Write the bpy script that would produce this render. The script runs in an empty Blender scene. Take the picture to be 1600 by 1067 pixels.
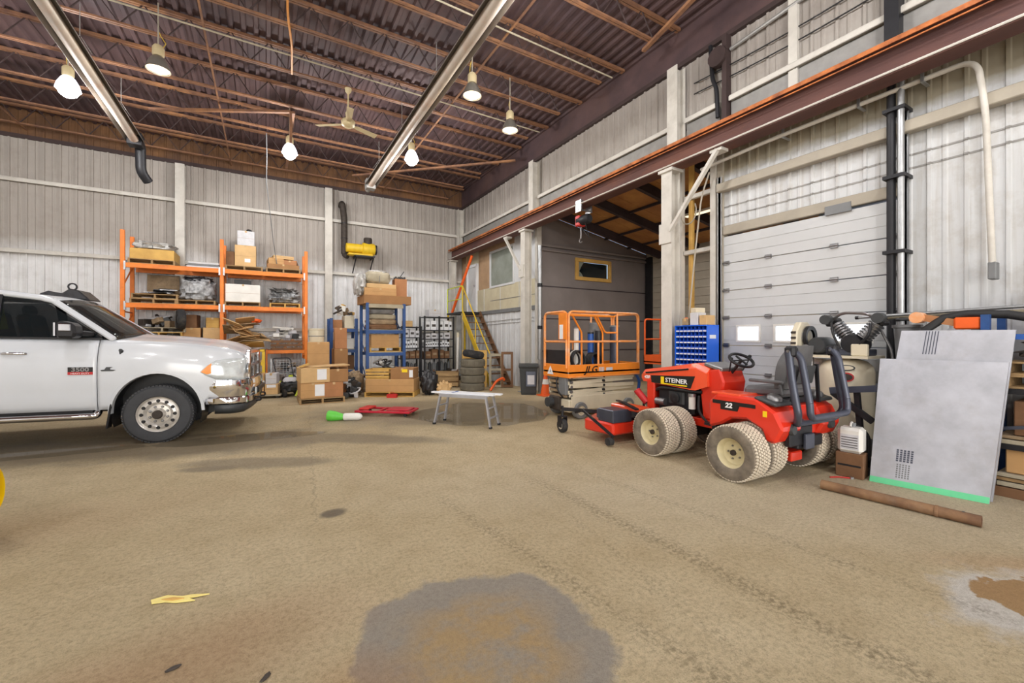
import bpy, bmesh, math, random
from mathutils import Matrix, Vector, noise
rnd = random.Random(7)
sc = bpy.context.scene
col = sc.collection
R = math.radians
PI = math.pi

# ------------------------------------------------------------------ camera
cam_d = bpy.data.cameras.new('camera'); cam = bpy.data.objects.new('camera', cam_d); col.objects.link(cam)
cam.location = (0, 0, 1.5); cam.rotation_euler = (R(90), 0, R(-30.26))
cam_d.sensor_width = 36.0; cam_d.lens = 36.0 * 660 / 1600; cam_d.shift_y = -6.5 / 1600
cam_d.clip_start = 0.05; cam_d.clip_end = 200
sc.camera = cam
# ------------------------------------------------------------------ exposure, world
sc.view_settings.view_transform = 'Standard'; sc.view_settings.look = 'None'
sc.view_settings.gamma = 1.0; sc.view_settings.use_curve_mapping = False
sc.view_settings.exposure = -0.38
world = bpy.data.worlds.new('sky'); sc.world = world; world.use_nodes = True
wn = world.node_tree.nodes; wl = world.node_tree.links
bgn = wn['Background']; sky = wn.new('ShaderNodeTexSky'); sky.sky_type = 'NISHITA'
sky.sun_disc = False; sky.sun_elevation = R(35); sky.sun_rotation = R(200)
wl.new(sky.outputs[0], bgn.inputs[0]); bgn.inputs[1].default_value = 0.25
# ------------------------------------------------------------------ lights of the hall
def area_light(name, loc, rot, sx, sy, power, color, shape='RECTANGLE'):
    d = bpy.data.lights.new(name, 'AREA'); d.shape = shape; d.size = sx
    if shape in ('RECTANGLE', 'ELLIPSE'): d.size_y = sy
    d.energy = power; d.color = color
    o = bpy.data.objects.new(name, d); col.objects.link(o); o.location = loc; o.rotation_euler = rot
    return o
# fill daylight from two unseen doorways added behind the camera
area_light('doorway_fill', (-3.6, -8.8, 2.3), (R(90), 0, 0), 4.6, 4.4, 620, (1.0, 0.995, 0.985))
area_light('doorway_fill', (2.9, -8.8, 2.3), (R(90), 0, 0), 4.6, 4.4, 620, (1.0, 0.985, 0.96))
LAMP_POWER = 260
LAMP_COLOR = (1.0, 0.985, 0.965)

# ------------------------------------------------------------------ materials
def lin(c):
    if isinstance(c, str):
        c = c.lstrip('#'); c = tuple(int(c[i:i+2], 16) / 255 for i in (0, 2, 4))
    elif max(c) > 1.0: c = tuple(x / 255 for x in c)
    return tuple((x / 12.92 if x <= 0.04045 else ((x + 0.055) / 1.055) ** 2.4) for x in c)
MATS = {}
def mat(key, c, rough=0.6, metal=0.0, var=0.12, scale=6.0, bump=0.0, bscale=60.0, c2=None, dirt=None, dirt_amt=0.0, emit=None, estr=0.0, alpha=1.0, trans=0.0, coat=0.0, stretch=None):
    if key in MATS: return MATS[key]
    m = bpy.data.materials.new(key); m.use_nodes = True
    nt = m.node_tree; N = nt.nodes; L = nt.links; b = N['Principled BSDF']
    base = lin(c); other = lin(c2) if c2 else tuple(max(0, x * (1 - var)) for x in base)
    hi = base if c2 else tuple(min(1, x * (1 + var * 0.6)) for x in base)
    tc = N.new('ShaderNodeTexCoord'); src = tc.outputs['Object']
    if stretch:
        mp = N.new('ShaderNodeMapping'); mp.inputs['Scale'].default_value = stretch; L.new(src, mp.inputs[0]); src = mp.outputs[0]
    no = N.new('ShaderNodeTexNoise'); no.inputs['Scale'].default_value = scale; no.inputs['Detail'].default_value = 5; no.inputs['Roughness'].default_value = 0.6
    L.new(src, no.inputs['Vector'])
    rp = N.new('ShaderNodeValToRGB'); rp.color_ramp.elements[0].position = 0.32; rp.color_ramp.elements[1].position = 0.68
    rp.color_ramp.elements[0].color = (*other, 1); rp.color_ramp.elements[1].color = (*hi, 1)
    L.new(no.outputs['Fac'], rp.inputs[0]); out = rp.outputs[0]
    if dirt:
        n2 = N.new('ShaderNodeTexNoise'); n2.inputs['Scale'].default_value = scale * 0.45; n2.inputs['Detail'].default_value = 7; n2.inputs['Roughness'].default_value = 0.7
        L.new(src, n2.inputs['Vector'])
        r2 = N.new('ShaderNodeValToRGB'); r2.color_ramp.elements[0].position = 0.50; r2.color_ramp.elements[1].position = 0.72
        r2.color_ramp.elements[1].color = (dirt_amt,) * 3 + (1,); r2.color_ramp.elements[0].color = (0, 0, 0, 1)
        L.new(n2.outputs['Fac'], r2.inputs[0])
        mx = N.new('ShaderNodeMix'); mx.data_type = 'RGBA'
        L.new(r2.outputs[0], mx.inputs['Factor']); L.new(out, mx.inputs['A']); mx.inputs['B'].default_value = (*lin(dirt), 1)
        out = mx.outputs['Result']
    L.new(out, b.inputs['Base Color'])
    b.inputs['Roughness'].default_value = rough; b.inputs['Metallic'].default_value = metal
    if coat: b.inputs['Coat Weight'].default_value = coat; b.inputs['Coat Roughness'].default_value = 0.08
    if bump:
        n3 = N.new('ShaderNodeTexNoise'); n3.inputs['Scale'].default_value = bscale; n3.inputs['Detail'].default_value = 4
        L.new(src, n3.inputs['Vector'])
        bp = N.new('ShaderNodeBump'); bp.inputs['Strength'].default_value = bump; bp.inputs['Distance'].default_value = 0.02
        L.new(n3.outputs['Fac'], bp.inputs['Height']); L.new(bp.outputs[0], b.inputs['Normal'])
    if emit:
        b.inputs['Emission Color'].default_value = (*lin(emit), 1); b.inputs['Emission Strength'].default_value = estr
    if trans: b.inputs['Transmission Weight'].default_value = trans
    if alpha < 1: b.inputs['Alpha'].default_value = alpha
    MATS[key] = m
    return m

# painted and bare surfaces of the place
mat('water', (104, 96, 80), 0.02, 0, 0.1, 3, alpha=0.3)
mat('steel_white', (206, 202, 194), 0.55, 0, 0.10, 3, 0.05, dirt=(120, 108, 92), dirt_amt=0.35)
mat('steel_grey', (150, 148, 145), 0.5, 0.3, 0.15, 5)
mat('beam_rust', (104, 68, 60), 0.75, 0.05, 0.25, 2.5, 0.1, c2=(80, 52, 49), dirt=(146, 88, 54), dirt_amt=0.5, stretch=(1, 0.25, 1))
mat('rail_rust', (206, 124, 66), 0.7, 0.2, 0.3, 6, 0.1, c2=(120, 66, 40))
mat('joist_paint', (146, 104, 74), 0.7, 0.0, 0.3, 3, c2=(100, 70, 56), dirt=(190, 134, 80), dirt_amt=0.5)
mat('joist_web', (62, 47, 46), 0.75, 0, 0.2, 4)
mat('deck', (92, 70, 70), 0.72, 0.1, 0.2, 1.2, c2=(68, 53, 57), dirt=(104, 76, 64), dirt_amt=0.4)
mat('gable_brown', (120, 84, 52), 0.8, 0, 0.2, 2, c2=(88, 62, 44))
mat('black_metal', (38, 38, 42), 0.5, 0.3, 0.2, 8)
mat('black_paint', (26, 26, 30), 0.45, 0.0, 0.2, 8)
mat('dark_rubber', (40, 40, 42), 0.85, 0, 0.25, 10, 0.15, dirt=(110, 100, 84), dirt_amt=0.35)
mat('hose_black', (30, 30, 32), 0.6, 0, 0.2, 10)
mat('steel_bare', (150, 150, 152), 0.4, 0.85, 0.2, 6, dirt=(110, 80, 60), dirt_amt=0.3)
mat('chrome', (226, 226, 230), 0.08, 1.0, 0.02, 3)
mat('galv', (172, 174, 176), 0.38, 0.75, 0.15, 9)
mat('alu', (186, 188, 196), 0.42, 0.55, 0.18, 3.5, 0.04, 14, dirt=(158, 152, 150), dirt_amt=0.5)
mat('orange_rack', (236, 128, 36), 0.5, 0, 0.15, 4, dirt=(166, 84, 40), dirt_amt=0.5)
mat('orange_lift', (240, 138, 40), 0.42, 0, 0.10, 4, dirt=(190, 110, 50), dirt_amt=0.3)
mat('orange_bar', (238, 152, 80), 0.4, 0, 0.12, 6, dirt=(220, 200, 180), dirt_amt=0.8)
mat('cone_orange', (238, 98, 30), 0.5, 0, 0.08, 6)
mat('blue_rack', (38, 78, 138), 0.5, 0, 0.2, 5, dirt=(30, 50, 76), dirt_amt=0.5)
mat('blue_bin', (22, 76, 190), 0.4, 0, 0.08, 5)
mat('blue_side', (20, 100, 224), 0.4, 0, 0.06, 5)
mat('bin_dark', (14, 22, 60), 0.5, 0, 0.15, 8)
mat('yellow_paint', (228, 190, 40), 0.5, 0, 0.15, 5, dirt=(150, 120, 50), dirt_amt=0.3)
mat('yellow_machine', (240, 204, 20), 0.3, 0, 0.05, 3)
mat('cardboard', (192, 150, 100), 0.8, 0, 0.10, 4, 0.03)
mat('cardboard_light', (208, 172, 122), 0.8, 0, 0.10, 4, 0.03)
mat('cardboard_dark', (158, 116, 74), 0.8, 0, 0.12, 4, 0.03)
mat('card_red', (172, 120, 80), 0.8, 0, 0.12, 4)
mat('tape', (196, 164, 116), 0.35, 0, 0.06, 4)
mat('paper_white', (232, 234, 238), 0.7, 0, 0.05, 5)
mat('paper_grey', (204, 204, 208), 0.7, 0, 0.10, 9)
mat('print_dark', (70, 66, 64), 0.7, 0, 0.2, 20)
mat('pallet_wood', (178, 148, 104), 0.8, 0, 0.2, 3, 0.08, c2=(142, 112, 76), stretch=(1, 6, 6))
mat('wood_yellow', (214, 172, 92), 0.7, 0, 0.15, 3, 0.05, c2=(188, 146, 76))
mat('wood_dark', (120, 86, 58), 0.8, 0, 0.2, 4, 0.08)
mat('wood_grey', (170, 160, 138), 0.85, 0, 0.2, 4, 0.08)
mat('plywood', (196, 146, 86), 0.75, 0, 0.2, 1.5, 0.04, c2=(160, 108, 66))
mat('osb', (206, 158, 92), 0.8, 0, 0.25, 16, 0.05)
mat('film_clear', (206, 204, 200), 0.3, 0, 0.25, 9, 0.2, 14, c2=(150, 148, 146))
mat('film_grey', (196, 198, 200), 0.28, 0, 0.4, 9, 0.4, 14, c2=(104, 104, 106))
mat('bag_black', (44, 44, 48), 0.35, 0, 0.3, 6, 0.3, 12)
mat('tarp_grey', (120, 118, 116), 0.6, 0, 0.3, 5, 0.3, 8)
mat('junk_dark', (66, 58, 52), 0.7, 0.2, 0.4, 12, 0.2)
mat('junk_tan', (150, 128, 100), 0.8, 0, 0.3, 10, 0.2)
mat('plastic_white', (226, 224, 218), 0.45, 0, 0.08, 4)
mat('plastic_grey', (120, 122, 124), 0.5, 0, 0.12, 5)
mat('plastic_dark', (58, 60, 62), 0.5, 0, 0.15, 5)
mat('plastic_blue', (40, 90, 170), 0.45, 0, 0.1, 5)
mat('plastic_green', (98, 200, 70), 0.4, 0, 0.08, 5)
mat('plastic_red', (196, 40, 36), 0.45, 0, 0.1, 5)
mat('red_dolly', (186, 34, 54), 0.4, 0, 0.12, 5)
mat('tractor_red', (222, 52, 30), 0.28, 0, 0.05, 3, coat=0.4)
mat('tractor_orange', (238, 86, 48), 0.3, 0, 0.05, 3, coat=0.4)
mat('decal_black', (24, 22, 22), 0.4, 0, 0.1, 8)
mat('decal_white', (240, 240, 240), 0.5, 0, 0.02, 5)
mat('decal_yellow', (246, 212, 20), 0.5, 0, 0.03, 5)
mat('decal_red', (186, 36, 40), 0.5, 0, 0.05, 5)
mat('rim_cream', (214, 202, 162), 0.5, 0, 0.10, 8, dirt=(160, 144, 104), dirt_amt=0.5)
mat('turf_tire', (136, 125, 110), 0.9, 0, 0.2, 10, 0.15, c2=(96, 88, 78))
mat('turf_tread', (216, 204, 184), 0.9, 0, 0.15, 16)
mat('seat_vinyl', (96, 96, 98), 0.55, 0, 0.2, 7, 0.08)
mat('rops_grey', (74, 78, 92), 0.35, 0.3, 0.12, 6)
mat('compressor_cream', (216, 206, 182), 0.4, 0, 0.08, 4)
mat('truck_white', (204, 208, 214), 0.25, 0, 0.03, 2, coat=0.5)
mat('truck_glass', (26, 34, 38), 0.06, 0, 0.2, 2, coat=0.6)
mat('truck_glass_side', (24, 30, 33), 0.04, 0, 0.0, 2, alpha=0.62)
mat('glow_yellow', (206, 220, 60), 0.6, 0, 0.1, 9)
mat('junk_tire', (112, 106, 92), 0.85, 0, 0.2, 8, 0.1)
mat('truck_tire', (62, 63, 66), 0.8, 0, 0.15, 8, 0.05)
mat('rim_alloy', (214, 210, 204), 0.32, 0.55, 0.08, 8, dirt=(160, 146, 124), dirt_amt=0.4)
mat('amber', (236, 140, 30), 0.2, 0, 0.1, 20)
mat('lamp_lens', (214, 220, 222), 0.1, 0.2, 0.15, 12)
mat('lens_clear', (200, 208, 212), 0.05, 0, 0.05, 5, alpha=0.35)
mat('glass_pane', (150, 158, 150), 0.08, 0, 0.1, 2, c2=(126, 132, 122))
mat('window_day', (240, 244, 250), 0.4, 0, 0.02, 2, emit=(244, 248, 255), estr=1.6)
mat('lamp_glow', (255, 255, 255), 0.4, 0, 0.0, 2, emit=(248, 248, 255), estr=40)
mat('lamp_dim', (250, 240, 220), 0.4, 0, 0.0, 2, emit=(255, 238, 205), estr=1.6)
mat('reflector_glow', (250, 250, 250), 0.4, 0, 0.0, 2, emit=(236, 238, 255), estr=5)  # glow put on lit reflectors to imitate the glare of the lamps
mat('lamp_alu', (150, 146, 138), 0.35, 0.5, 0.1, 6)
mat('heater_reflector', (150, 144, 138), 0.55, 0.3, 0.15, 3)
mat('heater_tube', (196, 184, 172), 0.55, 0.1, 0.12, 3, dirt=(190, 130, 90), dirt_amt=0.6)
mat('fan_cream', (206, 190, 150), 0.5, 0, 0.08, 5)
mat('siding_grey', (128, 120, 118), 0.65, 0, 0.08, 2)
mat('siding_light', (168, 160, 146), 0.65, 0, 0.12, 3)
mat('mezz_beige', (206, 198, 170), 0.65, 0, 0.08, 1.5, dirt=(176, 158, 128), dirt_amt=0.6)
mat('mezz_brown', (178, 148, 116), 0.7, 0, 0.15, 3)
mat('mezz_white', (214, 216, 218), 0.6, 0, 0.06, 2)
mat('door_white', (198, 200, 202), 0.5, 0, 0.05, 1.5, dirt=(174, 174, 172), dirt_amt=0.5)
mat('purlin_dark', (58, 48, 54), 0.7, 0, 0.2, 3)
mat('leaf_yellow', (232, 214, 130), 0.7, 0, 0.1, 20)
mat('pipe_rust', (150, 116, 84), 0.8, 0.2, 0.3, 5, 0.2, 40, c2=(104, 74, 56), dirt=(164, 146, 122), dirt_amt=0.6)
mat('green_tape', (104, 206, 150), 0.5, 0, 0.06, 6)
mat('cable_orange', (226, 150, 60), 0.5, 0, 0.1, 6)
mat('cable_yellow', (206, 176, 66), 0.5, 0, 0.1, 6)
mat('glove_yellow', (206, 186, 90), 0.8, 0, 0.2, 14, 0.2)
mat('tote_grey', (110, 112, 116), 0.5, 0, 0.1, 6)
mat('bag_blue', (70, 104, 170), 0.5, 0, 0.2, 8, 0.2)

# ------------------------------------------------------------------ mesh helpers
class MB:
    def __init__(s): s.v = []; s.f = []; s.mi = []; s.M = None
    def add(s, vs, fs, mi=0):
        o = len(s.v)
        if s.M is not None: vs = [s.M @ Vector(p) for p in vs]
        s.v.extend([tuple(p) for p in vs]); s.f.extend([[i + o for i in f] for f in fs]); s.mi.extend([mi] * len(fs)); return s
    def bx(s, x0, x1, y0, y1, z0, z1, mi=0):
        vs = [(x, y, z) for x in (x0, x1) for y in (y0, y1) for z in (z0, z1)]
        return s.add(vs, [(0, 1, 3, 2), (4, 6, 7, 5), (0, 4, 5, 1), (2, 3, 7, 6), (0, 2, 6, 4), (1, 5, 7, 3)], mi)
    def box(s, c, d, rot=(0, 0, 0), mi=0):
        Mx = Matrix.Translation(c) @ Matrix.Rotation(rot[2], 4, 'Z') @ Matrix.Rotation(rot[1], 4, 'Y') @ Matrix.Rotation(rot[0], 4, 'X')
        a, b, e = d[0] / 2, d[1] / 2, d[2] / 2
        vs = [Mx @ Vector((x, y, z)) for x in (-a, a) for y in (-b, b) for z in (-e, e)]
        return s.add(vs, [(0, 1, 3, 2), (4, 6, 7, 5), (0, 4, 5, 1), (2, 3, 7, 6), (0, 2, 6, 4), (1, 5, 7, 3)], mi)
    def bar(s, p, q, w, h, up=(0, 0, 1), mi=0):
        p = Vector(p); q = Vector(q); d = (q - p).normalized(); u = Vector(up)
        if abs(d.dot(u)) > 0.98: u = Vector((1, 0, 0))
        a = d.cross(u).normalized(); b = a.cross(d).normalized()
        vs = [pp + a * sx * w / 2 + b * sz * h / 2 for pp in (p, q) for sx in (-1, 1) for sz in (-1, 1)]
        return s.add(vs, [(0, 1, 3, 2), (4, 6, 7, 5), (0, 4, 5, 1), (2, 3, 7, 6), (0, 2, 6, 4), (1, 5, 7, 3)], mi)
    def tube(s, pts, r, n=8, mi=0, closed=False):
        pts = [Vector(p) for p in pts]; rs = r if isinstance(r, (list, tuple)) else [r] * len(pts)
        vs = []; up = None; m = len(pts)
        for i, p in enumerate(pts):
            if closed: t = (pts[(i + 1) % m] - pts[i - 1]).normalized()
            else: t = (pts[min(i + 1, m - 1)] - pts[max(i - 1, 0)]).normalized()
            if up is None:
                up = Vector((0, 0, 1)) if abs(t.z) < 0.9 else Vector((1, 0, 0))
            a = t.cross(up); a = a.normalized() if a.length > 1e-6 else Vector((1, 0, 0)); b = a.cross(t).normalized(); up = b
            for k in range(n):
                g = 2 * PI * k / n; vs.append(p + (a * math.cos(g) + b * math.sin(g)) * rs[i])
        fs = []
        for i in range(m if closed else m - 1):
            j = (i + 1) % m
            for k in range(n): fs.append((i * n + k, i * n + (k + 1) % n, j * n + (k + 1) % n, j * n + k))
        if not closed: fs.append(tuple(range(n - 1, -1, -1))); fs.append(tuple((m - 1) * n + k for k in range(n)))
        return s.add(vs, fs, mi)
    def cyl(s, p, q, r, r2=None, n=16, mi=0): return s.tube([p, q], [r, r if r2 is None else r2], n, mi)
    def lathe(s, prof, n=24, M=None, mi=0, cap=True):
        M = M or Matrix.Identity(4); vs = []; fs = []
        for r, h in prof:
            for k in range(n):
                g = 2 * PI * k / n; vs.append(M @ Vector((r * math.cos(g), r * math.sin(g), h)))
        for i in range(len(prof) - 1):
            for k in range(n): fs.append((i * n + k, i * n + (k + 1) % n, (i + 1) * n + (k + 1) % n, (i + 1) * n + k))
        if cap:
            if prof[0][0] > 1e-5: fs.append(tuple(range(n - 1, -1, -1)))
            if prof[-1][0] > 1e-5: fs.append(tuple((len(prof) - 1) * n + k for k in range(n)))
        return s.add(vs, fs, mi)
    def prism(s, poly, a, b, ax='Y', mi=0):
        f = {'Y': lambda p, t: (p[0], t, p[1]), 'X': lambda p, t: (t, p[0], p[1]), 'Z': lambda p, t: (p[0], p[1], t)}[ax]
        n = len(poly); vs = [f(p, a) for p in poly] + [f(p, b) for p in poly]
        fs = [tuple(range(n)), tuple(range(2 * n - 1, n - 1, -1))] + [(i, n + i, n + (i + 1) % n, (i + 1) % n) for i in range(n)]
        return s.add(vs, fs, mi)
    def grid(s, P, mi=0, closed=False):
        nr = len(P); nc = len(P[0]); vs = [p for r in P for p in r]; fs = []
        for i in range(nr - 1):
            for j in range(nc if closed else nc - 1):
                k = (j + 1) % nc
                fs.append((i * nc + j, i * nc + k, (i + 1) * nc + k, (i + 1) * nc + j))
        return s.add(vs, fs, mi)
    def mesh(s, name, mats, smooth=None, fix=True):
        me = bpy.data.meshes.new(name); me.from_pydata(s.v, [], s.f)
        for m in (mats if isinstance(mats, (list, tuple)) else [mats]): me.materials.append(MATS[m] if isinstance(m, str) else m)
        me.polygons.foreach_set('material_index', s.mi)
        if fix:
            bm = bmesh.new(); bm.from_mesh(me); bmesh.ops.recalc_face_normals(bm, faces=bm.faces); bm.to_mesh(me); bm.free()
        if smooth:
            me.polygons.foreach_set('use_smooth', [True] * len(me.polygons)); me.set_sharp_from_angle(angle=R(smooth))
        me.update(); return me
    def build(s, name, mats, parent=None, smooth=None, bevel=0, loc=None, rot=None, fix=True, solid=0, subsurf=0):
        o = bpy.data.objects.new(name, s.mesh(name, mats, smooth, fix)); col.objects.link(o)
        if parent is not None: o.parent = parent
        if loc is not None: o.location = loc
        if rot is not None: o.rotation_euler = rot
        if solid:
            md = o.modifiers.new('thickness', 'SOLIDIFY'); md.thickness = solid; md.offset = -1
        if bevel:
            md = o.modifiers.new('bevel', 'BEVEL'); md.width = bevel; md.segments = 1; md.limit_method = 'ANGLE'; md.angle_limit = R(40)
        if subsurf:
            md = o.modifiers.new('subsurf', 'SUBSURF'); md.levels = subsurf; md.render_levels = subsurf
        return o
def tag(o, label=None, cat=None, group=None, kind=None):
    if label: o['label'] = label
    if cat: o['category'] = cat
    if group: o['group'] = group
    if kind: o['kind'] = kind
    return o
def thing(name, label, cat, loc=(0, 0, 0), rz=0, group=None):
    o = bpy.data.objects.new(name, None); o.empty_display_size = 0.1; col.objects.link(o); o.location = loc; o.rotation_euler = (0, 0, rz)
    return tag(o, label, cat, group)
def struct(name):
    o = bpy.data.objects.new(name, None); col.objects.link(o); o['kind'] = 'structure'; return o
def copy_tree(o, parent=None):
    c = o.copy(); col.objects.link(c); c.parent = parent
    for ch in list(o.children): copy_tree(ch, c)
    return c
def clone(root, loc, rz, label, group=None):
    c = copy_tree(root); c.location = loc; c.rotation_euler = (0, 0, rz); c['label'] = label
    if group: c['group'] = group
    return c
def part(parent, name, me, loc=(0, 0, 0), rot=(0, 0, 0), label=None):
    o = bpy.data.objects.new(name, me); col.objects.link(o); o.parent = parent; o.location = loc; o.rotation_euler = rot
    if label: o['label'] = label
    return o
def text(name, s, size, m, parent, Mx, ext=0.002, bold=0.0, sx=1.0, shear=0.0):
    c = bpy.data.curves.new(name, 'FONT'); c.body = s; c.size = size; c.extrude = ext; c.offset = bold; c.align_x = 'CENTER'; c.align_y = 'CENTER'; c.shear = shear; c.resolution_u = 2
    t = bpy.data.objects.new(name + '_tmp', c); col.objects.link(t)
    dg = bpy.context.evaluated_depsgraph_get(); me = bpy.data.meshes.new_from_object(t.evaluated_get(dg)); bpy.data.objects.remove(t)
    me.name = name; me.materials.clear(); me.materials.append(MATS[m])
    me.transform(Mx @ Matrix.Diagonal((sx, 1, 1, 1)))
    o = bpy.data.objects.new(name, me); col.objects.link(o); o.parent = parent; return o
def frame_m(o, ex, ey):
    ex = Vector(ex).normalized(); ey = Vector(ey); ey = (ey - ex * ey.dot(ex)).normalized(); ez = ex.cross(ey)
    return Matrix((( ex.x, ey.x, ez.x, o[0]), (ex.y, ey.y, ez.y, o[1]), (ex.z, ey.z, ez.z, o[2]), (0, 0, 0, 1)))
def axis_m(c, ax):
    ax = Vector(ax).normalized(); q = Vector((0, 0, 1)).rotation_difference(ax)
    return Matrix.Translation(c) @ q.to_matrix().to_4x4()
def arc(c, r, a0, a1, n, plane='XZ', t=0):
    out = []
    for i in range(n + 1):
        g = a0 + (a1 - a0) * i / n
        x, y = c[0] + r * math.cos(g), c[1] + r * math.sin(g)
        out.append({'XZ': (x, t, y), 'YZ': (t, x, y), 'XY': (x, y, t)}[plane])
    return out
def fillet(pts, r, n=4):
    pts = [Vector(p) for p in pts]; out = [pts[0]]
    for i in range(1, len(pts) - 1):
        a, b, c = pts[i - 1], pts[i], pts[i + 1]
        d1 = (a - b).normalized(); d2 = (c - b).normalized(); rr = min(r, (a - b).length * 0.45, (c - b).length * 0.45)
        p0 = b + d1 * rr; p1 = b + d2 * rr
        for k in range(n + 1):
            t = k / n; out.append(p0 * (1 - t) ** 2 + b * 2 * t * (1 - t) + p1 * t * t)
    out.append(pts[-1]); return out
def lump(size, seed, amp=0.12, boxy=4.0, nu=34, nv=18, freq=3.4):
    # a soft irregular heap with a flat underside, standing on z = 0
    mb = MB(); P = []
    off = Vector((seed * 3.17, seed * 1.31, seed * 0.7)); e = 2.0 / boxy
    sg = lambda x: math.copysign(abs(x) ** e, x)
    for i in range(nv + 1):
        ph = -PI / 2 + PI * i / nv; row = []
        for j in range(nu):
            th = 2 * PI * j / nu
            p = Vector((sg(math.cos(ph)) * sg(math.cos(th)), sg(math.cos(ph)) * sg(math.sin(th)), sg(math.sin(ph))))
            k = 1 + amp * noise.noise(p * freq + off) + amp * 0.5 * noise.noise(p * freq * 2.7 + off)
            q = p * k
            row.append((q.x * size[0] / 2, q.y * size[1] / 2, max(0, (q.z + 1) * 0.5) * size[2]))
        P.append(row)
    mb.grid(P, closed=True); return mb
# ================================================================== the hall
W, D, ZT = 6.7, 15.4, 6.5          # inner face of the right wall, of the back wall, top of the cladding
XL, YF = -9.5, -9.0
DECK = 7.25

def nodes_of(key):
    m = bpy.data.materials.new(key); m.use_nodes = True; MATS[key] = m
    return m, m.node_tree.nodes, m.node_tree.links, m.node_tree.nodes['Principled BSDF']
def nmath(N, L, op, a, b=None, clamp=False):
    n = N.new('ShaderNodeMath'); n.operation = op; n.use_clamp = clamp
    for i, x in enumerate((a, b)):
        if x is None: continue
        if isinstance(x, (int, float)): n.inputs[i].default_value = x
        else: L.new(x, n.inputs[i])
    return n.outputs[0]
def nnoise(N, L, vec, scale, detail=5, rough=0.6):
    n = N.new('ShaderNodeTexNoise'); n.inputs['Scale'].default_value = scale; n.inputs['Detail'].default_value = detail; n.inputs['Roughness'].default_value = rough
    L.new(vec, n.inputs['Vector']); return n.outputs['Fac']
def nramp(N, L, fac, p0, p1, c0=(0, 0, 0), c1=(1, 1, 1)):
    r = N.new('ShaderNodeValToRGB'); r.color_ramp.elements[0].position = p0; r.color_ramp.elements[1].position = p1
    r.color_ramp.elements[0].color = (*c0, 1); r.color_ramp.elements[1].color = (*c1, 1); L.new(fac, r.inputs[0]); return r.outputs[0]
def nmix(N, L, fac, a, b):
    n = N.new('ShaderNodeMix'); n.data_type = 'RGBA'
    if isinstance(fac, (int, float)): n.inputs['Factor'].default_value = fac
    else: L.new(fac, n.inputs['Factor'])
    for k, x in (('A', a), ('B', b)):
        if isinstance(x, tuple): n.inputs[k].default_value = (*x, 1)
        else: L.new(x, n.inputs[k])
    return n.outputs['Result']

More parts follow.
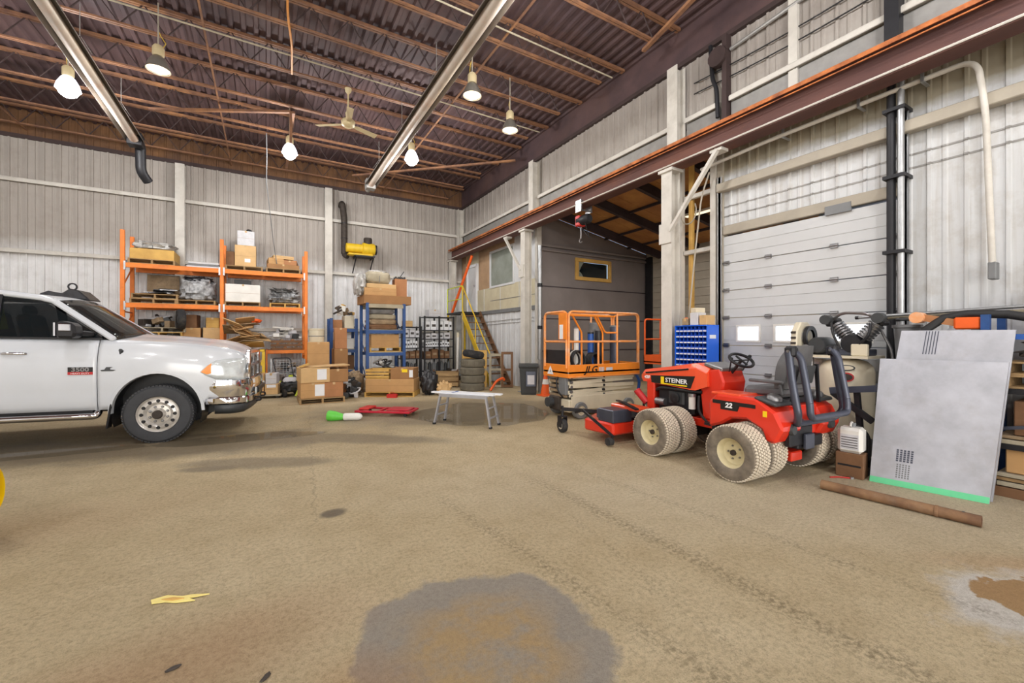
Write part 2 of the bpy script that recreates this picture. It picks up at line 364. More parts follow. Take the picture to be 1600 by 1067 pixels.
def floor_material():
    m, N, L, b = nodes_of('floor_concrete')
    tc = N.new('ShaderNodeTexCoord'); vec = tc.outputs['Object']
    sep = N.new('ShaderNodeSeparateXYZ'); L.new(vec, sep.inputs[0]); X, Y = sep.outputs[0], sep.outputs[1]
    big = nnoise(N, L, vec, 0.55, 6, 0.62); mid = nnoise(N, L, vec, 3.2, 7, 0.7); fine = nnoise(N, L, vec, 34, 6, 0.75); grit = nnoise(N, L, vec, 140, 3, 0.7)
    c = nramp(N, L, big, 0.34, 0.66, lin((204, 184, 146)), lin((224, 206, 170)))
    c = nmix(N, L, nramp(N, L, mid, 0.46, 0.70, (0, 0, 0), (0.55,) * 3), c, lin((184, 163, 124)))
    c = nmix(N, L, nramp(N, L, fine, 0.48, 0.72, (0, 0, 0), (0.5,) * 3), c, lin((148, 129, 96)))
    c = nmix(N, L, nramp(N, L, grit, 0.56, 0.70, (0, 0, 0), (0.4,) * 3), c, lin((126, 110, 84)))
    # pale swept concrete on the right, towards the tractor
    warp = N.new('ShaderNodeTexNoise'); warp.inputs['Scale'].default_value = 1.6; warp.inputs['Detail'].default_value = 6; L.new(vec, warp.inputs['Vector'])
    def ell(cx, cy, rx, ry, ang, soft, wob=0.6):
        ca, sa = math.cos(ang), math.sin(ang)
        dx = nmath(N, L, 'SUBTRACT', X, cx); dy = nmath(N, L, 'SUBTRACT', Y, cy)
        u = nmath(N, L, 'DIVIDE', nmath(N, L, 'ADD', nmath(N, L, 'MULTIPLY', dx, ca), nmath(N, L, 'MULTIPLY', dy, sa)), rx)
        v = nmath(N, L, 'DIVIDE', nmath(N, L, 'SUBTRACT', nmath(N, L, 'MULTIPLY', dy, ca), nmath(N, L, 'MULTIPLY', dx, sa)), ry)
        d = nmath(N, L, 'SQRT', nmath(N, L, 'ADD', nmath(N, L, 'MULTIPLY', u, u), nmath(N, L, 'MULTIPLY', v, v)))
        d = nmath(N, L, 'ADD', d, nmath(N, L, 'MULTIPLY', nmath(N, L, 'SUBTRACT', warp.outputs['Fac'], 0.5), wob))
        d = nmath(N, L, 'ADD', d, nmath(N, L, 'MULTIPLY', nmath(N, L, 'SUBTRACT', mid, 0.5), 0.30 + 0.25 * wob))
        return nmath(N, L, 'DIVIDE', nmath(N, L, 'SUBTRACT', 1.0 + soft, d), 2 * soft, True), d
    a, _ = ell(4.6, 1.9, 3.4, 0.9, R(-35), 0.5); c = nmix(N, L, nmath(N, L, 'MULTIPLY', a, 0.40), c, lin((214, 202, 178)))
    # damp shadowed-looking ring stain with a tan heart, nearest the camera
    a, d0 = ell(0.93, 1.87, 0.56, 0.62, R(20), 0.045, 0.5); c = nmix(N, L, nmath(N, L, 'MULTIPLY', a, 0.80), c, lin((152, 146, 140)))
    a2, _ = ell(0.92, 1.86, 0.37, 0.42, R(20), 0.16, 1.6); c = nmix(N, L, nmath(N, L, 'MULTIPLY', nmath(N, L, 'MULTIPLY', a2, nramp(N, L, mid, 0.36, 0.56)), 0.9), c, lin((188, 158, 110)))
    ring = nmath(N, L, 'MULTIPLY', a, 0.5)
    # tan soil stains on the left
    for (x, y, rx, ry, an, k, cc) in ((-0.6, 2.3, 0.9, 0.35, 0.3, 0.5, (168, 124, 84)), (-2.2, 4.6, 1.4, 0.5, 0.2, 0.35, (164, 126, 84)), (0.3, 1.75, 0.25, 0.3, 0, 0.5, (176, 132, 84)), (4.7, 0.35, 0.9, 0.14, -0.7, 0.4, (186, 136, 92))):
        a, _ = ell(x, y, rx, ry, an, 0.5); c = nmix(N, L, nmath(N, L, 'MULTIPLY', a, k), c, lin(cc))
    # damp dark ground near the puddles and the truck
    wet = None
    for (x, y, rx, ry, an, k) in ((3.3, 8.2, 2.6, 1.5, R(-15), 0.55), (-1.6, 7.6, 2.8, 0.75, R(-16), 0.65), (0.9, 6.8, 1.7, 0.28, R(-38), 0.55), (-0.1, 5.9, 0.9, 0.22, R(-25), 0.5), (0.5, 3.88, 0.10, 0.09, 0.4, 0.85), (-0.52, 5.9, 0.35, 0.12, R(-20), 0.6), (2.0, 12.4, 4.5, 1.2, 0, 0.35)):
        a, _ = ell(x, y, rx, ry, an, 0.22, 0.9); a = nmath(N, L, 'MULTIPLY', a, k)
        wet = a if wet is None else nmath(N, L, 'MAXIMUM', wet, a)
    c = nmix(N, L, wet, c, lin((104, 92, 76)))
    # white salt bloom bottom right, brown damp earth inside it
    a, _ = ell(3.72, 0.36, 0.60, 0.52, R(-28), 0.14, 1.3); c = nmix(N, L, nmath(N, L, 'MULTIPLY', a, 0.85), c, lin((222, 218, 212)))
    a, _ = ell(3.86, 0.42, 0.42, 0.34, R(-28), 0.03, 1.6); c = nmix(N, L, a, c, lin((178, 142, 96)))
    # tyre tracks: broken darker bands running down the hall
    for (x0, y0, an, w, k) in ((2.5, 1.6, R(91), 0.12, 0.55), (3.25, 2.0, R(97), 0.08, 0.45), (1.68, 1.5, R(97), 0.10, 0.5), (2.15, 2.4, R(80), 0.05, 0.4), (0.2, 4.6, R(48), 0.04, 0.3)):
        ca, sa = math.cos(an), math.sin(an)
        d = nmath(N, L, 'ABSOLUTE', nmath(N, L, 'SUBTRACT', nmath(N, L, 'MULTIPLY', nmath(N, L, 'SUBTRACT', Y, y0), ca), nmath(N, L, 'MULTIPLY', nmath(N, L, 'SUBTRACT', X, x0), sa)))
        t = nmath(N, L, 'MULTIPLY', nmath(N, L, 'SUBTRACT', w, nmath(N, L, 'ADD', d, nmath(N, L, 'MULTIPLY', nmath(N, L, 'SUBTRACT', mid, 0.5), 0.35))), 9.0, True)
        t = nmath(N, L, 'MULTIPLY', nmath(N, L, 'MULTIPLY', nmath(N, L, 'MULTIPLY', t, nramp(N, L, fine, 0.42, 0.58)), nmath(N, L, 'SUBTRACT', 4.2, Y, True)), k)
        c = nmix(N, L, t, c, lin((122, 106, 78)))
    # a long crack
    d = nmath(N, L, 'ABSOLUTE', nmath(N, L, 'ADD', nmath(N, L, 'SUBTRACT', X, nmath(N, L, 'MULTIPLY', Y, 0.075)), nmath(N, L, 'MULTIPLY', nmath(N, L, 'SUBTRACT', mid, 0.72), 0.25)))
    t = nmath(N, L, 'MULTIPLY', nmath(N, L, 'MULTIPLY', nmath(N, L, 'SUBTRACT', 0.010, d), 120, True), nmath(N, L, 'GREATER_THAN', Y, 3.7))
    c = nmix(N, L, nmath(N, L, 'MULTIPLY', t, 0.35), c, lin((132, 116, 90)))
    mu = N.new('ShaderNodeMix'); mu.data_type = 'RGBA'; mu.blend_type = 'MULTIPLY'; mu.inputs['Factor'].default_value = 1.0
    L.new(c, mu.inputs['A']); L.new(nramp(N, L, nmath(N, L, 'ADD', nmath(N, L, 'MULTIPLY', fine, 0.6), nmath(N, L, 'MULTIPLY', grit, 0.4)), 0.40, 0.64, (1.04, 1.04, 1.04), (0.80, 0.785, 0.75)), mu.inputs['B']); c = mu.outputs['Result']
    L.new(c, b.inputs['Base Color'])
    rr = nmath(N, L, 'SUBTRACT', 0.86, nmath(N, L, 'MULTIPLY', nmath(N, L, 'MAXIMUM', wet, ring), 0.52))
    L.new(rr, b.inputs['Roughness'])
    h = nmath(N, L, 'ADD', nmath(N, L, 'ADD', nmath(N, L, 'MULTIPLY', fine, 0.7), nmath(N, L, 'MULTIPLY', grit, 0.25)), nmath(N, L, 'MULTIPLY', mid, 0.8))
    bp = N.new('ShaderNodeBump'); bp.inputs['Strength'].default_value = 1.0; bp.inputs['Distance'].default_value = 0.04
    L.new(h, bp.inputs['Height']); L.new(bp.outputs[0], b.inputs['Normal'])
    return m
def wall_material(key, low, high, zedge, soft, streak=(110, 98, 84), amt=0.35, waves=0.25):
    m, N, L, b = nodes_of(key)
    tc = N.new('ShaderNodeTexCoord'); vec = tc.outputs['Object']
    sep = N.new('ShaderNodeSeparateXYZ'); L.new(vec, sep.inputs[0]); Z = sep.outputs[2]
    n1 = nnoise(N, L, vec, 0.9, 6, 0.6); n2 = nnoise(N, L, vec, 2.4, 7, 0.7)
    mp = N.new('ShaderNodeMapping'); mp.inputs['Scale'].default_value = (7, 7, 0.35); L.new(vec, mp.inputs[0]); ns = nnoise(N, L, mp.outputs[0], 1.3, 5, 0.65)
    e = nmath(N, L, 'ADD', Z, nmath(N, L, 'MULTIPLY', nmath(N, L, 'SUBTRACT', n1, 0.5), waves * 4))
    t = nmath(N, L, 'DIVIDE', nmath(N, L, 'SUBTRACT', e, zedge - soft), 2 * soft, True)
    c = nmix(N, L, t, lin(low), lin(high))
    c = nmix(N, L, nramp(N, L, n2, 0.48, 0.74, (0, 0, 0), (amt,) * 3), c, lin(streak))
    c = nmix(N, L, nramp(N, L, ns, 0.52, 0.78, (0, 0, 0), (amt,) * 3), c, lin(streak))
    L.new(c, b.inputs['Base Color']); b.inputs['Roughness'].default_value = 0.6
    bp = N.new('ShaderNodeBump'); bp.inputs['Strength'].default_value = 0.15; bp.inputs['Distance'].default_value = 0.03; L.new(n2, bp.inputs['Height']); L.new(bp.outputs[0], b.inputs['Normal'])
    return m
floor_material()
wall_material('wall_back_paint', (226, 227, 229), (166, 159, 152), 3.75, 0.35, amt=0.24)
wall_material('wall_right_paint', (202, 204, 206), (142, 135, 118), 4.22, 0.06, streak=(140, 124, 98), amt=0.4, waves=0.10)
wall_material('wall_upper_paint', (166, 160, 153), (158, 151, 145), 5.8, 0.4, streak=(120, 110, 100), amt=0.4)
wall_material('wall_mezz_paint', (216, 218, 220), (206, 206, 206), 2.4, 0.3, amt=0.2)

# corrugated sheet: profile along a run, extruded upwards; rects are openings-free fields
def corr(rects, run, face, depth=0.03, period=0.305):
    """run(u, d, z) -> point ; rects = list of (u0, u1, z0, z1)"""
    mb = MB(); pr = [(0.0, 0), (0.12, 0), (0.135, 0.35), (0.165, 0.35), (0.18, 0), (0.255, 0), (0.265, 1), (0.295, 1)]
    for (u0, u1, z0, z1) in rects:
        us = [(u0, 0.0)]; k = math.floor(u0 / period)
        while k * period < u1:
            for a, h in pr:
                u = k * period + a
                if u0 < u < u1: us.append((u, h * depth))
            k += 1
        us.append((u1, 0.0)); n = len(us)
        vs = [run(u, h, z0) for u, h in us] + [run(u, h, z1) for u, h in us]
        mb.add(vs, [(i, i + 1, n + i + 1, n + i) for i in range(n - 1)])
    return mb

floor = MB().bx(XL - 0.3, 13.0, YF - 3, D + 0.3, -0.2, 0).build('floor', 'floor_concrete'); floor['kind'] = 'structure'

# ---- back wall
wb = struct('wall_back')
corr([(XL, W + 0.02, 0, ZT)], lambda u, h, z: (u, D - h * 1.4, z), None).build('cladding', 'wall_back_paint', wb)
MB().bx(XL, W + 0.3, D + 0.03, D + 0.2, 0, DECK).build('backing', 'wall_upper_paint', wb)
for z in (1.75, 3.67, 5.44):
    MB().bx(XL, W, D - 0.12, D - 0.043, z - 0.045, z + 0.045).bx(XL, W, D - 0.135, D - 0.12, z - 0.06, z + 0.02).build('girt', 'steel_white', wb, bevel=0.008)
me = MB().bx(-0.11, 0.11, -0.26, -0.245, 0, ZT - 0.05).bx(-0.11, 0.11, -0.06, -0.045, 0, ZT - 0.05).bx(-0.01, 0.01, -0.245, -0.06, 0, ZT - 0.05).mesh('column', 'steel_white')
for x in (-6.0, -2.11, 1.81): part(wb, 'column', me, (x, D, 0))
MB().bx(XL, W, D - 0.05, D + 0.0, ZT, ZT + 0.1).build('eave_beam', 'joist_web', wb)
corr([(XL, W, ZT + 0.1, DECK)], lambda u, h, z: (u, D - h, z), None).build('gable_sheet', 'gable_brown', wb)

# ---- left and front walls (behind and beside the camera), with two doorways added to let in fill daylight
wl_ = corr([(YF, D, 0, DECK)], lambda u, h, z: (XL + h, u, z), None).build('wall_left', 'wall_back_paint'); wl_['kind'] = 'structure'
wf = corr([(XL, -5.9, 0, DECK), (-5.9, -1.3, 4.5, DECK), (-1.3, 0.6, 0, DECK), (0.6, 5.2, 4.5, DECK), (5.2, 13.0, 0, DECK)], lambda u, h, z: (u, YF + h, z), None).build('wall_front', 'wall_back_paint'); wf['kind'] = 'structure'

# ---- right wall
wr = struct('wall_right')
DY0, DY1, DZ = 2.05, 4.36, 3.2
corr([(YF, DY0 - 0.02, 0, 4.9), (DY0 - 0.02, DY1 + 0.05, DZ + 0.05, 4.9)], lambda u, h, z: (W - h * 0.7, u, z), None).build('cladding', 'wall_right_paint', wr)
corr([(YF, D, 4.9, ZT)], lambda u, h, z: (W - h, u, z), None).build('upper_cladding', 'wall_upper_paint', wr)
MB().bx(W + 0.03, W + 0.12, YF, DY0 - 0.02, 0, 4.9).bx(W + 0.03, W + 0.12, DY0 - 0.02, DY1 + 0.05, DZ + 0.04, 4.9).bx(W + 0.03, W + 0.12, YF, D, 4.9, DECK).build('backing', 'wall_upper_paint', wr)
MB().bx(W - 0.16, W - 0.031, -9, DY1 + 0.05, 3.93, 4.07).build('girt', 'siding_light', wr, bevel=0.01)
for z_ in (3.68, 3.52): corr([(-2.0, DY1 + 0.05, z_, z_ + 0.02)], lambda u, h, z: (W - 0.008 - h, u, z), None).build('lap_shadow', 'steel_grey', wr, solid=0.004)  # lap ledges; their grey draws the fold shadow along the ribs
MB().bx(W - 0.05, W - 0.025, DY0, DY1, DZ + 0.02, DZ + 0.17).build('lintel', 'siding_light', wr, bevel=0.01)
for (y0, y1) in ((10.1, D - 0.05), (5.35, 9.85), (4.4, 5.05), (-9, 4.2)):
    MB().bx(W - 0.12, W - 0.031, y0, y1, 5.40, 5.48).bx(W - 0.14, W - 0.12, y0, y1, 5.38, 5.46).build('girt', 'steel_white', wr, bevel=0.008)
    MB().bx(W - 0.06, W - 0.031, y0, y1, 5.08, 5.379).build('lower_flashing', 'steel_grey', wr)
MB().bx(W - 0.08, W, YF, D, ZT, ZT + 0.08).build('eave_beam', 'joist_web', wr)
MB().bx(W - 0.02, W, YF, D, ZT + 0.08, DECK).build('soffit', 'deck', wr)
me = MB().bx(-0.28, -0.265, -0.11, 0.11, 4.9, ZT - 0.06).bx(-0.06, -0.045, -0.11, 0.11, 4.9, ZT - 0.06).bx(-0.265, -0.06, -0.01, 0.01, 4.9, ZT - 0.06).mesh('column', 'steel_white')
for y in (9.97, 5.2, 15.2): part(wr, 'column', me, (W, y, 0))
MB().bx(W - 0.1, W - 0.03, 3.18, 3.30, 4.95, ZT).build('column', 'steel_white', wr)
MB().bx(W - 0.16, W - 0.03, 4.22, 4.30, 4.95, ZT).build('column', 'joist_web', wr)
MB().bx(W - 0.2, W - 0.03, 2.02, 2.16, 4.9, ZT).build('column', 'black_metal', wr)
MB().tube(fillet([(W - 0.1, 4.55, ZT), (W - 0.12, 4.50, 5.9), (W - 0.12, 4.42, 5.7), (W - 0.12, 4.40, 5.2)], 0.1), 0.035, 8).build('vent_pipe', 'black_metal', wr)
MB().lathe([(0.02, -0.06), (0.16, -0.06), (0.16, 0.06), (0.02, 0.06)], 14, axis_m((W - 0.16, 4.36, 6.18), (1, 0, 0))).build('wall_vent', 'joist_web', wr, smooth=40)
for z0, z1 in ((6.05, 6.12), (5.86, 5.92)):
    MB().tube([(W - 0.06, 4.9 + (-4.0) * t, z0 + (z1 - z0) * t - 0.10 * math.sin(PI * t)) for t in [i / 10 for i in range(11)]], 0.01, 6).build('cable', 'black_paint', wr)
MB().tube([(W - 0.08, 4.2, 6.25), (W - 0.08, 3.2, 6.33), (W - 0.08, 1.5, 6.40)], 0.03, 8).build('pipe', 'steel_grey', wr)

# ---- jamb posts at the ends of the side bay opening
me = MB().bx(-0.08, 0.08, -0.05, 0.05, 0, 4.9).mesh('jamb', 'steel_white')
part(wr, 'jamb', me, (W, 10.0, 0)); part(wr, 'jamb', me, (W, 4.52, 0))
MB().bx(W - 0.05, W + 0.10, 4.36, 4.46, 0, 4.9).build('jamb', 'siding_light', wr)
MB().bx(W - 0.06, W + 0.06, 4.46, 9.95, 4.84, 4.95).build('header', 'steel_white', wr)
for z in (3.05, 4.05): MB().bx(W - 0.03, W + 0.05, 4.55, 5.15, z - 0.04, z + 0.04).build('rail', 'steel_white', wr, bevel=0.01)
MB().bx(W - 0.05, W + 0.03, 5.16, 5.24, 0, 4.9).build('jamb', 'steel_white', wr)
MB().bx(W + 0.03, W + 0.09, 5.0, 5.08, 0, 4.9).build('jamb', 'wood_yellow', wr)

# ---- overhead door
dr = struct('door_1')
nz = 7; hz = DZ / nz
def door_panel(k):
    z0 = k * hz; z1 = z0 + hz - 0.012; y0, y1 = DY0, DY1; mb = MB()
    if k != 3:
        mb.bx(W - 0.02, W + 0.03, y0, y1, z0, z1)
    else:
        wins = [(DY0 + 0.30, DY0 + 0.70), (DY0 + 1.05, DY0 + 1.47), (DY0 + 1.72, DY0 + 2.06)]; zz0, zz1 = z0 + 0.08, z0 + 0.30
        mb.bx(W - 0.02, W + 0.03, y0, y1, z0, zz0).bx(W - 0.02, W + 0.03, y0, y1, zz1, z1)
        e = [y0] + [q for w in wins for q in w] + [y1]
        for i in range(0, len(e), 2): mb.bx(W - 0.02, W + 0.03, e[i], e[i + 1], zz0, zz1)
    for z in (z0 + hz * 0.33, z0 + hz * 0.66):
        if k != 3: mb.bx(W - 0.026, W - 0.02, y0, y1, z - 0.004, z + 0.004)
    o = mb.build('panel', 'door_white', dr, bevel=0.004)
    if k == 3:
        for (a, c) in wins:
            MB().bx(W, W + 0.008, a, c, zz0, zz1).build('pane', 'window_day', o)
            MB().bx(W - 0.03, W - 0.02, a - 0.03, c + 0.03, zz0 - 0.03, zz0).bx(W - 0.03, W - 0.02, a - 0.03, c + 0.03, zz1, zz1 + 0.03).bx(W - 0.03, W - 0.02, a - 0.03, a, zz0, zz1).bx(W - 0.03, W - 0.02, c, c + 0.03, zz0, zz1).build('window_frame', 'plastic_white', o)
    return o
panels = [door_panel(k) for k in range(nz)]
me = MB().bx(-0.03, 0, -0.045, 0.045, -0.03, 0.03).cyl((-0.03, -0.05, 0), (-0.03, 0.05, 0), 0.012, n=8).mesh('hinge', 'steel_bare')
for k in range(1, nz):
    for y in (2.75, 3.62, DY0 + 0.06, DY1 - 0.06): part(panels[k], 'hinge', me, (W - 0.02, y, k * hz))
for y in (DY0 - 0.05, DY1 + 0.03): MB().bx(W - 0.09, W - 0.03, y - 0.02, y + 0.02, 0, 4.2).bx(W - 0.09, W - 0.085, y - 0.04, y + 0.04, 0, 4.2).build('track', 'galv', dr)
MB().bx(W - 0.06, W - 0.03, 2.55, 2.85, DZ - 0.03, DZ + 0.09).build('header_patch', 'plastic_grey', dr)

# ---- mezzanine wall beyond the opening
wm = struct('wall_mezzanine')
corr([(10.05, D, 0, 2.30)], lambda u, h, z: (W - h * 0.6, u, z), None).build('lower_cladding', 'wall_mezz_paint', wm)
MB().bx(W + 0.03, W + 0.1, 10.05, D, 0, 4.95).build('backing', 'mezz_beige', wm)
MB().bx(W - 0.06, W + 0.05, 10.05, D, 2.30, 2.42).build('ledge', 'plastic_grey', wm, bevel=0.008)
MB().bx(W - 0.02, W + 0.03, 10.05, 13.94, 2.42, 3.20).build('lower_panel', 'mezz_beige', wm)
MB().bx(W - 0.02, W + 0.03, 12.95, 13.85, 3.20, 4.95).bx(W - 0.02, W + 0.03, 14.95, D, 3.2, 4.95).bx(W - 0.02, W + 0.03, 11.3, 12.95, 4.42, 4.95).build('upper_panel', 'mezz_brown', wm)
MB().bx(W - 0.02, W + 0.03, 10.05, 11.3, 3.20, 4.95).build('upper_panel', 'mezz_white', wm)
MB().bx(W - 0.035, W - 0.02, 10.05, 12.9, 2.74, 2.755).build('trim_strip', 'plastic_grey', wm)
for y in (11.0, 12.2, 13.4): MB().bx(W - 0.03, W - 0.02, y, y + 0.02, 2.42, 3.2).build('batten', 'mezz_white', wm)
for z in (2.05, 1.95): MB().tube([(W - 0.03, 14.0, z - 0.03), (W - 0.03, 12.2, z), (W - 0.03, 10.2, z + 0.03)], 0.008, 6).build('conduit', 'steel_grey', wm)
w1 = struct('window_1'); y0, y1, z0, z1 = 11.37, 12.88, 3.24, 4.36
MB().bx(W - 0.01, W + 0.005, y0, y1, z0, z1).build('pane', 'glass_pane', w1)
MB().bx(W - 0.05, W + 0.02, y0 - 0.07, y1 + 0.07, z0 - 0.07, z0).bx(W - 0.05, W + 0.02, y0 - 0.07, y1 + 0.07, z1, z1 + 0.07).bx(W - 0.05, W + 0.02, y0 - 0.07, y0, z0, z1).bx(W - 0.05, W + 0.02, y1, y1 + 0.07, z0, z1).build('window_frame', 'mezz_white', w1, bevel=0.006)
d2 = struct('door_2')
MB().bx(W - 0.02, W + 0.02, 14.05, 14.78, 2.42, 4.10).build('door_leaf', 'mezz_white', d2, bevel=0.004)
MB().bx(W - 0.06, W + 0.03, 13.95, 14.05, 2.42, 4.2).bx(W - 0.06, W + 0.03, 14.78, 14.88, 2.42, 4.2).bx(W - 0.06, W + 0.03, 14.05, 14.78, 4.10, 4.2).build('door_frame', 'paper_white', d2)
MB().lathe([(0.0, 0), (0.02, 0), (0.02, 0.04), (0.035, 0.05), (0.035, 0.08), (0, 0.09)], 10, axis_m((W - 0.02, 14.14, 3.4), (-1, 0, 0))).build('door_knob', 'chrome', d2, smooth=40)

# ---- side bay (lean-to) seen through the opening
LX, LY = 11.3, 10.2
wg = struct('wall_side_bay_end')
wx0, wx1, wz0, wz1 = 8.2, 9.62, 3.28, 3.92
def roofz(x): return 5.18 - (x - W) * 0.185
mb = MB(); T = 0.12
def gpoly(x0, x1, za, zb0, zb1): mb.add([(x0, LY, za), (x1, LY, za), (x1, LY, zb1), (x0, LY, zb0), (x0, LY + T, za), (x1, LY + T, za), (x1, LY + T, zb1), (x0, LY + T, zb0)], [(0, 1, 2, 3), (7, 6, 5, 4), (0, 4, 5, 1), (3, 2, 6, 7), (0, 3, 7, 4), (1, 5, 6, 2)])
gpoly(W + 0.02, wx0, 0, roofz(W), roofz(wx0)); gpoly(wx1, LX, 0, roofz(wx1), roofz(LX)); gpoly(wx0, wx1, 0, wz0, wz0); gpoly(wx0, wx1, wz1, roofz(wx0), roofz(wx1))
mb.build('wall_board', 'siding_grey', wg)
for z in (1.1, 2.05, 3.0): MB().bx(W + 0.1, LX, LY - 0.02, LY, z - 0.012, z + 0.012).build('board_lap', 'purlin_dark', wg)
for z in (4.05, 4.18): MB().bx(W + 0.1, LX, LY - 0.09, LY, z - 0.035, z + 0.035).build('girt', 'siding_grey', wg, bevel=0.01)
w2 = struct('window_2')
MB().bx(wx0 - 0.02, wx1 + 0.02, LY - 0.05, LY + 0.02, wz0 - 0.02, wz0 + 0.09).bx(wx0 - 0.02, wx1 + 0.02, LY - 0.05, LY + 0.02, wz1 - 0.09, wz1 + 0.02).bx(wx0 - 0.02, wx0 + 0.1, LY - 0.05, LY + 0.02, wz0 + 0.09, wz1 - 0.09).bx(wx1 - 0.1, wx1 + 0.02, LY - 0.05, LY + 0.02, wz0 + 0.09, wz1 - 0.09).build('window_frame', 'wood_yellow', w2, bevel=0.006)
MB().bx(wx0 + 0.1, wx1 - 0.1, LY + 0.04, LY + 0.05, wz0 + 0.09, wz1 - 0.09).build('pane', 'truck_glass', w2)
gp = [(wx0 + 0.1, wz0 + 0.09), (wx0 + 0.32, wz0 + 0.09), (wx0 + 0.24, wz0 + 0.2), (wx0 + 0.16, wz0 + 0.26), (wx0 + 0.22, wz0 + 0.38), (wx0 + 0.34, wz0 + 0.55), (wx0 + 0.1, wz1 - 0.09)]
MB().prism(gp, LY + 0.01, LY + 0.03, 'Y').build('broken_glazing', 'glass_pane', w2)
wo = struct('wall_side_bay_outer')
mb = MB().bx(LX, LX + 0.1, 3.0, LY + 0.1, 0, roofz(LX) + 0.02); mb.build('backing', 'siding_light', wo)
me = MB().bx(-0.03, 0, 0, LY - 3.0, 0, 0.235).mesh('siding_board', 'siding_light')
for k in range(17): part(wo, 'siding_board', me, (LX + 0.005 * (k % 2), 3.0, 0.25 * k))
MB().bx(LX - 0.12, LX - 0.03, 9.9, 10.15, 0, 4.2).build('downpipe', 'black_metal', wo)
ws = MB().prism([(W + 0.12, 0), (LX, 0), (LX, roofz(LX)), (W + 0.12, roofz(W + 0.12))], 2.95, 3.0, 'Y').build('wall_side_bay_front', 'siding_grey'); ws['kind'] = 'structure'
lr = struct('ceiling_side_bay')
nb = 6; nx = 3
for i in range(nb):
    for j in range(nx):
        ya, yb = 3.0 + i * 1.2, 3.0 + (i + 1) * 1.2 - 0.01; xa, xb = W + j * 1.54, W + (j + 1) * 1.54 - 0.01
        MB().add([(xa, ya, roofz(xa)), (xb, ya, roofz(xb)), (xb, yb, roofz(xb)), (xa, yb, roofz(xa)), (xa, ya, roofz(xa) + 0.02), (xb, ya, roofz(xb) + 0.02), (xb, yb, roofz(xb) + 0.02), (xa, yb, roofz(xa) + 0.02)], [(0, 1, 2, 3), (7, 6, 5, 4), (0, 4, 5, 1), (2, 6, 7, 3), (0, 3, 7, 4), (1, 5, 6, 2)]).build('roof_board', 'plywood', lr)
for y in (4.0, 5.4, 6.8, 8.2, 9.6): MB().bar((W, y, roofz(W) - 0.12), (LX, y, roofz(LX) - 0.12), 0.10, 0.22).build('rafter', 'purlin_dark', lr)
for x in (7.4, 8.4, 9.4, 10.4): MB().bx(x - 0.025, x + 0.025, 3.0, LY, roofz(x) - 0.07, roofz(x) - 0.005).build('purlin', 'purlin_dark', lr)
MB().bx(W - 0.0, LX + 0.1, 3.0, LY + 0.12, 5.3, 5.34).build('roof_cover', 'purlin_dark', lr)

# ---- ceiling: ribbed deck on open-web joists
ce = struct('ceiling')
mb = MB(); us = []; x = XL
while x < W + 0.02:
    us += [(x, DECK), (x + 0.10, DECK), (x + 0.12, DECK - 0.045), (x + 0.18, DECK - 0.045), (x + 0.20, DECK)]; x += 0.20
n = len(us)
mb.add([(u, YF, z) for u, z in us] + [(u, D + 0.1, z) for u, z in us], [(i, i + 1, n + i + 1, n + i) for i in range(n - 1)])
mb.bx(XL - 0.2, W + 0.3, YF - 0.2, D + 0.3, DECK + 0.06, DECK + 0.16)
mb.build('roof_deck', 'deck', ce)
JB = 6.72
tc_ = MB().bx(XL, W - 0.1, -0.05, -0.008, DECK - 0.10, DECK - 0.05).bx(XL, W - 0.1, 0.008, 0.05, DECK - 0.10, DECK - 0.05).mesh('top_chord', 'joist_paint')
bc_ = MB().bx(XL, W - 0.75, -0.045, -0.008, JB, JB + 0.03).bx(XL, W - 0.75, 0.008, 0.045, JB, JB + 0.03).mesh('bottom_chord', 'joist_paint')
mb = MB(); x = W - 0.75; p = 0.62
mb.bar((W - 0.15, 0, DECK - 0.08), (x, 0, JB + 0.02), 0.02, 0.02)
while x > XL + p:
    mb.bar((x, 0, JB + 0.02), (x - p / 2, 0, DECK - 0.07), 0.018, 0.018); mb.bar((x - p / 2, 0, DECK - 0.07), (x - p, 0, JB + 0.02), 0.018, 0.018); x -= p
wb_ = mb.mesh('web', 'joist_web')
for k in range(13):
    y = 15.0 - 1.4 * k
    j = bpy.data.objects.new('joist', None); col.objects.link(j); j.parent = ce; j.location = (0, y, 0)
    part(j, 'top_chord', tc_); part(j, 'bottom_chord', bc_); part(j, 'web', wb_)
for x in (-5.2, -0.9, 3.6):
    MB().bx(x - 0.015, x + 0.015, YF, D, JB - 0.005, JB + 0.02).build('bridging', 'joist_paint', ce)
for (a, b_) in (((5.9, 5.4, 6.68), (4.6, -1.0, 6.68)), ((-2.2, 12.0, 6.50), (0.5, 10.95, 6.68)), ((0.5, 10.95, 6.68), (0.5, 10.95, 5.95)), ((2.4, 14.2, 6.66), (6.3, 10.6, 6.66)), ((0.55, 10.9, 6.66), (0.55, 14.6, 6.66))):
    MB().bar(a, b_, 0.07, 0.05).build('brace_angle', 'joist_paint', ce)
for pts in ([(-9.4, 8.6, 6.70), (6.0, 8.9, 6.70)], [(-9.4, 5.9, 6.70), (6.0, 6.3, 6.70)]):
    MB().tube(pts, 0.014, 6).build('conduit', 'wood_grey', ce)
MB().tube(fillet([(0.45, 9.4, 6.70), (0.40, 8.3, 6.60), (0.30, 7.6, 6.62), (0.25, 6.0, 6.70), (0.3, 4.0, 6.72)], 0.4), 0.018, 6).build('cable', 'cable_orange', ce)

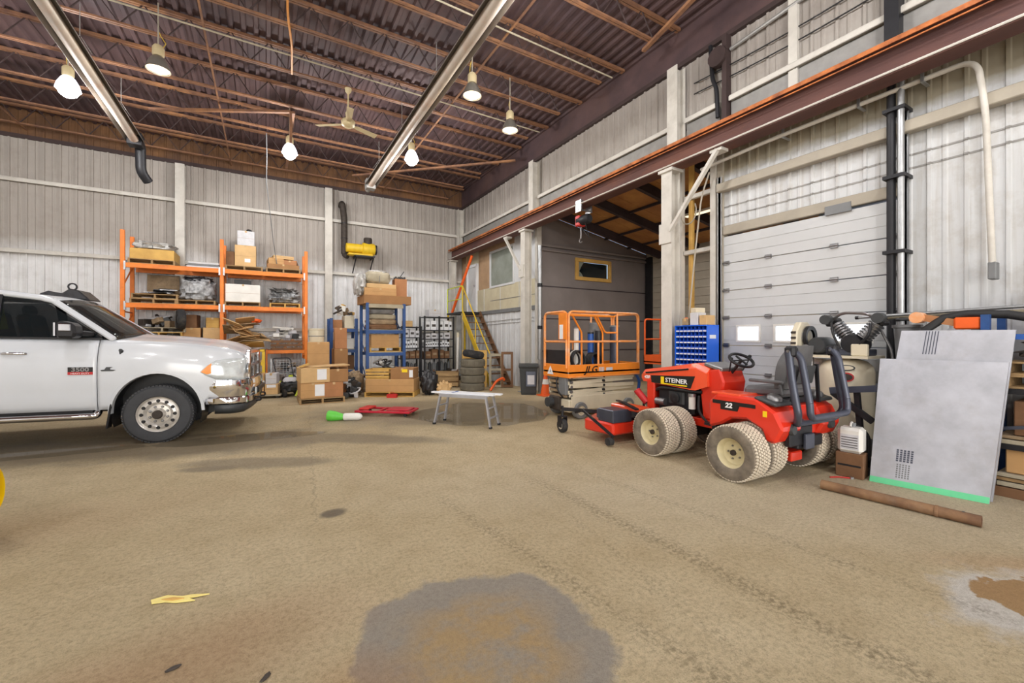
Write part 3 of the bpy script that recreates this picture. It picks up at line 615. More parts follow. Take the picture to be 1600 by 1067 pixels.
# ---- crane runway beam and its columns
cb = thing('crane_runway_beam', 'long rust-brown steel crane runway beam above the side bay opening', 'beam', (0, 0, 0))
MB().bx(6.05, 6.33, YF, 15.2, 4.45, 4.48).build('bottom_flange', 'beam_rust', cb)
MB().bx(6.18, 6.20, YF, 15.2, 4.48, 4.80).build('web', 'beam_rust', cb)
MB().bx(6.05, 6.33, YF, 15.2, 4.80, 4.83).build('top_flange', 'beam_rust', cb)
MB().bx(6.035, 6.05, YF, 15.2, 4.785, 4.835).bx(6.045, 6.06, YF, 15.2, 4.74, 4.755).build('edge_strip', 'rail_rust', cb)
MB().bx(6.15, 6.23, YF, 15.2, 4.83, 4.85).bx(6.18, 6.20, YF, 15.2, 4.85, 4.885).bx(6.165, 6.215, YF, 15.2, 4.885, 4.91).build('rail', 'rail_rust', cb)
MB().tube([(6.04, YF, 4.475), (6.04, 15.1, 4.475)], 0.014, 6).build('conduit', 'steel_white', cb)
me = MB().bx(0.068, 0.08, -0.02, 0.02, 0, 0.31).mesh('stiffener', 'beam_rust')
for k in range(14): part(cb, 'stiffener', MB().bx(-0.06, 0.0, -0.006, 0.006, 0, 0.32).mesh('stiffener', 'beam_rust') if k == 0 else cb.children[-1].data, (6.18, -6.5 + 1.55 * k, 4.48))
def crane_column(y, brace, label):
    t = thing('crane_column', label, 'column', (6.2, y, 0), 0, 'white columns carrying the crane runway beam')
    MB().bx(-0.11, -0.095, -0.11, 0.11, 0.012, 4.45).bx(0.095, 0.11, -0.11, 0.11, 0.012, 4.45).bx(-0.095, 0.095, -0.01, 0.01, 0.012, 4.45).build('shaft', 'steel_white', t)
    MB().bx(-0.17, 0.17, -0.17, 0.17, 0, 0.012).build('base_plate', 'steel_grey', t)
    MB().bx(-0.15, 0.15, -0.15, 0.15, 4.40, 4.45).build('cap_plate', 'steel_white', t)
    if brace:
        MB().bar((-0.12, brace * 0.08, 3.35), (-0.12, brace * 0.98, 4.43), 0.07, 0.05).build('knee_brace', 'steel_white', t)
        MB().bx(-0.135, -0.111, brace * 0.02 - 0.09, brace * 0.02 + 0.16, 3.15, 3.5).build('gusset', 'steel_white', t)
        MB().bx(-0.13, 0.05, brace * 0.95 - 0.1, brace * 0.95 + 0.1, 4.405, 4.45).build('brace_seat', 'steel_white', t)
    return t
crane_column(5.05, -1, 'white steel column with knee brace beside the blue bin cabinet')
crane_column(9.86, 1, 'white steel column with knee brace beside the mezzanine window')
crane_column(-1.6, 0, 'white steel column under the beam beyond the right edge')
crane_column(15.16, 0, 'white steel column in the far corner under the beam end')
# wall pipes on the right
gp = thing('conduit_pipe', 'cream pipe running under the beam and bending down the white wall', 'pipe', (0, 0, 0))
MB().tube(fillet([(6.42, 4.6, 4.36), (6.45, 3.5, 4.42), (6.5, 1.75, 4.45), (6.5, 1.38, 4.45), (6.5, 1.32, 3.9), (6.5, 1.27, 2.2)], 0.22, 8), 0.028, 10).build('pipe_run', 'steel_white', gp, smooth=50)
me = MB().bx(-0.05, 0.14, -0.015, 0.015, -0.045, -0.03).bx(-0.05, -0.035, -0.015, 0.015, -0.03, 0.08).mesh('clamp', 'galv')
for y, z in ((3.3, 4.43), (2.4, 4.44), (1.8, 4.45)): part(gp, 'clamp', me, (6.5, y, z))
MB().bx(6.47, 6.60, 1.24, 1.30, 2.1, 2.28).build('switch_box', 'plastic_grey', gp, bevel=0.008)
dp = thing('downpipe', 'pair of tall dark and silver pipes beside the overhead door', 'pipe', (6.5, 2.0, 0))
MB().cyl((0, 0, 0), (0, 0, 5.0), 0.035, n=10).build('silver_pipe', 'galv', dp, smooth=50)
MB().cyl((0.03, 0.10, 0), (0.03, 0.10, 4.9), 0.045, n=10).build('dark_pipe', 'black_metal', dp, smooth=50)
for z in (1.2, 2.5, 3.4, 4.2): MB().bx(-0.05, 0.2, -0.05, 0.16, z, z + 0.04).build('bracket', 'black_metal', dp)
sp = thing('stove_pipe', 'silver and grey insulated duct pipe standing beside the opening jamb', 'pipe', (6.45, 9.55, 0))
for i, (z0, z1) in enumerate(((0.9, 1.75), (1.78, 2.9), (2.94, 4.0))): MB().cyl((0, 0, z0), (0, 0, z1), 0.06, n=12).build('pipe_section', 'galv', sp, smooth=50)
for z in (1.72, 2.87): MB().cyl((0, 0, z), (0, 0, z + 0.1), 0.068, n=12).build('joint_band', 'black_metal', sp, smooth=50)
for z in (1.0, 3.6): MB().bar((0, 0.05, z), (0.22, 0.36, z), 0.04, 0.04).build('wall_bracket', 'galv', sp)
MB().cyl((0, 0, 0), (0, 0, 0.9), 0.045, n=12).build('lower_pipe', 'steel_grey', sp, smooth=50)
# ================================================================== overhead: lamps, heaters, fan, hoist
def lamp(x, y, z, lit, label, cover='lamp_alu'):
    t = thing('high_bay_lamp', label, 'lamp', (x, y, z), rnd.uniform(0, 3), 'high bay lamps hanging from the joists')
    MB().lathe([(0.045, 0.24), (0.10, 0.20), (0.15, 0.10), (0.175, 0.0), (0.168, 0.0), (0.14, 0.10), (0.09, 0.18), (0.0, 0.20)], 24, cap=False).build('reflector', 'reflector_glow' if lit else cover, t, smooth=50)
    (MB().lathe([(0.0, -0.14), (0.07, -0.125), (0.125, -0.08), (0.155, 0.0), (0.155, 0.02), (0.0, 0.03)], 24, cap=False) if lit else MB().lathe([(0.0, 0.02), (0.158, 0.02), (0.158, 0.03), (0.0, 0.03)], 24, cap=False)).build('lens', 'lamp_glow' if lit else 'lamp_dim', t)
    MB().lathe([(0.0, 0.235), (0.075, 0.235), (0.085, 0.26), (0.085, 0.38), (0.06, 0.42), (0.0, 0.42)], 14).build('ballast_housing', 'fan_cream', t, smooth=40)
    MB().cyl((0, 0, 0.42), (0, 0, DECK - 0.05 - z), 0.012, n=6).build('hanger_rod', 'siding_light', t)
    MB().tube([(0.06, 0, 0.4), (0.10, 0, 0.5), (0.04, 0.02, 0.6), (0.0, 0, 0.68)], 0.007, 5).build('cord', 'cable_yellow', t)
    d = bpy.data.lights.new('lamp_light', 'POINT'); d.energy = LAMP_POWER if lit else LAMP_POWER * 0.1; d.color = LAMP_COLOR if lit else (1, 0.9, 0.72); d.shadow_soft_size = 0.16
    o = bpy.data.objects.new('lamp_light', d); col.objects.link(o); o.parent = t; o.location = (0, 0, -0.34)
    return t
lamp(0.51, 11.68, 6.0, True, 'brightly lit high bay lamp left of the ceiling fan')
lamp(3.2, 10.54, 6.0, True, 'brightly lit high bay lamp beside the lower end of the right tube heater')
lamp(-3.1, 10.7, 6.0, True, 'brightly lit high bay lamp left of the left tube heater')
lamp(-1.58, 9.26, 6.05, False, 'pale dim high bay lamp right of the left tube heater')
lamp(3.33, 7.18, 6.0, False, 'pale dim bell-shaped high bay lamp right of the right tube heater')
lamp(4.6, 7.97, 6.0, False, 'small pale dim high bay lamp nearest the right wall')
for (x, y) in ((3.0, 4.3), (-2.9, 4.8), (-6.4, 8.2), (4.4, 0.2), (0.4, 0.6), (-4.6, 0.2), (2.5, -4.2), (-2.8, -4.2), (-7.2, -4)):  # unseen lamps added as fill; the first stands for the glare overhead
    lamp(x, y, 6.1, True, 'unseen high bay lamp lighting the camera end of the hall')
# unseen lamp added to brighten the side bay
sb = thing('side_bay_fill_lamp', 'unseen batten lamp added under the side bay rafters as fill', 'lamp', (8.9, 6.2, 4.45))
MB().bx(-0.08, 0.08, -0.6, 0.6, 0.0, 0.05).build('lamp_body', 'plastic_white', sb)
MB().bx(-0.05, 0.05, -0.58, 0.58, -0.02, 0.0).build('lamp_diffuser', 'lamp_dim', sb)
for y_ in (-0.5, 0.5): MB().cyl((0, y_, 0.05), (0, y_, 0.32), 0.008, n=6).build('lamp_hanger', 'steel_grey', sb)
d = bpy.data.lights.new('side_bay_fill', 'AREA'); d.shape = 'RECTANGLE'; d.size = 0.2; d.size_y = 1.2; d.energy = 110; d.color = (1, 0.95, 0.88)
o = bpy.data.objects.new('side_bay_fill', d); col.objects.link(o); o.parent = sb; o.location = (0, 0, -0.05)

def tube_heater(x, y0, y1, z, label, elbow):
    t = thing('tube_heater', label, 'heater', (x, y1, z), 0, 'radiant tube heaters under the roof')
    L_ = y0 - y1
    MB().cyl((0, 0, 0), (0, L_, 0), 0.085, n=14).build('burner_tube', 'heater_tube', t, smooth=50)
    poly = [(-0.17, -0.03), (-0.11, 0.10), (0.11, 0.10), (0.17, -0.03), (0.165, -0.03), (0.105, 0.092), (-0.105, 0.092), (-0.165, -0.03)]
    MB().prism(poly, 0.1, L_, 'Y').build('reflector', 'heater_reflector', t)
    for yy in (-1.0, -3.2, -5.4, -7.6):
        MB().tube([(-0.14, yy, 0.1), (0, yy, 0.35), (0.14, yy, 0.1)], 0.006, 5).cyl((0, yy, 0.34), (0, yy, JB - z + 0.02), 0.006, n=5).build('chain', 'steel_grey', t) if yy > L_ else None
    MB().bx(-0.13, 0.13, -0.05, 0.22, -0.12, 0.16).build('burner_box', 'black_metal' if elbow else 'steel_grey', t, bevel=0.01)
    if elbow:
        MB().tube(fillet([(0.02, 0.20, 0.02), (0.02, 0.42, 0.02), (0.02, 0.46, -0.55), (0.12, 0.62, -0.72)], 0.16, 5), 0.10, 12).build('flue_elbow', 'black_metal', t, smooth=50)
    else:
        MB().cyl((0.0, 0.2, 0.0), (0.0, 0.45, -0.03), 0.07, n=10).build('flue_elbow', 'steel_grey', t, smooth=50)
    return t
tube_heater(2.62, 0.5, 12.55, 5.9, 'long silver radiant tube heater hanging diagonally across the middle of the picture', False)
tube_heater(-2.52, 1.5, 12.35, 5.9, 'long silver radiant tube heater with black flue elbow at upper left', True)

f = thing('ceiling_fan', 'cream three-blade ceiling fan hanging between the joists', 'fan', (1.5, 9.4, 6.0), R(25))
MB().lathe([(0, -0.10), (0.07, -0.09), (0.13, -0.05), (0.14, 0.03), (0.10, 0.08), (0.04, 0.10), (0, 0.10)], 20).build('motor', 'fan_cream', f, smooth=50)
MB().cyl((0, 0, 0.08), (0, 0, 0.66), 0.016, n=8).build('downrod', 'fan_cream', f)
MB().lathe([(0.016, 0.12), (0.05, 0.13), (0.06, 0.20), (0.03, 0.26), (0.016, 0.27)], 14).build('rod_cover', 'fan_cream', f, smooth=50)
MB().lathe([(0.016, 0.60), (0.06, 0.66), (0.07, 0.72)], 14).build('canopy', 'fan_cream', f, smooth=50)
me = MB().add([(0.12, -0.02, 0.0), (0.20, -0.055, 0.012), (0.68, -0.075, 0.02), (0.70, 0.055, -0.01), (0.20, 0.05, -0.008), (0.12, 0.02, 0.0)] + [(0.12, -0.02, -0.008), (0.20, -0.055, 0.004), (0.68, -0.075, 0.012), (0.70, 0.055, -0.018), (0.20, 0.05, -0.016), (0.12, 0.02, -0.008)], [(0, 1, 2, 3, 4, 5), (11, 10, 9, 8, 7, 6)] + [(i, 6 + i, 6 + (i + 1) % 6, (i + 1) % 6) for i in range(6)]).mesh('blade', 'fan_cream')
for k in range(3): part(f, 'blade', me, (0, 0, -0.02), (0, 0, R(120 * k)))

# yellow forced-air heater on the back wall, with its dark stovepipe
h = thing('wall_heater', 'yellow barrel-shaped forced-air heater on brackets on the back wall', 'heater', (2.8, 14.85, 4.2))
MB().lathe([(0.0, -0.50), (0.13, -0.50), (0.15, -0.48), (0.15, 0.0), (0.21, 0.03), (0.21, 0.36), (0.18, 0.42), (0.0, 0.42)], 20, axis_m((0, 0, 0.28), (1, 0, 0))).build('barrel', 'yellow_paint', h, smooth=40)
MB().lathe([(0.0, -0.02), (0.14, -0.02), (0.17, 0.02), (0.17, 0.06), (0, 0.06)], 16, axis_m((0.42, 0, 0.28), (1, 0, 0))).build('fan_guard', 'black_metal', h, smooth=40)
MB().lathe([(0, 0), (0.14, 0), (0.14, 0.22), (0.12, 0.26), (0, 0.26)], 14, axis_m((0.2, 0, 0.40), (0, 0, 1))).build('top_housing', 'junk_dark', h, smooth=40)
MB().bx(-0.45, 0.35, -0.16, 0.16, 0.03, 0.10).build('fuel_tank', 'yellow_paint', h, bevel=0.02)
MB().bx(-0.25, 0.40, -0.2, 0.25, 0.0, 0.03).build('shelf_plate', 'black_metal', h)
for x in (-0.2, 0.35): MB().bar((x, -0.18, 0.0), (x - 0.03, 0.38, -0.50), 0.03, 0.03).bar((x, -0.2, -0.01), (x, 0.4, -0.01), 0.03, 0.03).build('bracket', 'black_metal', h)
sv = thing('flue_pipe', 'dark green-grey stovepipe with elbow beside the yellow wall heater', 'pipe', (2.23, 15.12, 4.3))
MB().tube(fillet([(-0.02, 0.14, 1.62), (-0.02, -0.05, 1.70), (0.05, -0.05, 1.2), (0.05, -0.05, 0.0)], 0.15, 5), 0.10, 12).build('pipe', 'junk_dark', sv, smooth=50)
for z in (0.5, 1.0): MB().cyl((0.05, -0.05, z), (0.05, -0.05, z + 0.03), 0.108, n=12).build('joint_band', 'black_metal', sv)
MB().tube(fillet([(0.05, -0.05, 0.05), (0.05, -0.05, -0.05), (0.14, -0.15, -0.10)], 0.06, 3), 0.08, 10).build('lower_elbow', 'junk_dark', sv, smooth=50)

# hanging pull cord at the back
tag(MB().tube([(0.02, 12.45, 6.7), (0.03, 12.5, 6.1), (0.02, 12.9, 5.6), (0.2, 14.0, 4.2), (0.3, 14.35, 3.6)], 0.011, 5).build('pull_cord', 'plastic_grey'), 'thin slack grey cable hanging from the joists to the orange rack', 'cable')
# chain hoist on the beam
hs = thing('chain_hoist', 'small black electric chain hoist hanging from the crane beam', 'hoist', (6.19, 7.4, 4.0))
MB().bx(-0.16, -0.13, -0.10, 0.10, 0.30, 0.56).bx(0.13, 0.16, -0.10, 0.10, 0.30, 0.56).cyl((-0.16, 0, 0.36), (0.16, 0, 0.36), 0.02, n=8).build('trolley', 'steel_bare', hs)
for sx in (-1, 1):
    for sy in (-1, 1): MB().cyl((sx * 0.12, sy * 0.06, 0.525), (sx * 0.08, sy * 0.06, 0.525), 0.03, n=10).build('trolley_wheel', 'steel_bare', hs)
MB().lathe([(0, -0.2), (0.08, -0.2), (0.11, -0.16), (0.11, 0.16), (0.08, 0.2), (0, 0.2)], 16, axis_m((0, 0, 0.14), (0, 1, 0))).build('motor_body', 'black_metal', hs, smooth=40)
MB().bx(-0.10, 0.10, 0.05, 0.20, 0.02, 0.26).build('gear_case', 'plastic_red', hs, bevel=0.02)
MB().cyl((0, 0.1, 0.0), (0, 0.1, -0.25), 0.012, n=6).build('chain', 'steel_bare', hs)
MB().tube(arc((0.1, -0.30), 0.05, R(90), R(-150), 8, 'YZ', 0.0), 0.014, 6).build('hook', 'steel_bare', hs)
MB().tube([(-0.05, -0.1, 0.05), (-0.06, -0.25, -0.3), (-0.04, -0.12, -0.2), (-0.05, 0.0, -0.05)], 0.008, 5).build('cord', 'black_paint', hs)
# coil of cable and cords in the jamb bay
tag(MB().tube([(6.55, 4.95 - 0.16 * math.cos(t), 3.75 + 0.22 * math.sin(t)) for t in [R(a) for a in range(150, 391, 20)]], 0.012, 6).build('cable_loop', 'siding_light'), 'loop of pale cable hanging between the jamb posts', 'cable')
tag(MB().tube(fillet([(6.5, 4.5, 4.3), (6.45, 4.62, 3.9), (6.4, 4.72, 2.8), (6.3, 4.76, 1.76)], 0.3), 0.014, 6).build('drop_cord', 'siding_light'), 'pale drop cord hanging down to the blue bin cabinet', 'cable')
# ================================================================== white pickup truck
TW = 1.0
tr = thing('pickup_truck', 'white crew-cab pickup truck parked at the left', 'truck', (-1.23, 8.70, 0), R(-5.3))
def ztop(u):
    pts = [(-5.25, 1.46), (-3.0, 1.47), (-0.75, 1.455), (-0.45, 1.445), (0.2, 1.415), (0.7, 1.36), (0.92, 1.31), (1.02, 1.24)]
    for (a, za), (b, zb) in zip(pts, pts[1:]):
        if u <= b: return za + (zb - za) * (u - a) / (b - a)
    return pts[-1][1]
def halfw(u):
    w = TW
    if u > 0.45: w -= 0.16 * ((u - 0.45) / 0.6) ** 2
    for c in (0.0, -3.79):
        w += 0.028 * math.exp(-((u - c) / 0.5) ** 2)
    if u < -3.1: w += 0.10 * math.exp(-((u + 3.79) / 0.55) ** 2)
    return w
def ysec(u, z):
    zt = ztop(u); t = (z - 0.42) / (zt - 0.42); w = halfw(u)
    return w - 0.10 * max(0, (t - 0.60) / 0.40) ** 2.2 - 0.05 * max(0, (0.28 - t) / 0.28) ** 1.5 - 0.012 * math.exp(-((t - 0.30) / 0.05) ** 2)
AR, AZ = 0.51, 0.44
def zbot(u):
    z = 0.50
    if u > 0.52: z = 0.62
    for c in (0.0, -3.79):
        d = abs(u - c)
        if d < AR: z = max(z, AZ + (AR + 0.04) * math.sqrt(max(0, 1 - (d / AR) ** 2)))
    return z
us = [-5.2 + i * 0.1 for i in range(64)]
for c in (0.0, -3.79): us += [c + AR * math.cos(R(a)) * s_ for a in range(0, 91, 6) for s_ in (1, -1)] + [c - AR - 0.004, c + AR + 0.004]
us = sorted(set(round(u, 4) for u in us if -5.2 <= u <= 1.02)); us.append(1.02)
NZ = 14
def side_patch(u0, u1, sgn):
    P = []
    for u in [q for q in us if u0 - 1e-6 <= q <= u1 + 1e-6]:
        zb, zt = zbot(u), ztop(u); P.append([(u, sgn * ysec(u, zb + (zt - zb) * k / NZ), zb + (zt - zb) * k / NZ) for k in range(NZ + 1)])
    return P
for c in (-0.65, -1.68, -2.70, -2.95): us.append(c)
us = sorted(set(us))
for sgn in (-1, 1):
    for nm, a, b_ in (('front_fender', -0.65, 1.02), ('front_door', -1.68, -0.65), ('rear_door', -2.70, -1.68), ('cab_corner', -2.95, -2.70), ('bed_side', -5.2, -2.95)):
        g = 0.006
        P = side_patch(a, b_, sgn); P[0] = [(p[0] + g, p[1], p[2]) for p in P[0]]; P[-1] = [(p[0] - g, p[1], p[2]) for p in P[-1]]
        o = MB().grid(P).build(nm, 'truck_white', tr, smooth=35, solid=0.03)
        if nm in ('front_door', 'rear_door'):
            hu = a + 0.22
            MB().tube([(hu - 0.11, sgn * (ysec(hu, 1.26) + 0.005), 1.26), (hu - 0.08, sgn * (ysec(hu, 1.26) + 0.04), 1.265), (hu + 0.08, sgn * (ysec(hu, 1.26) + 0.04), 1.265), (hu + 0.11, sgn * (ysec(hu, 1.26) + 0.005), 1.26)], 0.017, 8).build('handle', 'chrome', o, smooth=50)
        if nm == 'front_door':
            y = ysec(-0.86, 1.06) + 0.004
            MB().bx(-0.94, -0.69, min(sgn * y, sgn * (y + 0.008)), max(sgn * y, sgn * (y + 0.008)), 1.02, 1.085).build('badge', 'decal_black', o)
            MB().bx(-0.94, -0.69, min(sgn * y, sgn * (y + 0.010)), max(sgn * y, sgn * (y + 0.010)), 0.985, 1.02).build('badge_strip', 'decal_red', o)
            text('badge_text', '3500', 0.075, 'steel_bare', o, frame_m((-0.815, sgn * (y + 0.012), 1.05), (-sgn, 0, 0), (0, 0, 1)), 0.002, 0.002, 1.2)
            text('badge_text', 'HEAVY DUTY', 0.026, 'decal_white', o, frame_m((-0.815, sgn * (y + 0.013), 1.002), (-sgn, 0, 0), (0, 0, 1)), 0.001, 0, 1.2)
        if nm == 'front_fender':
            y = ysec(-0.55, 1.06) + 0.004
            MB().prism([(-0.60, 1.03), (-0.48, 1.03), (-0.45, 1.045), (-0.51, 1.05), (-0.51, 1.07), (-0.48, 1.085), (-0.55, 1.085), (-0.57, 1.05), (-0.61, 1.045)], min(sgn * y, sgn * (y + 0.006)), max(sgn * y, sgn * (y + 0.006)), 'Y').build('emblem', 'plastic_dark', o)
            MB().bar((-0.42, sgn * (ysec(-0.42, 1.30) - 0.01), 1.27), (-0.40, sgn * (ysec(-0.42, 1.30) + 0.01), 1.32), 0.03, 0.05).build('antenna_base', 'plastic_dark', o)
# inner shell so that nothing shows through the panel gaps
MB().bx(-2.99, -0.5, -0.90, 0.90, 0.5, 1.40).build('cab_floor_shell', 'black_paint', tr)
MB().bx(-5.1, -3.1, -0.78, 0.78, 0.75, 0.80).bx(-5.2, -5.14, -0.9, 0.9, 0.6, 1.42).bx(-3.12, -3.06, -0.92, 0.92, 0.6, 1.44).build('cargo_bed', 'truck_white', tr)
MB().bx(-5.0, 0.85, -0.55, -0.42, 0.42, 0.58).bx(-5.0, 0.85, 0.42, 0.55, 0.42, 0.58).bx(-0.15, 0.15, -0.8, 0.8, 0.33, 0.47).bx(-3.95, -3.65, -0.8, 0.8, 0.33, 0.47).build('chassis', 'black_paint', tr)
for sgn in (-1, 1):
    for c in (0.0, -3.79):
        mb = MB(); P = []
        for a in range(-20, 201, 10):
            g = R(a); P.append([(c + (AR + 0.02) * math.cos(g), sgn * 0.62, AZ + (AR + 0.06) * math.sin(g)), (c + (AR + 0.005) * math.cos(g), sgn * 0.975, AZ + (AR + 0.045) * math.sin(g))])
        mb.grid(P); mb.add([(c - 0.6, sgn * 0.62, 0.35), (c + 0.6, sgn * 0.62, 0.35), (c + 0.6, sgn * 0.62, 1.05), (c - 0.6, sgn * 0.62, 1.05)], [(0, 1, 2, 3)])
        mb.build('wheel_liner', 'black_paint', tr)
        mb = MB(); P = []
        for a in range(0, 181, 9):
            g = R(a); u = c + AR * math.cos(g); z = AZ + (AR + 0.04) * math.sin(g); yy = ysec(u, max(z, 0.5))
            P.append([(c + (AR - 0.005) * math.cos(g), sgn * (yy - 0.06), AZ + (AR + 0.03) * math.sin(g)), (u, sgn * (yy + 0.006), z), (c + (AR + 0.035) * math.cos(g), sgn * (yy + 0.006), AZ + (AR + 0.075) * math.sin(g)), (c + (AR + 0.04) * math.cos(g), sgn * (yy - 0.01), AZ + (AR + 0.08) * math.sin(g))])
        mb.grid(P).build('fender_lip', 'truck_white', tr, smooth=40)
        MB().box((c - AR - 0.02, sgn * 0.93, 0.42), (0.025, 0.14, 0.36), (0, R(8), 0)).build('mud_flap', 'black_paint', tr, bevel=0.006)
# hood, cowl, front
P = []
for u in [-0.50, -0.42, -0.3, -0.1, 0.1, 0.3, 0.5, 0.65, 0.78, 0.88, 0.95, 1.0, 1.03]:
    wv = ysec(min(u, 1.02), ztop(u)); row = []
    for k in range(-12, 13):
        t = k / 12; a = abs(t); crown = 0.075 * (1 - a ** 2.2) * min(1, (1.08 - u) / 0.35)
        bulge = 0.025 * math.exp(-((a - 0.0) / 0.38) ** 4)
        row.append((u + 0.05 * (1 - t * t) * (1 if u > 0.6 else 0) * (u - 0.6) / 0.4, t * wv, ztop(u) + crown + bulge - (0.05 if u > 1.01 else 0)))
    P.append(row)
MB().grid(P).build('hood', 'truck_white', tr, smooth=50, solid=0.02)
MB().bx(0.86, 0.98, -0.80, 0.80, 0.6, 1.22).build('radiator_support', 'black_paint', tr)
gr = MB().prism([(-0.56, 0.84), (0.56, 0.84), (0.60, 1.0), (0.58, 1.27), (-0.58, 1.27), (-0.60, 1.0)], 0.97, 1.05, 'X').build('grille', 'plastic_dark', tr, bevel=0.015)
MB().bx(1.02, 1.085, -0.60, 0.60, 1.25, 1.33).bx(1.02, 1.085, -0.58, 0.58, 0.82, 0.87).bx(1.02, 1.085, -0.63, -0.56, 0.84, 1.30).bx(1.02, 1.085, 0.56, 0.63, 0.84, 1.30).build('grille_surround', 'chrome', gr, bevel=0.015)
MB().bx(1.04, 1.075, -0.045, 0.045, 0.86, 1.26).bx(1.04, 1.075, -0.57, 0.57, 1.03, 1.10).build('crosshair_bar', 'chrome', gr, bevel=0.012)
for z in (0.92, 0.97, 1.15, 1.20): MB().bx(1.03, 1.055, -0.56, 0.56, z, z + 0.012).build('grille_slat', 'black_paint', gr)
MB().prism([(-0.045, 1.09), (0.045, 1.09), (0.05, 1.13), (0.02, 1.19), (-0.02, 1.19), (-0.05, 1.13)], 1.075, 1.09, 'X').build('grille_emblem', 'steel_bare', gr)
for sgn in (-1, 1):
    P = []
    for u, za, zb in ((0.50, 1.0, 1.01), (0.58, 0.94, 1.10), (0.68, 0.89, 1.17), (0.80, 0.87, 1.19), (0.92, 0.86, 1.20), (1.02, 0.86, 1.20)):
        P.append([(u, sgn * (ysec(u, z) + 0.008), z) for z in (za + (zb - za) * k / 5 for k in range(6))])
    P.append([(1.045, sgn * 0.74, z) for z in (0.86 + 0.34 * k / 5 for k in range(6))]); P.append([(1.055, sgn * 0.62, z) for z in (0.86 + 0.34 * k / 5 for k in range(6))])
    hl = MB().grid(P).build('headlight', 'lamp_lens', tr, smooth=50, solid=0.02)
    P = []
    for u, za, zb in ((0.51, 1.0, 1.01), (0.58, 0.965, 1.085), (0.63, 0.98, 1.13)):
        P.append([(u, sgn * (ysec(u, z) + 0.013), z) for z in (za + (zb - za) * k / 3 for k in range(4))])
    MB().grid(P).build('turn_signal', 'amber', hl, smooth=50)
    MB().lathe([(0, 0), (0.075, 0.0), (0.09, 0.02), (0.07, 0.025), (0, 0.005)], 16, axis_m((1.058, sgn * 0.74, 1.03), (1, 0, 0))).build('headlight_bowl', 'chrome', hl, smooth=50)
# chrome bumper wrapping the corners
def bump_pt(t, out=0.0):
    a = abs(t); s_ = 1 if t > 0 else -1
    if a < 0.68: return (1.16 - 0.05 * (a / 0.68) ** 2 + out, s_ * a * 1.0)
    b_ = (a - 0.68) / 0.32; return (1.11 - 0.55 * b_ ** 1.6 + out * (1 - b_), s_ * (0.68 + 0.30 * min(1, b_ * 1.8) ** 0.7 + out * b_))
prof = [(0.86, -0.05), (0.87, 0.0), (0.78, 0.015), (0.70, 0.0), (0.62, -0.02), (0.60, 0.01), (0.52, 0.0), (0.50, -0.05)]
P = [[(*bump_pt(t, o_), z) for z, o_ in prof] for t in [-1 + i / 20 for i in range(41)]]
bmp = MB().grid(P).build('front_bumper', 'chrome', tr, smooth=50, solid=0.02)
P = [[(*bump_pt(t, o_), z) for z, o_ in ((0.50, -0.02), (0.42, -0.03), (0.36, -0.09))] for t in [-0.96 + i * 0.048 for i in range(41)]]
MB().grid(P).build('air_dam', 'plastic_dark', bmp, smooth=50, solid=0.02)
MB().bx(1.10, 1.18, -0.42, 0.42, 0.62, 0.70).build('bumper_intake', 'black_paint', bmp, bevel=0.01)
for sgn in (-1, 1):
    MB().lathe([(0, 0.02), (0.05, 0.02), (0.065, 0.0)], 14, axis_m((1.145, sgn * 0.56, 0.66), (1, 0, 0))).build('fog_lamp', 'lamp_lens', bmp, smooth=40)
    MB().tube(fillet([(1.05, sgn * 0.32, 0.47), (1.20, sgn * 0.32, 0.47), (1.20, sgn * 0.32, 0.53), (1.06, sgn * 0.32, 0.53)], 0.03), 0.014, 6).build('tow_hook', 'black_metal', bmp)
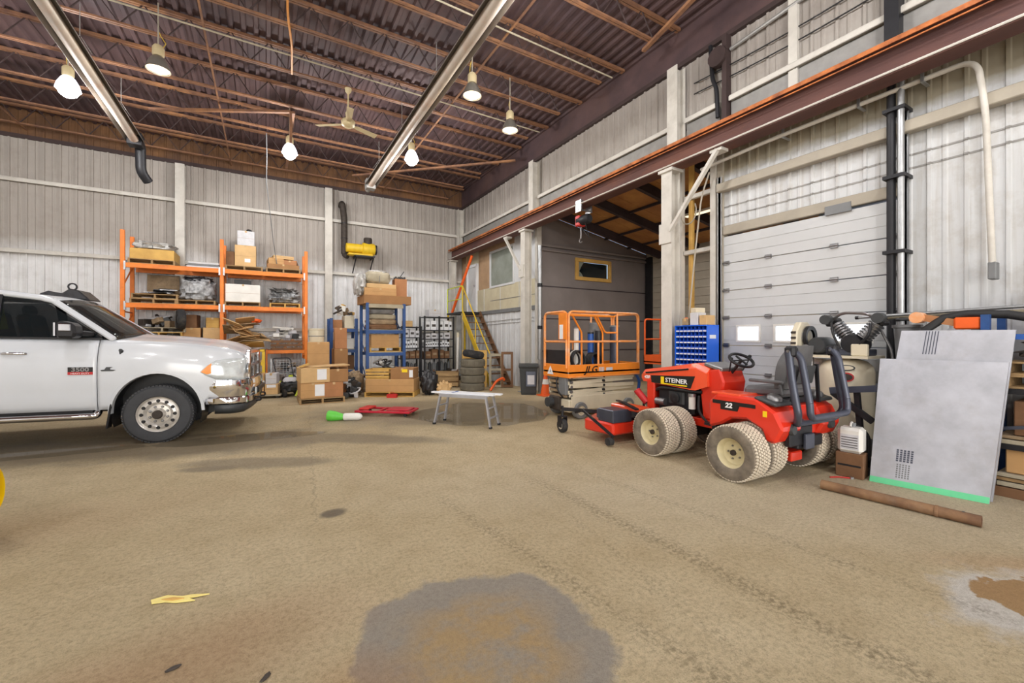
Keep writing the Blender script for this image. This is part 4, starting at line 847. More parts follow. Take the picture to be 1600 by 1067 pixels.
# greenhouse
AB, AT = (-0.50, 0.90, 1.455), (-1.22, 0.70, 1.99)     # A pillar base / top (u, y, z)
BT = (-1.70, 0.705, 2.05); CT = (-2.80, 0.70, 2.02); CBz = 1.465
for sgn in (-1, 1):
    f3 = lambda p: (p[0], sgn * p[1], p[2])
    MB().bar(f3(AB), f3(AT), 0.075, 0.06, (0, sgn, 0.4)).build('a_pillar', 'truck_white', tr, bevel=0.015)
    MB().tube([f3(p) for p in ((-1.16, 0.715, 1.955), (-1.32, 0.71, 2.005), BT, (-2.3, 0.705, 2.05), CT, (-3.0, 0.72, 1.9), (-3.03, 0.85, 1.47))], [0.035, 0.04, 0.045, 0.045, 0.045, 0.06, 0.06], 8).build('roof_rail', 'truck_white', tr, smooth=50)
    MB().bar(f3((-1.70, 0.905, 1.465)), f3((-1.72, 0.72, 2.03)), 0.10, 0.04, (0, sgn, 0)).build('b_pillar', 'black_paint', tr)
    gl = [(-0.62, 0.885, 1.475), (-1.65, 0.895, 1.475), (-1.67, 0.73, 2.00), (-1.38, 0.735, 1.975), (-1.24, 0.74, 1.93)]
    o = MB().add([f3(p) for p in gl], [(0, 1, 2, 3, 4)]).build('side_window', 'truck_glass_side', tr, solid=0.006)
    gl2 = [(-1.76, 0.895, 1.475), (-2.66, 0.895, 1.475), (-2.66, 0.74, 1.96), (-1.78, 0.73, 2.01)]
    MB().add([f3(p) for p in gl2], [(0, 1, 2, 3)]).build('side_window', 'truck_glass_side', tr, solid=0.006)
    MB().bx(-2.85, -0.62, min(sgn * 0.89, sgn * 0.925), max(sgn * 0.89, sgn * 0.925), 1.455, 1.478).build('belt_seal', 'black_paint', tr)
    # mirror
    m0 = bpy.data.objects.new('tow_mirror', None); col.objects.link(m0); m0.parent = tr
    MB().bar(f3((-0.74, 0.88, 1.53)), f3((-0.84, 1.02, 1.54)), 0.10, 0.07).build('mirror_arm', 'black_paint', m0, bevel=0.015)
    me_ = MB(); me_.prism([(-0.98, 1.47), (-0.80, 1.47), (-0.78, 1.54), (-0.80, 1.66), (-0.96, 1.70), (-0.99, 1.62)], min(sgn * 0.99, sgn * 1.22), max(sgn * 0.99, sgn * 1.22), 'Y')
    me_.build('mirror_housing', 'black_paint', m0, bevel=0.03)
    MB().bx(-1.003, -0.985, min(sgn * 1.01, sgn * 1.20), max(sgn * 1.01, sgn * 1.20), 1.50, 1.67).build('mirror_glass', 'chrome', m0)
    MB().bx(-0.95, -0.83, min(sgn * 1.215, sgn * 1.235), max(sgn * 1.215, sgn * 1.235), 1.56, 1.66).build('mirror_marker', 'chrome', m0, bevel=0.01)
    # running board
    MB().tube(fillet([(-0.66, sgn * 0.90, 0.50), (-0.66, sgn * 0.98, 0.42), (-2.9, sgn * 0.98, 0.42), (-2.9, sgn * 0.90, 0.50)], 0.05), 0.045, 10).build('side_step', 'chrome', tr, smooth=50)
    MB().bx(-2.85, -0.72, min(sgn * 0.86, sgn * 0.93), max(sgn * 0.86, sgn * 0.93), 0.44, 0.53).build('rocker', 'black_paint', tr)
P = []
for u, w_, z in ((-1.16, 0.69, 1.985), (-1.32, 0.71, 2.03), (-1.7, 0.72, 2.065), (-2.3, 0.72, 2.065), (-2.75, 0.70, 2.03), (-2.98, 0.68, 1.95)):
    P.append([(u + 0.06 * (1 - (k / 8) ** 2) * (1 if u > -1.4 else 0), w_ * k / 8, z + 0.035 * (1 - (k / 8) ** 2)) for k in range(-8, 9)])
MB().grid(P).build('roof', 'truck_white', tr, smooth=50, solid=0.03)
P = []
for t in [i / 6 for i in range(7)]:
    wv = 0.875 + (0.69 - 0.875) * t; row = []
    for k in range(-8, 9):
        q = k / 8; row.append((-0.48 + (-1.16 + 0.48) * t + 0.13 * (1 - q * q) * (1 - 0.5 * t), q * wv, 1.455 + (1.98 - 1.455) * t + 0.05 * (1 - q * q)))
    P.append(row)
MB().grid(P).build('windshield', 'truck_glass_side', tr, smooth=60, solid=0.006)
MB().add([(-2.98, -0.68, 1.93), (-2.98, 0.68, 1.93), (-3.04, 0.82, 1.46), (-3.04, -0.82, 1.46)], [(0, 1, 2, 3)]).build('rear_window', 'truck_glass_side', tr, solid=0.006)
MB().tube([(-0.38, 0.6, 1.50), (-0.42, 0.1, 1.535), (-0.45, -0.05, 1.545)], 0.012, 6).tube([(-0.38, -0.15, 1.535), (-0.44, -0.75, 1.50)], 0.012, 6).build('wiper', 'black_paint', tr)
MB().bx(-0.62, -0.36, -0.86, 0.86, 1.38, 1.455).build('cowl', 'black_paint', tr, bevel=0.02)
# cabin seen through the glass
MB().bx(-1.0, -0.6, -0.82, 0.82, 1.30, 1.46).build('dashboard', 'plastic_dark', tr, bevel=0.03)
MB().tube([(-1.16 + 0.05 * math.sin(a), 0.42 + 0.19 * math.cos(a), 1.40 + 0.18 * math.sin(a)) for a in [2 * PI * i / 16 for i in range(16)]], 0.015, 6, closed=True).bar((-1.16, 0.42, 1.40), (-0.95, 0.42, 1.34), 0.06, 0.06).build('cab_steering_wheel', 'black_paint', tr)
for y in (-0.42, 0.42):
    st = MB().bx(-1.85, -1.35, y - 0.27, y + 0.27, 1.05, 1.22).box((-1.86, y, 1.50), (0.14, 0.52, 0.62), (0, R(-12), 0)).box((-1.93, y, 1.87), (0.09, 0.26, 0.16), (0, R(-8), 0)).build('front_seat', 'plastic_grey', tr, bevel=0.04)
MB().bx(-2.75, -2.3, -0.75, 0.75, 1.0, 1.2).box((-2.76, 0, 1.45), (0.14, 1.5, 0.6), (0, R(-12), 0)).build('rear_bench', 'plastic_dark', tr, bevel=0.04)
MB().box((-1.74, -0.66, 1.72), (0.10, 0.03, 0.30), (0, R(-10), 0)).build('safety_vest', 'glow_yellow', tr)
# roof beacon bar lying folded over the cab roof
MB().prism([(-1.72, 2.09), (-1.14, 2.05), (-1.18, 2.10), (-1.28, 2.20), (-1.38, 2.22), (-1.47, 2.14), (-1.62, 2.17), (-1.72, 2.12)], 0.15, 0.55, 'Y').build('roof_beacon_cover', 'bag_black', tr, bevel=0.02)
MB().tube([(-1.36 + 0.05 * math.cos(a), 0.2, 2.25 + 0.05 * math.sin(a)) for a in [2 * PI * i / 12 for i in range(12)]], 0.012, 6, closed=True).build('roof_ring', 'black_metal', tr)
# wheels
TR = 0.405
def wheel_part(u, y, sgn, dual):
    w = bpy.data.objects.new('wheel', None); col.objects.link(w); w.parent = tr; w.location = (u, y, TR); 
    if sgn < 0: w.rotation_euler = (R(90), 0, 0)
    else: w.rotation_euler = (R(-90), 0, 0)
    return w
tire_me = MB().lathe([(0.245, -0.09), (0.26, -0.115), (0.33, -0.125), (0.375, -0.118), (0.398, -0.095), (0.405, -0.06), (0.405, 0.06), (0.398, 0.095), (0.375, 0.118), (0.33, 0.125), (0.26, 0.115), (0.245, 0.09), (0.245, -0.09)], 48, cap=False).mesh('tire', 'truck_tire', 35)
mb = MB()
for k in range(60):
    a = 2 * PI * k / 60
    for (z, off) in ((-0.075, 0), (-0.025, 0.5), (0.025, 0), (0.075, 0.5)):
        g = a + off * 2 * PI / 60; mb.M = Matrix.Rotation(g, 4, 'Z') @ Matrix.Translation((0.405, 0, z)); mb.bx(-0.01, 0.008, -0.016, 0.016, -0.02, 0.02)
mb.M = None; tread_me = mb.mesh('tread', 'truck_tire')
rim_me = MB().lathe([(0.0, 0.135), (0.065, 0.135), (0.07, 0.125), (0.085, 0.075), (0.135, 0.07), (0.15, 0.085), (0.175, 0.105), (0.205, 0.10), (0.225, 0.085), (0.235, 0.10), (0.25, 0.112), (0.252, 0.09), (0.235, 0.06), (0.235, -0.10), (0.25, -0.11)], 40, cap=False).mesh('rim', 'rim_alloy', 35)
hub_me = MB().lathe([(0, 0.17), (0.05, 0.165), (0.062, 0.15), (0.065, 0.12)], 20, cap=False).mesh('hub', 'junk_dark', 40)
lug_me = MB().lathe([(0, 0.028), (0.012, 0.026), (0.02, 0.0)], 8, cap=False).mesh('lug_nut', 'steel_bare', 40)
hole_me = MB().lathe([(0, 0.004), (0.021, 0.004), (0.025, 0.0)], 12, cap=False).mesh('hand_hole', 'black_paint')
for (u, y, sgn) in ((0, -0.87, -1), (0, 0.87, 1), (-3.79, -0.95, -1), (-3.79, 0.95, 1), (-3.79, -0.68, -1), (-3.79, 0.68, 1)):
    w = wheel_part(u, y, sgn, False)
    part(w, 'tire', tire_me); part(w, 'tread', tread_me)['kind'] = 'stuff'
    part(w, 'rim', rim_me); part(w, 'hub', hub_me)
    if u == 0 and sgn < 0:
        for k in range(8): g = 2 * PI * (k + 0.5) / 8; part(w, 'lug_nut', lug_me, (0.108 * math.cos(g), 0.108 * math.sin(g), 0.073))
        for k in range(12): g = 2 * PI * k / 12; part(w, 'hand_hole', hole_me, (0.19 * math.cos(g), 0.19 * math.sin(g), 0.102))

# slight nose-down rake of the body on its wheels
for o in [c for c in tr.children_recursive if c.type == 'MESH']:
    a = o
    while a.parent is not tr: a = a.parent
    if a.name.split('.')[0] == 'wheel': continue
    for v in o.data.vertices: v.co.z -= 0.020 * v.co.x
# ================================================================== red articulated tractor with mower deck
# local frame: x forward, y left, origin on the floor under the rear axle
TC = (5.00, 2.62, 0); TA = R(88)
tk = thing('tractor', 'red articulated mowing tractor on eight cream-rimmed turf tyres', 'tractor', TC, TA)
TRr, TWd = 0.295, 0.26
tire_me = MB().lathe([(0.155, -0.11), (0.175, -0.128), (0.235, -0.136), (0.268, -0.128), (0.284, -0.105), (0.287, -0.05), (0.287, 0.05), (0.284, 0.105), (0.268, 0.128), (0.235, 0.136), (0.175, 0.128), (0.155, 0.11), (0.155, -0.11)], 40, cap=False).mesh('tire', 'turf_tire', 40)
mb = MB(); NT = 54
for k in range(NT):
    for q in range(7):
        z = -0.102 + 0.034 * q; g = 2 * PI * (k + (0.5 if q % 2 else 0)) / NT
        mb.M = Matrix.Rotation(g, 4, 'Z') @ Matrix.Translation((0.286 - (0.006 if q in (0, 6) else 0), 0, z)) @ Matrix.Rotation(R(28 if q % 2 else -28), 4, 'X')
        mb.bx(-0.006, 0.009, -0.0115, 0.0115, -0.013, 0.013)
mb.M = None; tread_me = mb.mesh('tread', 'turf_tread')
rim_me = MB().lathe([(0.0, 0.055), (0.03, 0.055), (0.035, 0.035), (0.10, 0.03), (0.125, 0.04), (0.145, 0.095), (0.158, 0.112), (0.165, 0.108), (0.158, 0.09), (0.15, 0.0), (0.158, -0.11), (0.165, -0.115)], 32, cap=False).mesh('rim', 'rim_cream', 40)
hub_me = MB().lathe([(0, 0.085), (0.022, 0.085), (0.03, 0.075), (0.032, 0.035)], 14, cap=False).mesh('hub', 'junk_dark', 40)
lug_me = MB().lathe([(0, 0.018), (0.008, 0.017), (0.011, 0.0)], 6, cap=False).mesh('lug_nut', 'steel_bare')
WB = 1.10
for (x, ys) in ((0.0, (0.72, 0.42, -0.42, -0.72)), (WB, (0.72, 0.42, -0.42, -0.72))):
    for y in ys:
        w = bpy.data.objects.new('wheel', None); col.objects.link(w); w.parent = tk; w.location = (x, y, TRr); w.rotation_euler = (R(-90) if y > 0 else R(90), 0, 0)
        part(w, 'tire', tire_me); part(w, 'tread', tread_me)['kind'] = 'stuff'; part(w, 'rim', rim_me); part(w, 'hub', hub_me)
        if y > 0.6:
            for k in range(5): g = 2 * PI * k / 5; part(w, 'lug_nut', lug_me, (0.07 * math.cos(g), 0.07 * math.sin(g), 0.032))
    MB().cyl((x, -0.70, TRr), (x, 0.70, TRr), 0.045, n=10).bx(x - 0.10, x + 0.10, -0.18, 0.18, TRr - 0.10, TRr + 0.12).build('axle', 'black_metal', tk)
# frames
MB().bx(0.62, 1.55, -0.22, 0.22, 0.36, 0.46).bx(0.50, 0.70, -0.10, 0.10, 0.26, 0.48).build('front_frame', 'tractor_red', tk, bevel=0.01)
MB().bx(-0.35, 0.45, -0.24, 0.24, 0.34, 0.46).build('rear_frame', 'black_metal', tk, bevel=0.01)
MB().cyl((0.50, 0, 0.22), (0.50, 0, 0.55), 0.06, n=12).build('articulation_pin', 'black_metal', tk)
# hood: wedge rising to the dash
def hood_sec(x, hw, z0, z1, ch=0.06): return [(x, -hw, z0), (x, -hw, z1 - ch), (x, -hw + ch * 0.9, z1), (x, hw - ch * 0.9, z1), (x, hw, z1 - ch), (x, hw, z0)]
hs_ = [hood_sec(1.86, 0.20, 0.90, 0.97, 0.03), hood_sec(1.78, 0.25, 0.86, 1.03, 0.05), hood_sec(1.3, 0.27, 0.84, 1.10), hood_sec(0.95, 0.28, 0.82, 1.16), hood_sec(0.86, 0.28, 0.82, 1.17), hood_sec(0.70, 0.26, 0.88, 1.11)]
hd = MB().grid(hs_).add(hs_[0], [(0, 1, 2, 3, 4, 5)]).add(hs_[-1], [(5, 4, 3, 2, 1, 0)]).build('hood', 'tractor_orange', tk, bevel=0.008)
for s_ in (1, -1):
    yb = lambda x: s_ * (0.25 + 0.03 * (1.78 - x) / 0.83 + 0.004)
    MB().add([(1.62, yb(1.62), 0.855), (0.93, yb(0.93), 0.835), (0.86, yb(0.9), 1.00), (1.62, yb(1.62), 0.955)] + [(1.62, yb(1.62) - s_ * 0.01, 0.855), (0.93, yb(0.93) - s_ * 0.01, 0.835), (0.86, yb(0.9) - s_ * 0.01, 1.00), (1.62, yb(1.62) - s_ * 0.01, 0.955)], [(0, 1, 2, 3), (7, 6, 5, 4), (0, 4, 5, 1), (1, 5, 6, 2), (2, 6, 7, 3), (3, 7, 4, 0)]).build('decal_band', 'decal_black', hd)
    Mx = frame_m((1.17, yb(1.17) + s_ * 0.001, 0.912), (-s_, 0, 0), (0, 0, 1))
    text('hood_lettering', 'STEINER', 0.085, 'decal_white', hd, Mx @ Matrix.Translation((0.01, 0.0, 0.006)), 0.002, 0.001, 1.15)
    MB().bx(0.93, 1.42, min(yb(1.1), yb(1.1) + s_ * 0.004), max(yb(1.1), yb(1.1) + s_ * 0.004), 0.853, 0.868).bx(1.365, 1.42, min(yb(1.1), yb(1.1) + s_ * 0.004), max(yb(1.1), yb(1.1) + s_ * 0.004), 0.868, 0.955).build('decal_frame', 'decal_yellow', hd)
    MB().bar((1.72, s_ * 0.262, 0.985), (0.96, s_ * 0.284, 1.085), 0.006, 0.022).build('decal_stripe', 'decal_black', hd)
    text('model_number', '420', 0.06, 'decal_white', hd, frame_m((1.70, s_ * 0.257, 0.925), (-s_, 0, 0), (0, 0, 1)), 0.002, 0.002, 1.1, 0.2)
# engine bay under the hood
MB().bx(0.95, 1.55, -0.20, 0.20, 0.46, 0.80).build('engine_block', 'black_metal', tk, bevel=0.03)
for s_ in (1, -1):
    MB().bx(1.08, 1.34, s_ * 0.20 - 0.03, s_ * 0.20 + 0.03, 0.58, 0.78).build('engine_shroud', 'plastic_dark', tk, bevel=0.02)
    MB().lathe([(0, 0.0), (0.06, 0.0), (0.075, 0.02), (0.05, 0.03), (0.0, 0.02)], 14, axis_m((1.21, s_ * 0.235, 0.68), (0, s_, 0))).build('cooling_fan', 'black_paint', tk, smooth=40)
    MB().cyl((1.38, s_ * 0.23, 0.60), (1.54, s_ * 0.23, 0.60), 0.05, n=12).build('muffler', 'steel_bare', tk, smooth=40)
    MB().cyl((0.93, s_ * 0.25, 0.57), (0.93, s_ * 0.25, 0.73), 0.042, n=14).build('oil_filter', 'plastic_white', tk, smooth=40)
    MB().cyl((0.93, s_ * 0.25, 0.73), (0.93, s_ * 0.25, 0.77), 0.05, n=14).build('filter_head', 'steel_bare', tk, smooth=40)
    MB().tube(fillet([(0.80, s_ * 0.22, 0.80), (1.05, s_ * 0.26, 0.80), (1.45, s_ * 0.24, 0.80), (1.6, s_ * 0.2, 0.74)], 0.08), 0.022, 8).build('hose', 'hose_black', tk, smooth=50)
    MB().tube(fillet([(0.85, s_ * 0.22, 0.75), (0.82, s_ * 0.27, 0.55), (0.70, s_ * 0.24, 0.42)], 0.08), 0.016, 7).build('hose', 'hose_black', tk, smooth=50)
MB().box((1.64, 0, 0.66), (0.05, 0.46, 0.50), (0, R(6), 0)).bx(1.56, 1.70, -0.26, -0.22, 0.40, 0.90).bx(1.56, 1.70, 0.22, 0.26, 0.40, 0.90).build('front_grille', 'tractor_red', tk, bevel=0.01)
MB().bx(1.66, 1.70, -0.18, 0.18, 0.5, 0.82).build('radiator_screen', 'black_paint', tk)
# dash tower and steering
MB().prism([(0.58, 0.46), (0.80, 0.46), (0.84, 0.82), (0.74, 1.08), (0.56, 1.12), (0.50, 0.95)], -0.22, 0.22, 'Y').build('dash_tower', 'tractor_red', tk, bevel=0.02)
MB().box((0.66, 0, 1.13), (0.26, 0.42, 0.05), (0, R(-14), 0)).build('dash_panel', 'steel_bare', tk, bevel=0.012)
sw = MB().tube([(0.42 + 0.10 * math.cos(a) * 0.9, 0.19 * math.sin(a), 1.22 + 0.075 * math.cos(a)) for a in [2 * PI * i / 24 for i in range(24)]], 0.018, 8, closed=True).build('steering_wheel', 'black_paint', tk, smooth=60)
MB().bar((0.35, 0, 1.17), (0.49, 0, 1.27), 0.03, 0.015).bar((0.42, -0.17, 1.22), (0.42, 0.17, 1.22), 0.03, 0.015).build('wheel_spoke', 'black_paint', sw)
MB().cyl((0.42, 0, 1.22), (0.58, 0, 1.02), 0.02, n=8).build('steering_column', 'black_paint', sw)
for (y, zz) in ((0.12, 1.24), (-0.14, 1.26)): MB().cyl((0.50, y, 1.08), (0.44, y * 1.4, zz - 0.02), 0.008, n=6).lathe([(0, -0.02), (0.02, -0.01), (0.02, 0.015), (0, 0.025)], 10, Matrix.Translation((0.44, y * 1.4, zz))).build('control_lever', 'black_paint', tk, smooth=40)
# rear body: wide tank fenders
MB().prism([(0.46, 0.46), (0.46, 0.76), (0.36, 0.86), (-0.10, 0.86), (-0.30, 0.74), (-0.38, 0.58), (-0.30, 0.42), (-0.20, 0.42), (-0.16, 0.54), (0.0, 0.62), (0.18, 0.60), (0.30, 0.52)], -0.56, -0.20, 'Y').build('rear_fender', 'tractor_red', tk, bevel=0.025)
MB().prism([(0.46, 0.46), (0.46, 0.76), (0.36, 0.86), (-0.10, 0.86), (-0.30, 0.74), (-0.38, 0.58), (-0.30, 0.42), (-0.20, 0.42), (-0.16, 0.54), (0.0, 0.62), (0.18, 0.60), (0.30, 0.52)], 0.20, 0.56, 'Y').build('rear_fender', 'tractor_red', tk, bevel=0.025)
MB().bx(-0.30, 0.46, -0.22, 0.22, 0.46, 0.78).build('seat_deck', 'tractor_red', tk, bevel=0.01)
MB().bx(0.08, 0.44, 0.22, 0.54, 0.845, 0.875).build('fender_step_top', 'tractor_orange', tk, bevel=0.01)
for s_ in (1, -1):
    MB().bx(-0.10, 0.40, min(s_ * 0.56, s_ * 0.565), max(s_ * 0.56, s_ * 0.565), 0.75, 0.79).build('decal_stripe', 'decal_black', tk)
    MB().prism([(0.30, 0.69), (0.10, 0.69), (0.06, 0.79), (0.30, 0.79)], min(s_ * 0.56, s_ * 0.566), max(s_ * 0.56, s_ * 0.566), 'Y').build('number_plate_decal', 'decal_black', tk)
    text('number_decal', '22', 0.075, 'decal_white', tk, frame_m((0.20, s_ * 0.568, 0.742), (-s_, 0, 0), (0, 0, 1)), 0.002, 0.003, 1.1, 0.15)
    MB().bx(-0.22, -0.18, min(s_ * 0.56, s_ * 0.566), max(s_ * 0.56, s_ * 0.566), 0.68, 0.74).build('warning_label', 'decal_yellow', tk)
    MB().lathe([(0, 0.055), (0.05, 0.05), (0.072, 0.03), (0.075, 0.0)], 20, axis_m((-0.20, s_ * 0.40, 0.85), (-0.25, 0, 1))).build('tank_cap', 'steel_bare', tk, smooth=50)
    MB().box((-0.19, s_ * 0.40, 0.835), (0.24, 0.30, 0.04), (0, R(-14), 0)).build('tank_neck', 'plastic_dark', tk, bevel=0.015)
# platform by the dash
MB().bx(0.46, 0.62, -0.42, 0.42, 0.44, 0.47).build('foot_platform', 'black_metal', tk)
# seat
st = MB().box((0.02, 0, 0.90), (0.46, 0.48, 0.12), (0, R(4), 0)).build('seat_cushion', 'seat_vinyl', tk, bevel=0.04)
P = []
for k in range(9):
    t = k / 8; z = 0.95 + 0.46 * t; hw = 0.235 * (1 - 0.55 * max(0, t - 0.55) ** 1.6 / 0.45 ** 1.6 * 0.8); x = -0.20 - 0.10 * t + 0.03 * math.sin(PI * t)
    P.append([(x - 0.05 + 0.035 * (abs(j) / 5) ** 2, hw * j / 5, z) for j in range(-5, 6)] + [(x + 0.05 + 0.03 * (abs(j) / 5) ** 2 * 1.5, hw * j / 5, z) for j in range(5, -6, -1)])
mb = MB().grid(P, closed=True); mb.add(P[-1], [tuple(range(len(P[-1])))]).add(P[0], [tuple(range(len(P[0]) - 1, -1, -1))]); mb.build('seat_back', 'seat_vinyl', tk, smooth=60)
MB().box((-0.305, 0, 1.10), (0.02, 0.30, 0.20), (0, R(-12), 0)).build('seat_pocket', 'plastic_dark', tk, bevel=0.02)
MB().bx(-0.22, 0.25, -0.24, 0.24, 0.78, 0.845).build('seat_base', 'black_paint', tk, bevel=0.01)
for s_ in (1, -1): MB().bar((0.15, s_ * 0.27, 1.02), (-0.22, s_ * 0.27, 1.02), 0.045, 0.035).bar((-0.18, s_ * 0.27, 1.0), (-0.20, s_ * 0.25, 0.88), 0.03, 0.03).build('arm_rest', 'seat_vinyl', tk, bevel=0.01)
# folded roll bar behind the seat: two bent uprights, lower cross tube, folded upper hoop
for s_ in (1, -1):
    MB().tube(fillet([(-0.34, s_ * 0.16, 0.62), (-0.40, s_ * 0.36, 0.62), (-0.46, s_ * 0.44, 0.72), (-0.40, s_ * 0.44, 1.05), (-0.36, s_ * 0.43, 1.36)], 0.14, 6), 0.035, 10).build('roll_bar_post', 'rops_grey', tk, smooth=50)
    MB().tube(fillet([(-0.36, s_ * 0.38, 1.38), (-0.44, s_ * 0.36, 1.30), (-0.52, s_ * 0.36, 0.85)], 0.05, 4), 0.033, 10).build('folded_hoop_leg', 'rops_grey', tk, smooth=50)
    MB().bx(-0.42, -0.32, s_ * 0.40 - 0.05, s_ * 0.40 + 0.05, 1.30, 1.41).build('roll_bar_hinge', 'black_metal', tk, bevel=0.02)
    MB().cyl((-0.37, s_ * 0.34, 1.36), (-0.37, s_ * 0.47, 1.36), 0.014, n=8).build('hinge_pin', 'steel_bare', tk)
    MB().lathe([(0, 0.03), (0.045, 0.03), (0.06, 0.0)], 14, axis_m((-0.36, s_ * 0.37, 0.56), (-1, 0, 0))).build('tail_lamp', 'plastic_dark', tk, smooth=40)
    MB().box((-0.30, s_ * 0.235, 1.0), (0.03, 0.03, 0.42), (R(s_ * 6), 0, 0)).build('seat_belt', 'black_paint', tk)
MB().tube(fillet([(-0.52, -0.36, 0.85), (-0.53, -0.36, 0.70), (-0.53, 0.36, 0.70), (-0.52, 0.36, 0.85)], 0.14, 6), 0.033, 10).build('folded_hoop', 'rops_grey', tk, smooth=50)
MB().cyl((-0.40, -0.34, 0.62), (-0.40, 0.34, 0.62), 0.028, n=8).build('cross_tube', 'rops_grey', tk)
MB().bx(-0.36, -0.30, -0.02, 0.40, 0.38, 0.58).build('rear_plate', 'black_metal', tk, bevel=0.01)
MB().bx(-0.40, -0.365, 0.02, 0.18, 0.34, 0.50).build('hitch', 'rops_grey', tk, bevel=0.008)
MB().prism([(-0.30, 0.20), (0.10, 0.20), (0.10, 0.34), (-0.30, 0.30)], 0.06, 0.26, 'Y').build('belly_guard', 'tractor_red', tk, bevel=0.01)
MB().bx(0.45, 0.62, -0.28, -0.20, 0.2, 0.5).bx(0.45, 0.62, 0.20, 0.28, 0.2, 0.5).build('joint_bracket', 'black_metal', tk)
for k in range(4): MB().tube(fillet([(0.70, 0.10 - 0.07 * k, 0.40), (0.52, 0.18 - 0.10 * k, 0.33), (0.35, 0.10 - 0.07 * k, 0.42)], 0.1), 0.016, 6).build('hydraulic_hose', 'hose_black', tk)
# mower deck carried in front
md = bpy.data.objects.new('mower_deck', None); col.objects.link(md); md.parent = tk; md.location = (2.12, 0.10, 0)
MB().prism([(-0.42, -0.70), (0.10, -0.78), (0.34, -0.50), (0.36, 0.50), (0.12, 0.88), (-0.42, 0.80)], 0.13, 0.30, 'Z').build('deck_shell', 'tractor_red', md, bevel=0.025)
MB().prism([(-0.36, -0.5), (0.16, -0.5), (0.16, 0.5), (-0.36, 0.5)], 0.30, 0.34, 'Z').build('deck_cover', 'black_metal', md, bevel=0.01)
for y in (-0.42, 0.08, 0.56):
    MB().lathe([(0.0, 0.10), (0.12, 0.10), (0.13, 0.06), (0.13, 0.0)], 18, Matrix.Translation((-0.02, y, 0.33))).build('spindle_pulley', 'steel_bare', md, smooth=40)
MB().bx(-0.42, -0.10, 0.45, 0.80, 0.30, 0.48).bx(-0.10, -0.06, 0.45, 0.8, 0.33, 0.46).build('belt_guard', 'rops_grey', md, bevel=0.01)
MB().bar((-0.50, 0.86, 0.14), (0.1, 0.92, 0.42), 0.03, 0.03).bar((0.1, 0.92, 0.42), (0.36, 0.86, 0.34), 0.03, 0.03).build('deflector_arm', 'black_metal', md)
MB().cyl((-0.44, 0.84, 0.07), (-0.44, 0.92, 0.07), 0.055, n=12).build('gauge_wheel', 'dark_rubber', md)
for y, s_ in ((0.95, 1), (-0.80, -1)):
    MB().bar((0.16, y * 0.65, 0.37), (0.58, y, 0.37), 0.05, 0.05).build('caster_arm', 'black_metal', md)
    MB().cyl((0.58, y, 0.25), (0.58, y, 0.42), 0.02, n=8).bx(0.53, 0.63, y - 0.06, y - 0.05, 0.09, 0.26).bx(0.53, 0.63, y + 0.05, y + 0.06, 0.09, 0.26).bx(0.53, 0.63, y - 0.06, y + 0.06, 0.245, 0.265).build('caster_fork', 'black_metal', md)
    MB().lathe([(0.055, -0.04), (0.09, -0.045), (0.108, -0.03), (0.112, 0), (0.108, 0.03), (0.09, 0.045), (0.055, 0.04)], 20, axis_m((0.58, y, 0.112), (0, 1, 0)), cap=False).build('caster_tire', 'dark_rubber', md, smooth=50)
    MB().lathe([(0, -0.045), (0.058, -0.04), (0.058, 0.04), (0, 0.045)], 14, axis_m((0.58, y, 0.112), (0, 1, 0))).build('caster_rim', 'rim_alloy', md, smooth=40)
MB().bx(-0.75, -0.36, -0.28, -0.22, 0.30, 0.36).bx(-0.75, -0.36, 0.22, 0.28, 0.30, 0.36).bx(-0.42, -0.36, -0.28, 0.28, 0.34, 0.44).build('lift_arm', 'black_metal', md)
MB().bx(-0.60, -0.05, 0.28, 0.52, 0.46, 0.52).build('deck_step', 'tractor_orange', md, bevel=0.015)
MB().bar((-0.62, 0.55, 0.51), (-0.30, 0.50, 0.56), 0.06, 0.02).bar((-0.30, 0.5, 0.56), (0.1, 0.25, 0.52), 0.05, 0.02).build('lift_linkage', 'black_metal', md)
# front hitch clutter: hydraulic cylinder with red sleeve
MB().cyl((1.72, 0.24, 0.55), (1.86, 0.30, 0.72), 0.05, n=12).build('hydraulic_cylinder', 'decal_red', tk, smooth=40)

# ================================================================== orange scissor lift
lf = thing('scissor_lift', 'orange and cream scissor lift with railed platform parked in the opening', 'lift', (4.70, 6.04, 0), 0)
LL, LWd, ZP, ZR = 1.80, 0.80, 0.84, 1.97
# chassis
MB().bx(0.06, LL - 0.06, 0.06, LWd - 0.06, 0.13, 0.36).build('chassis', 'compressor_cream', lf, bevel=0.02)
MB().bx(0.10, LL - 0.10, 0.04, 0.06, 0.16, 0.42).build('chassis_panel', 'compressor_cream', lf, bevel=0.006)
for x in (0.30, LL - 0.30):
    for y in (0.05, LWd - 0.05):
        w = bpy.data.objects.new('wheel', None); col.objects.link(w); w.parent = lf; w.location = (x, y, 0.155)
        MB().lathe([(0.09, -0.055), (0.14, -0.055), (0.155, -0.04), (0.155, 0.04), (0.14, 0.055), (0.09, 0.055)], 24, axis_m((0, 0, 0), (0, 1, 0)), cap=False).build('tire', 'plastic_grey', w, smooth=40)
        MB().lathe([(0, -0.05), (0.05, -0.05), (0.06, -0.03), (0.09, -0.045), (0.09, 0.045), (0, 0.05)], 16, axis_m((0, 0, 0), (0, 1, 0))).build('rim', 'compressor_cream', w, smooth=40)
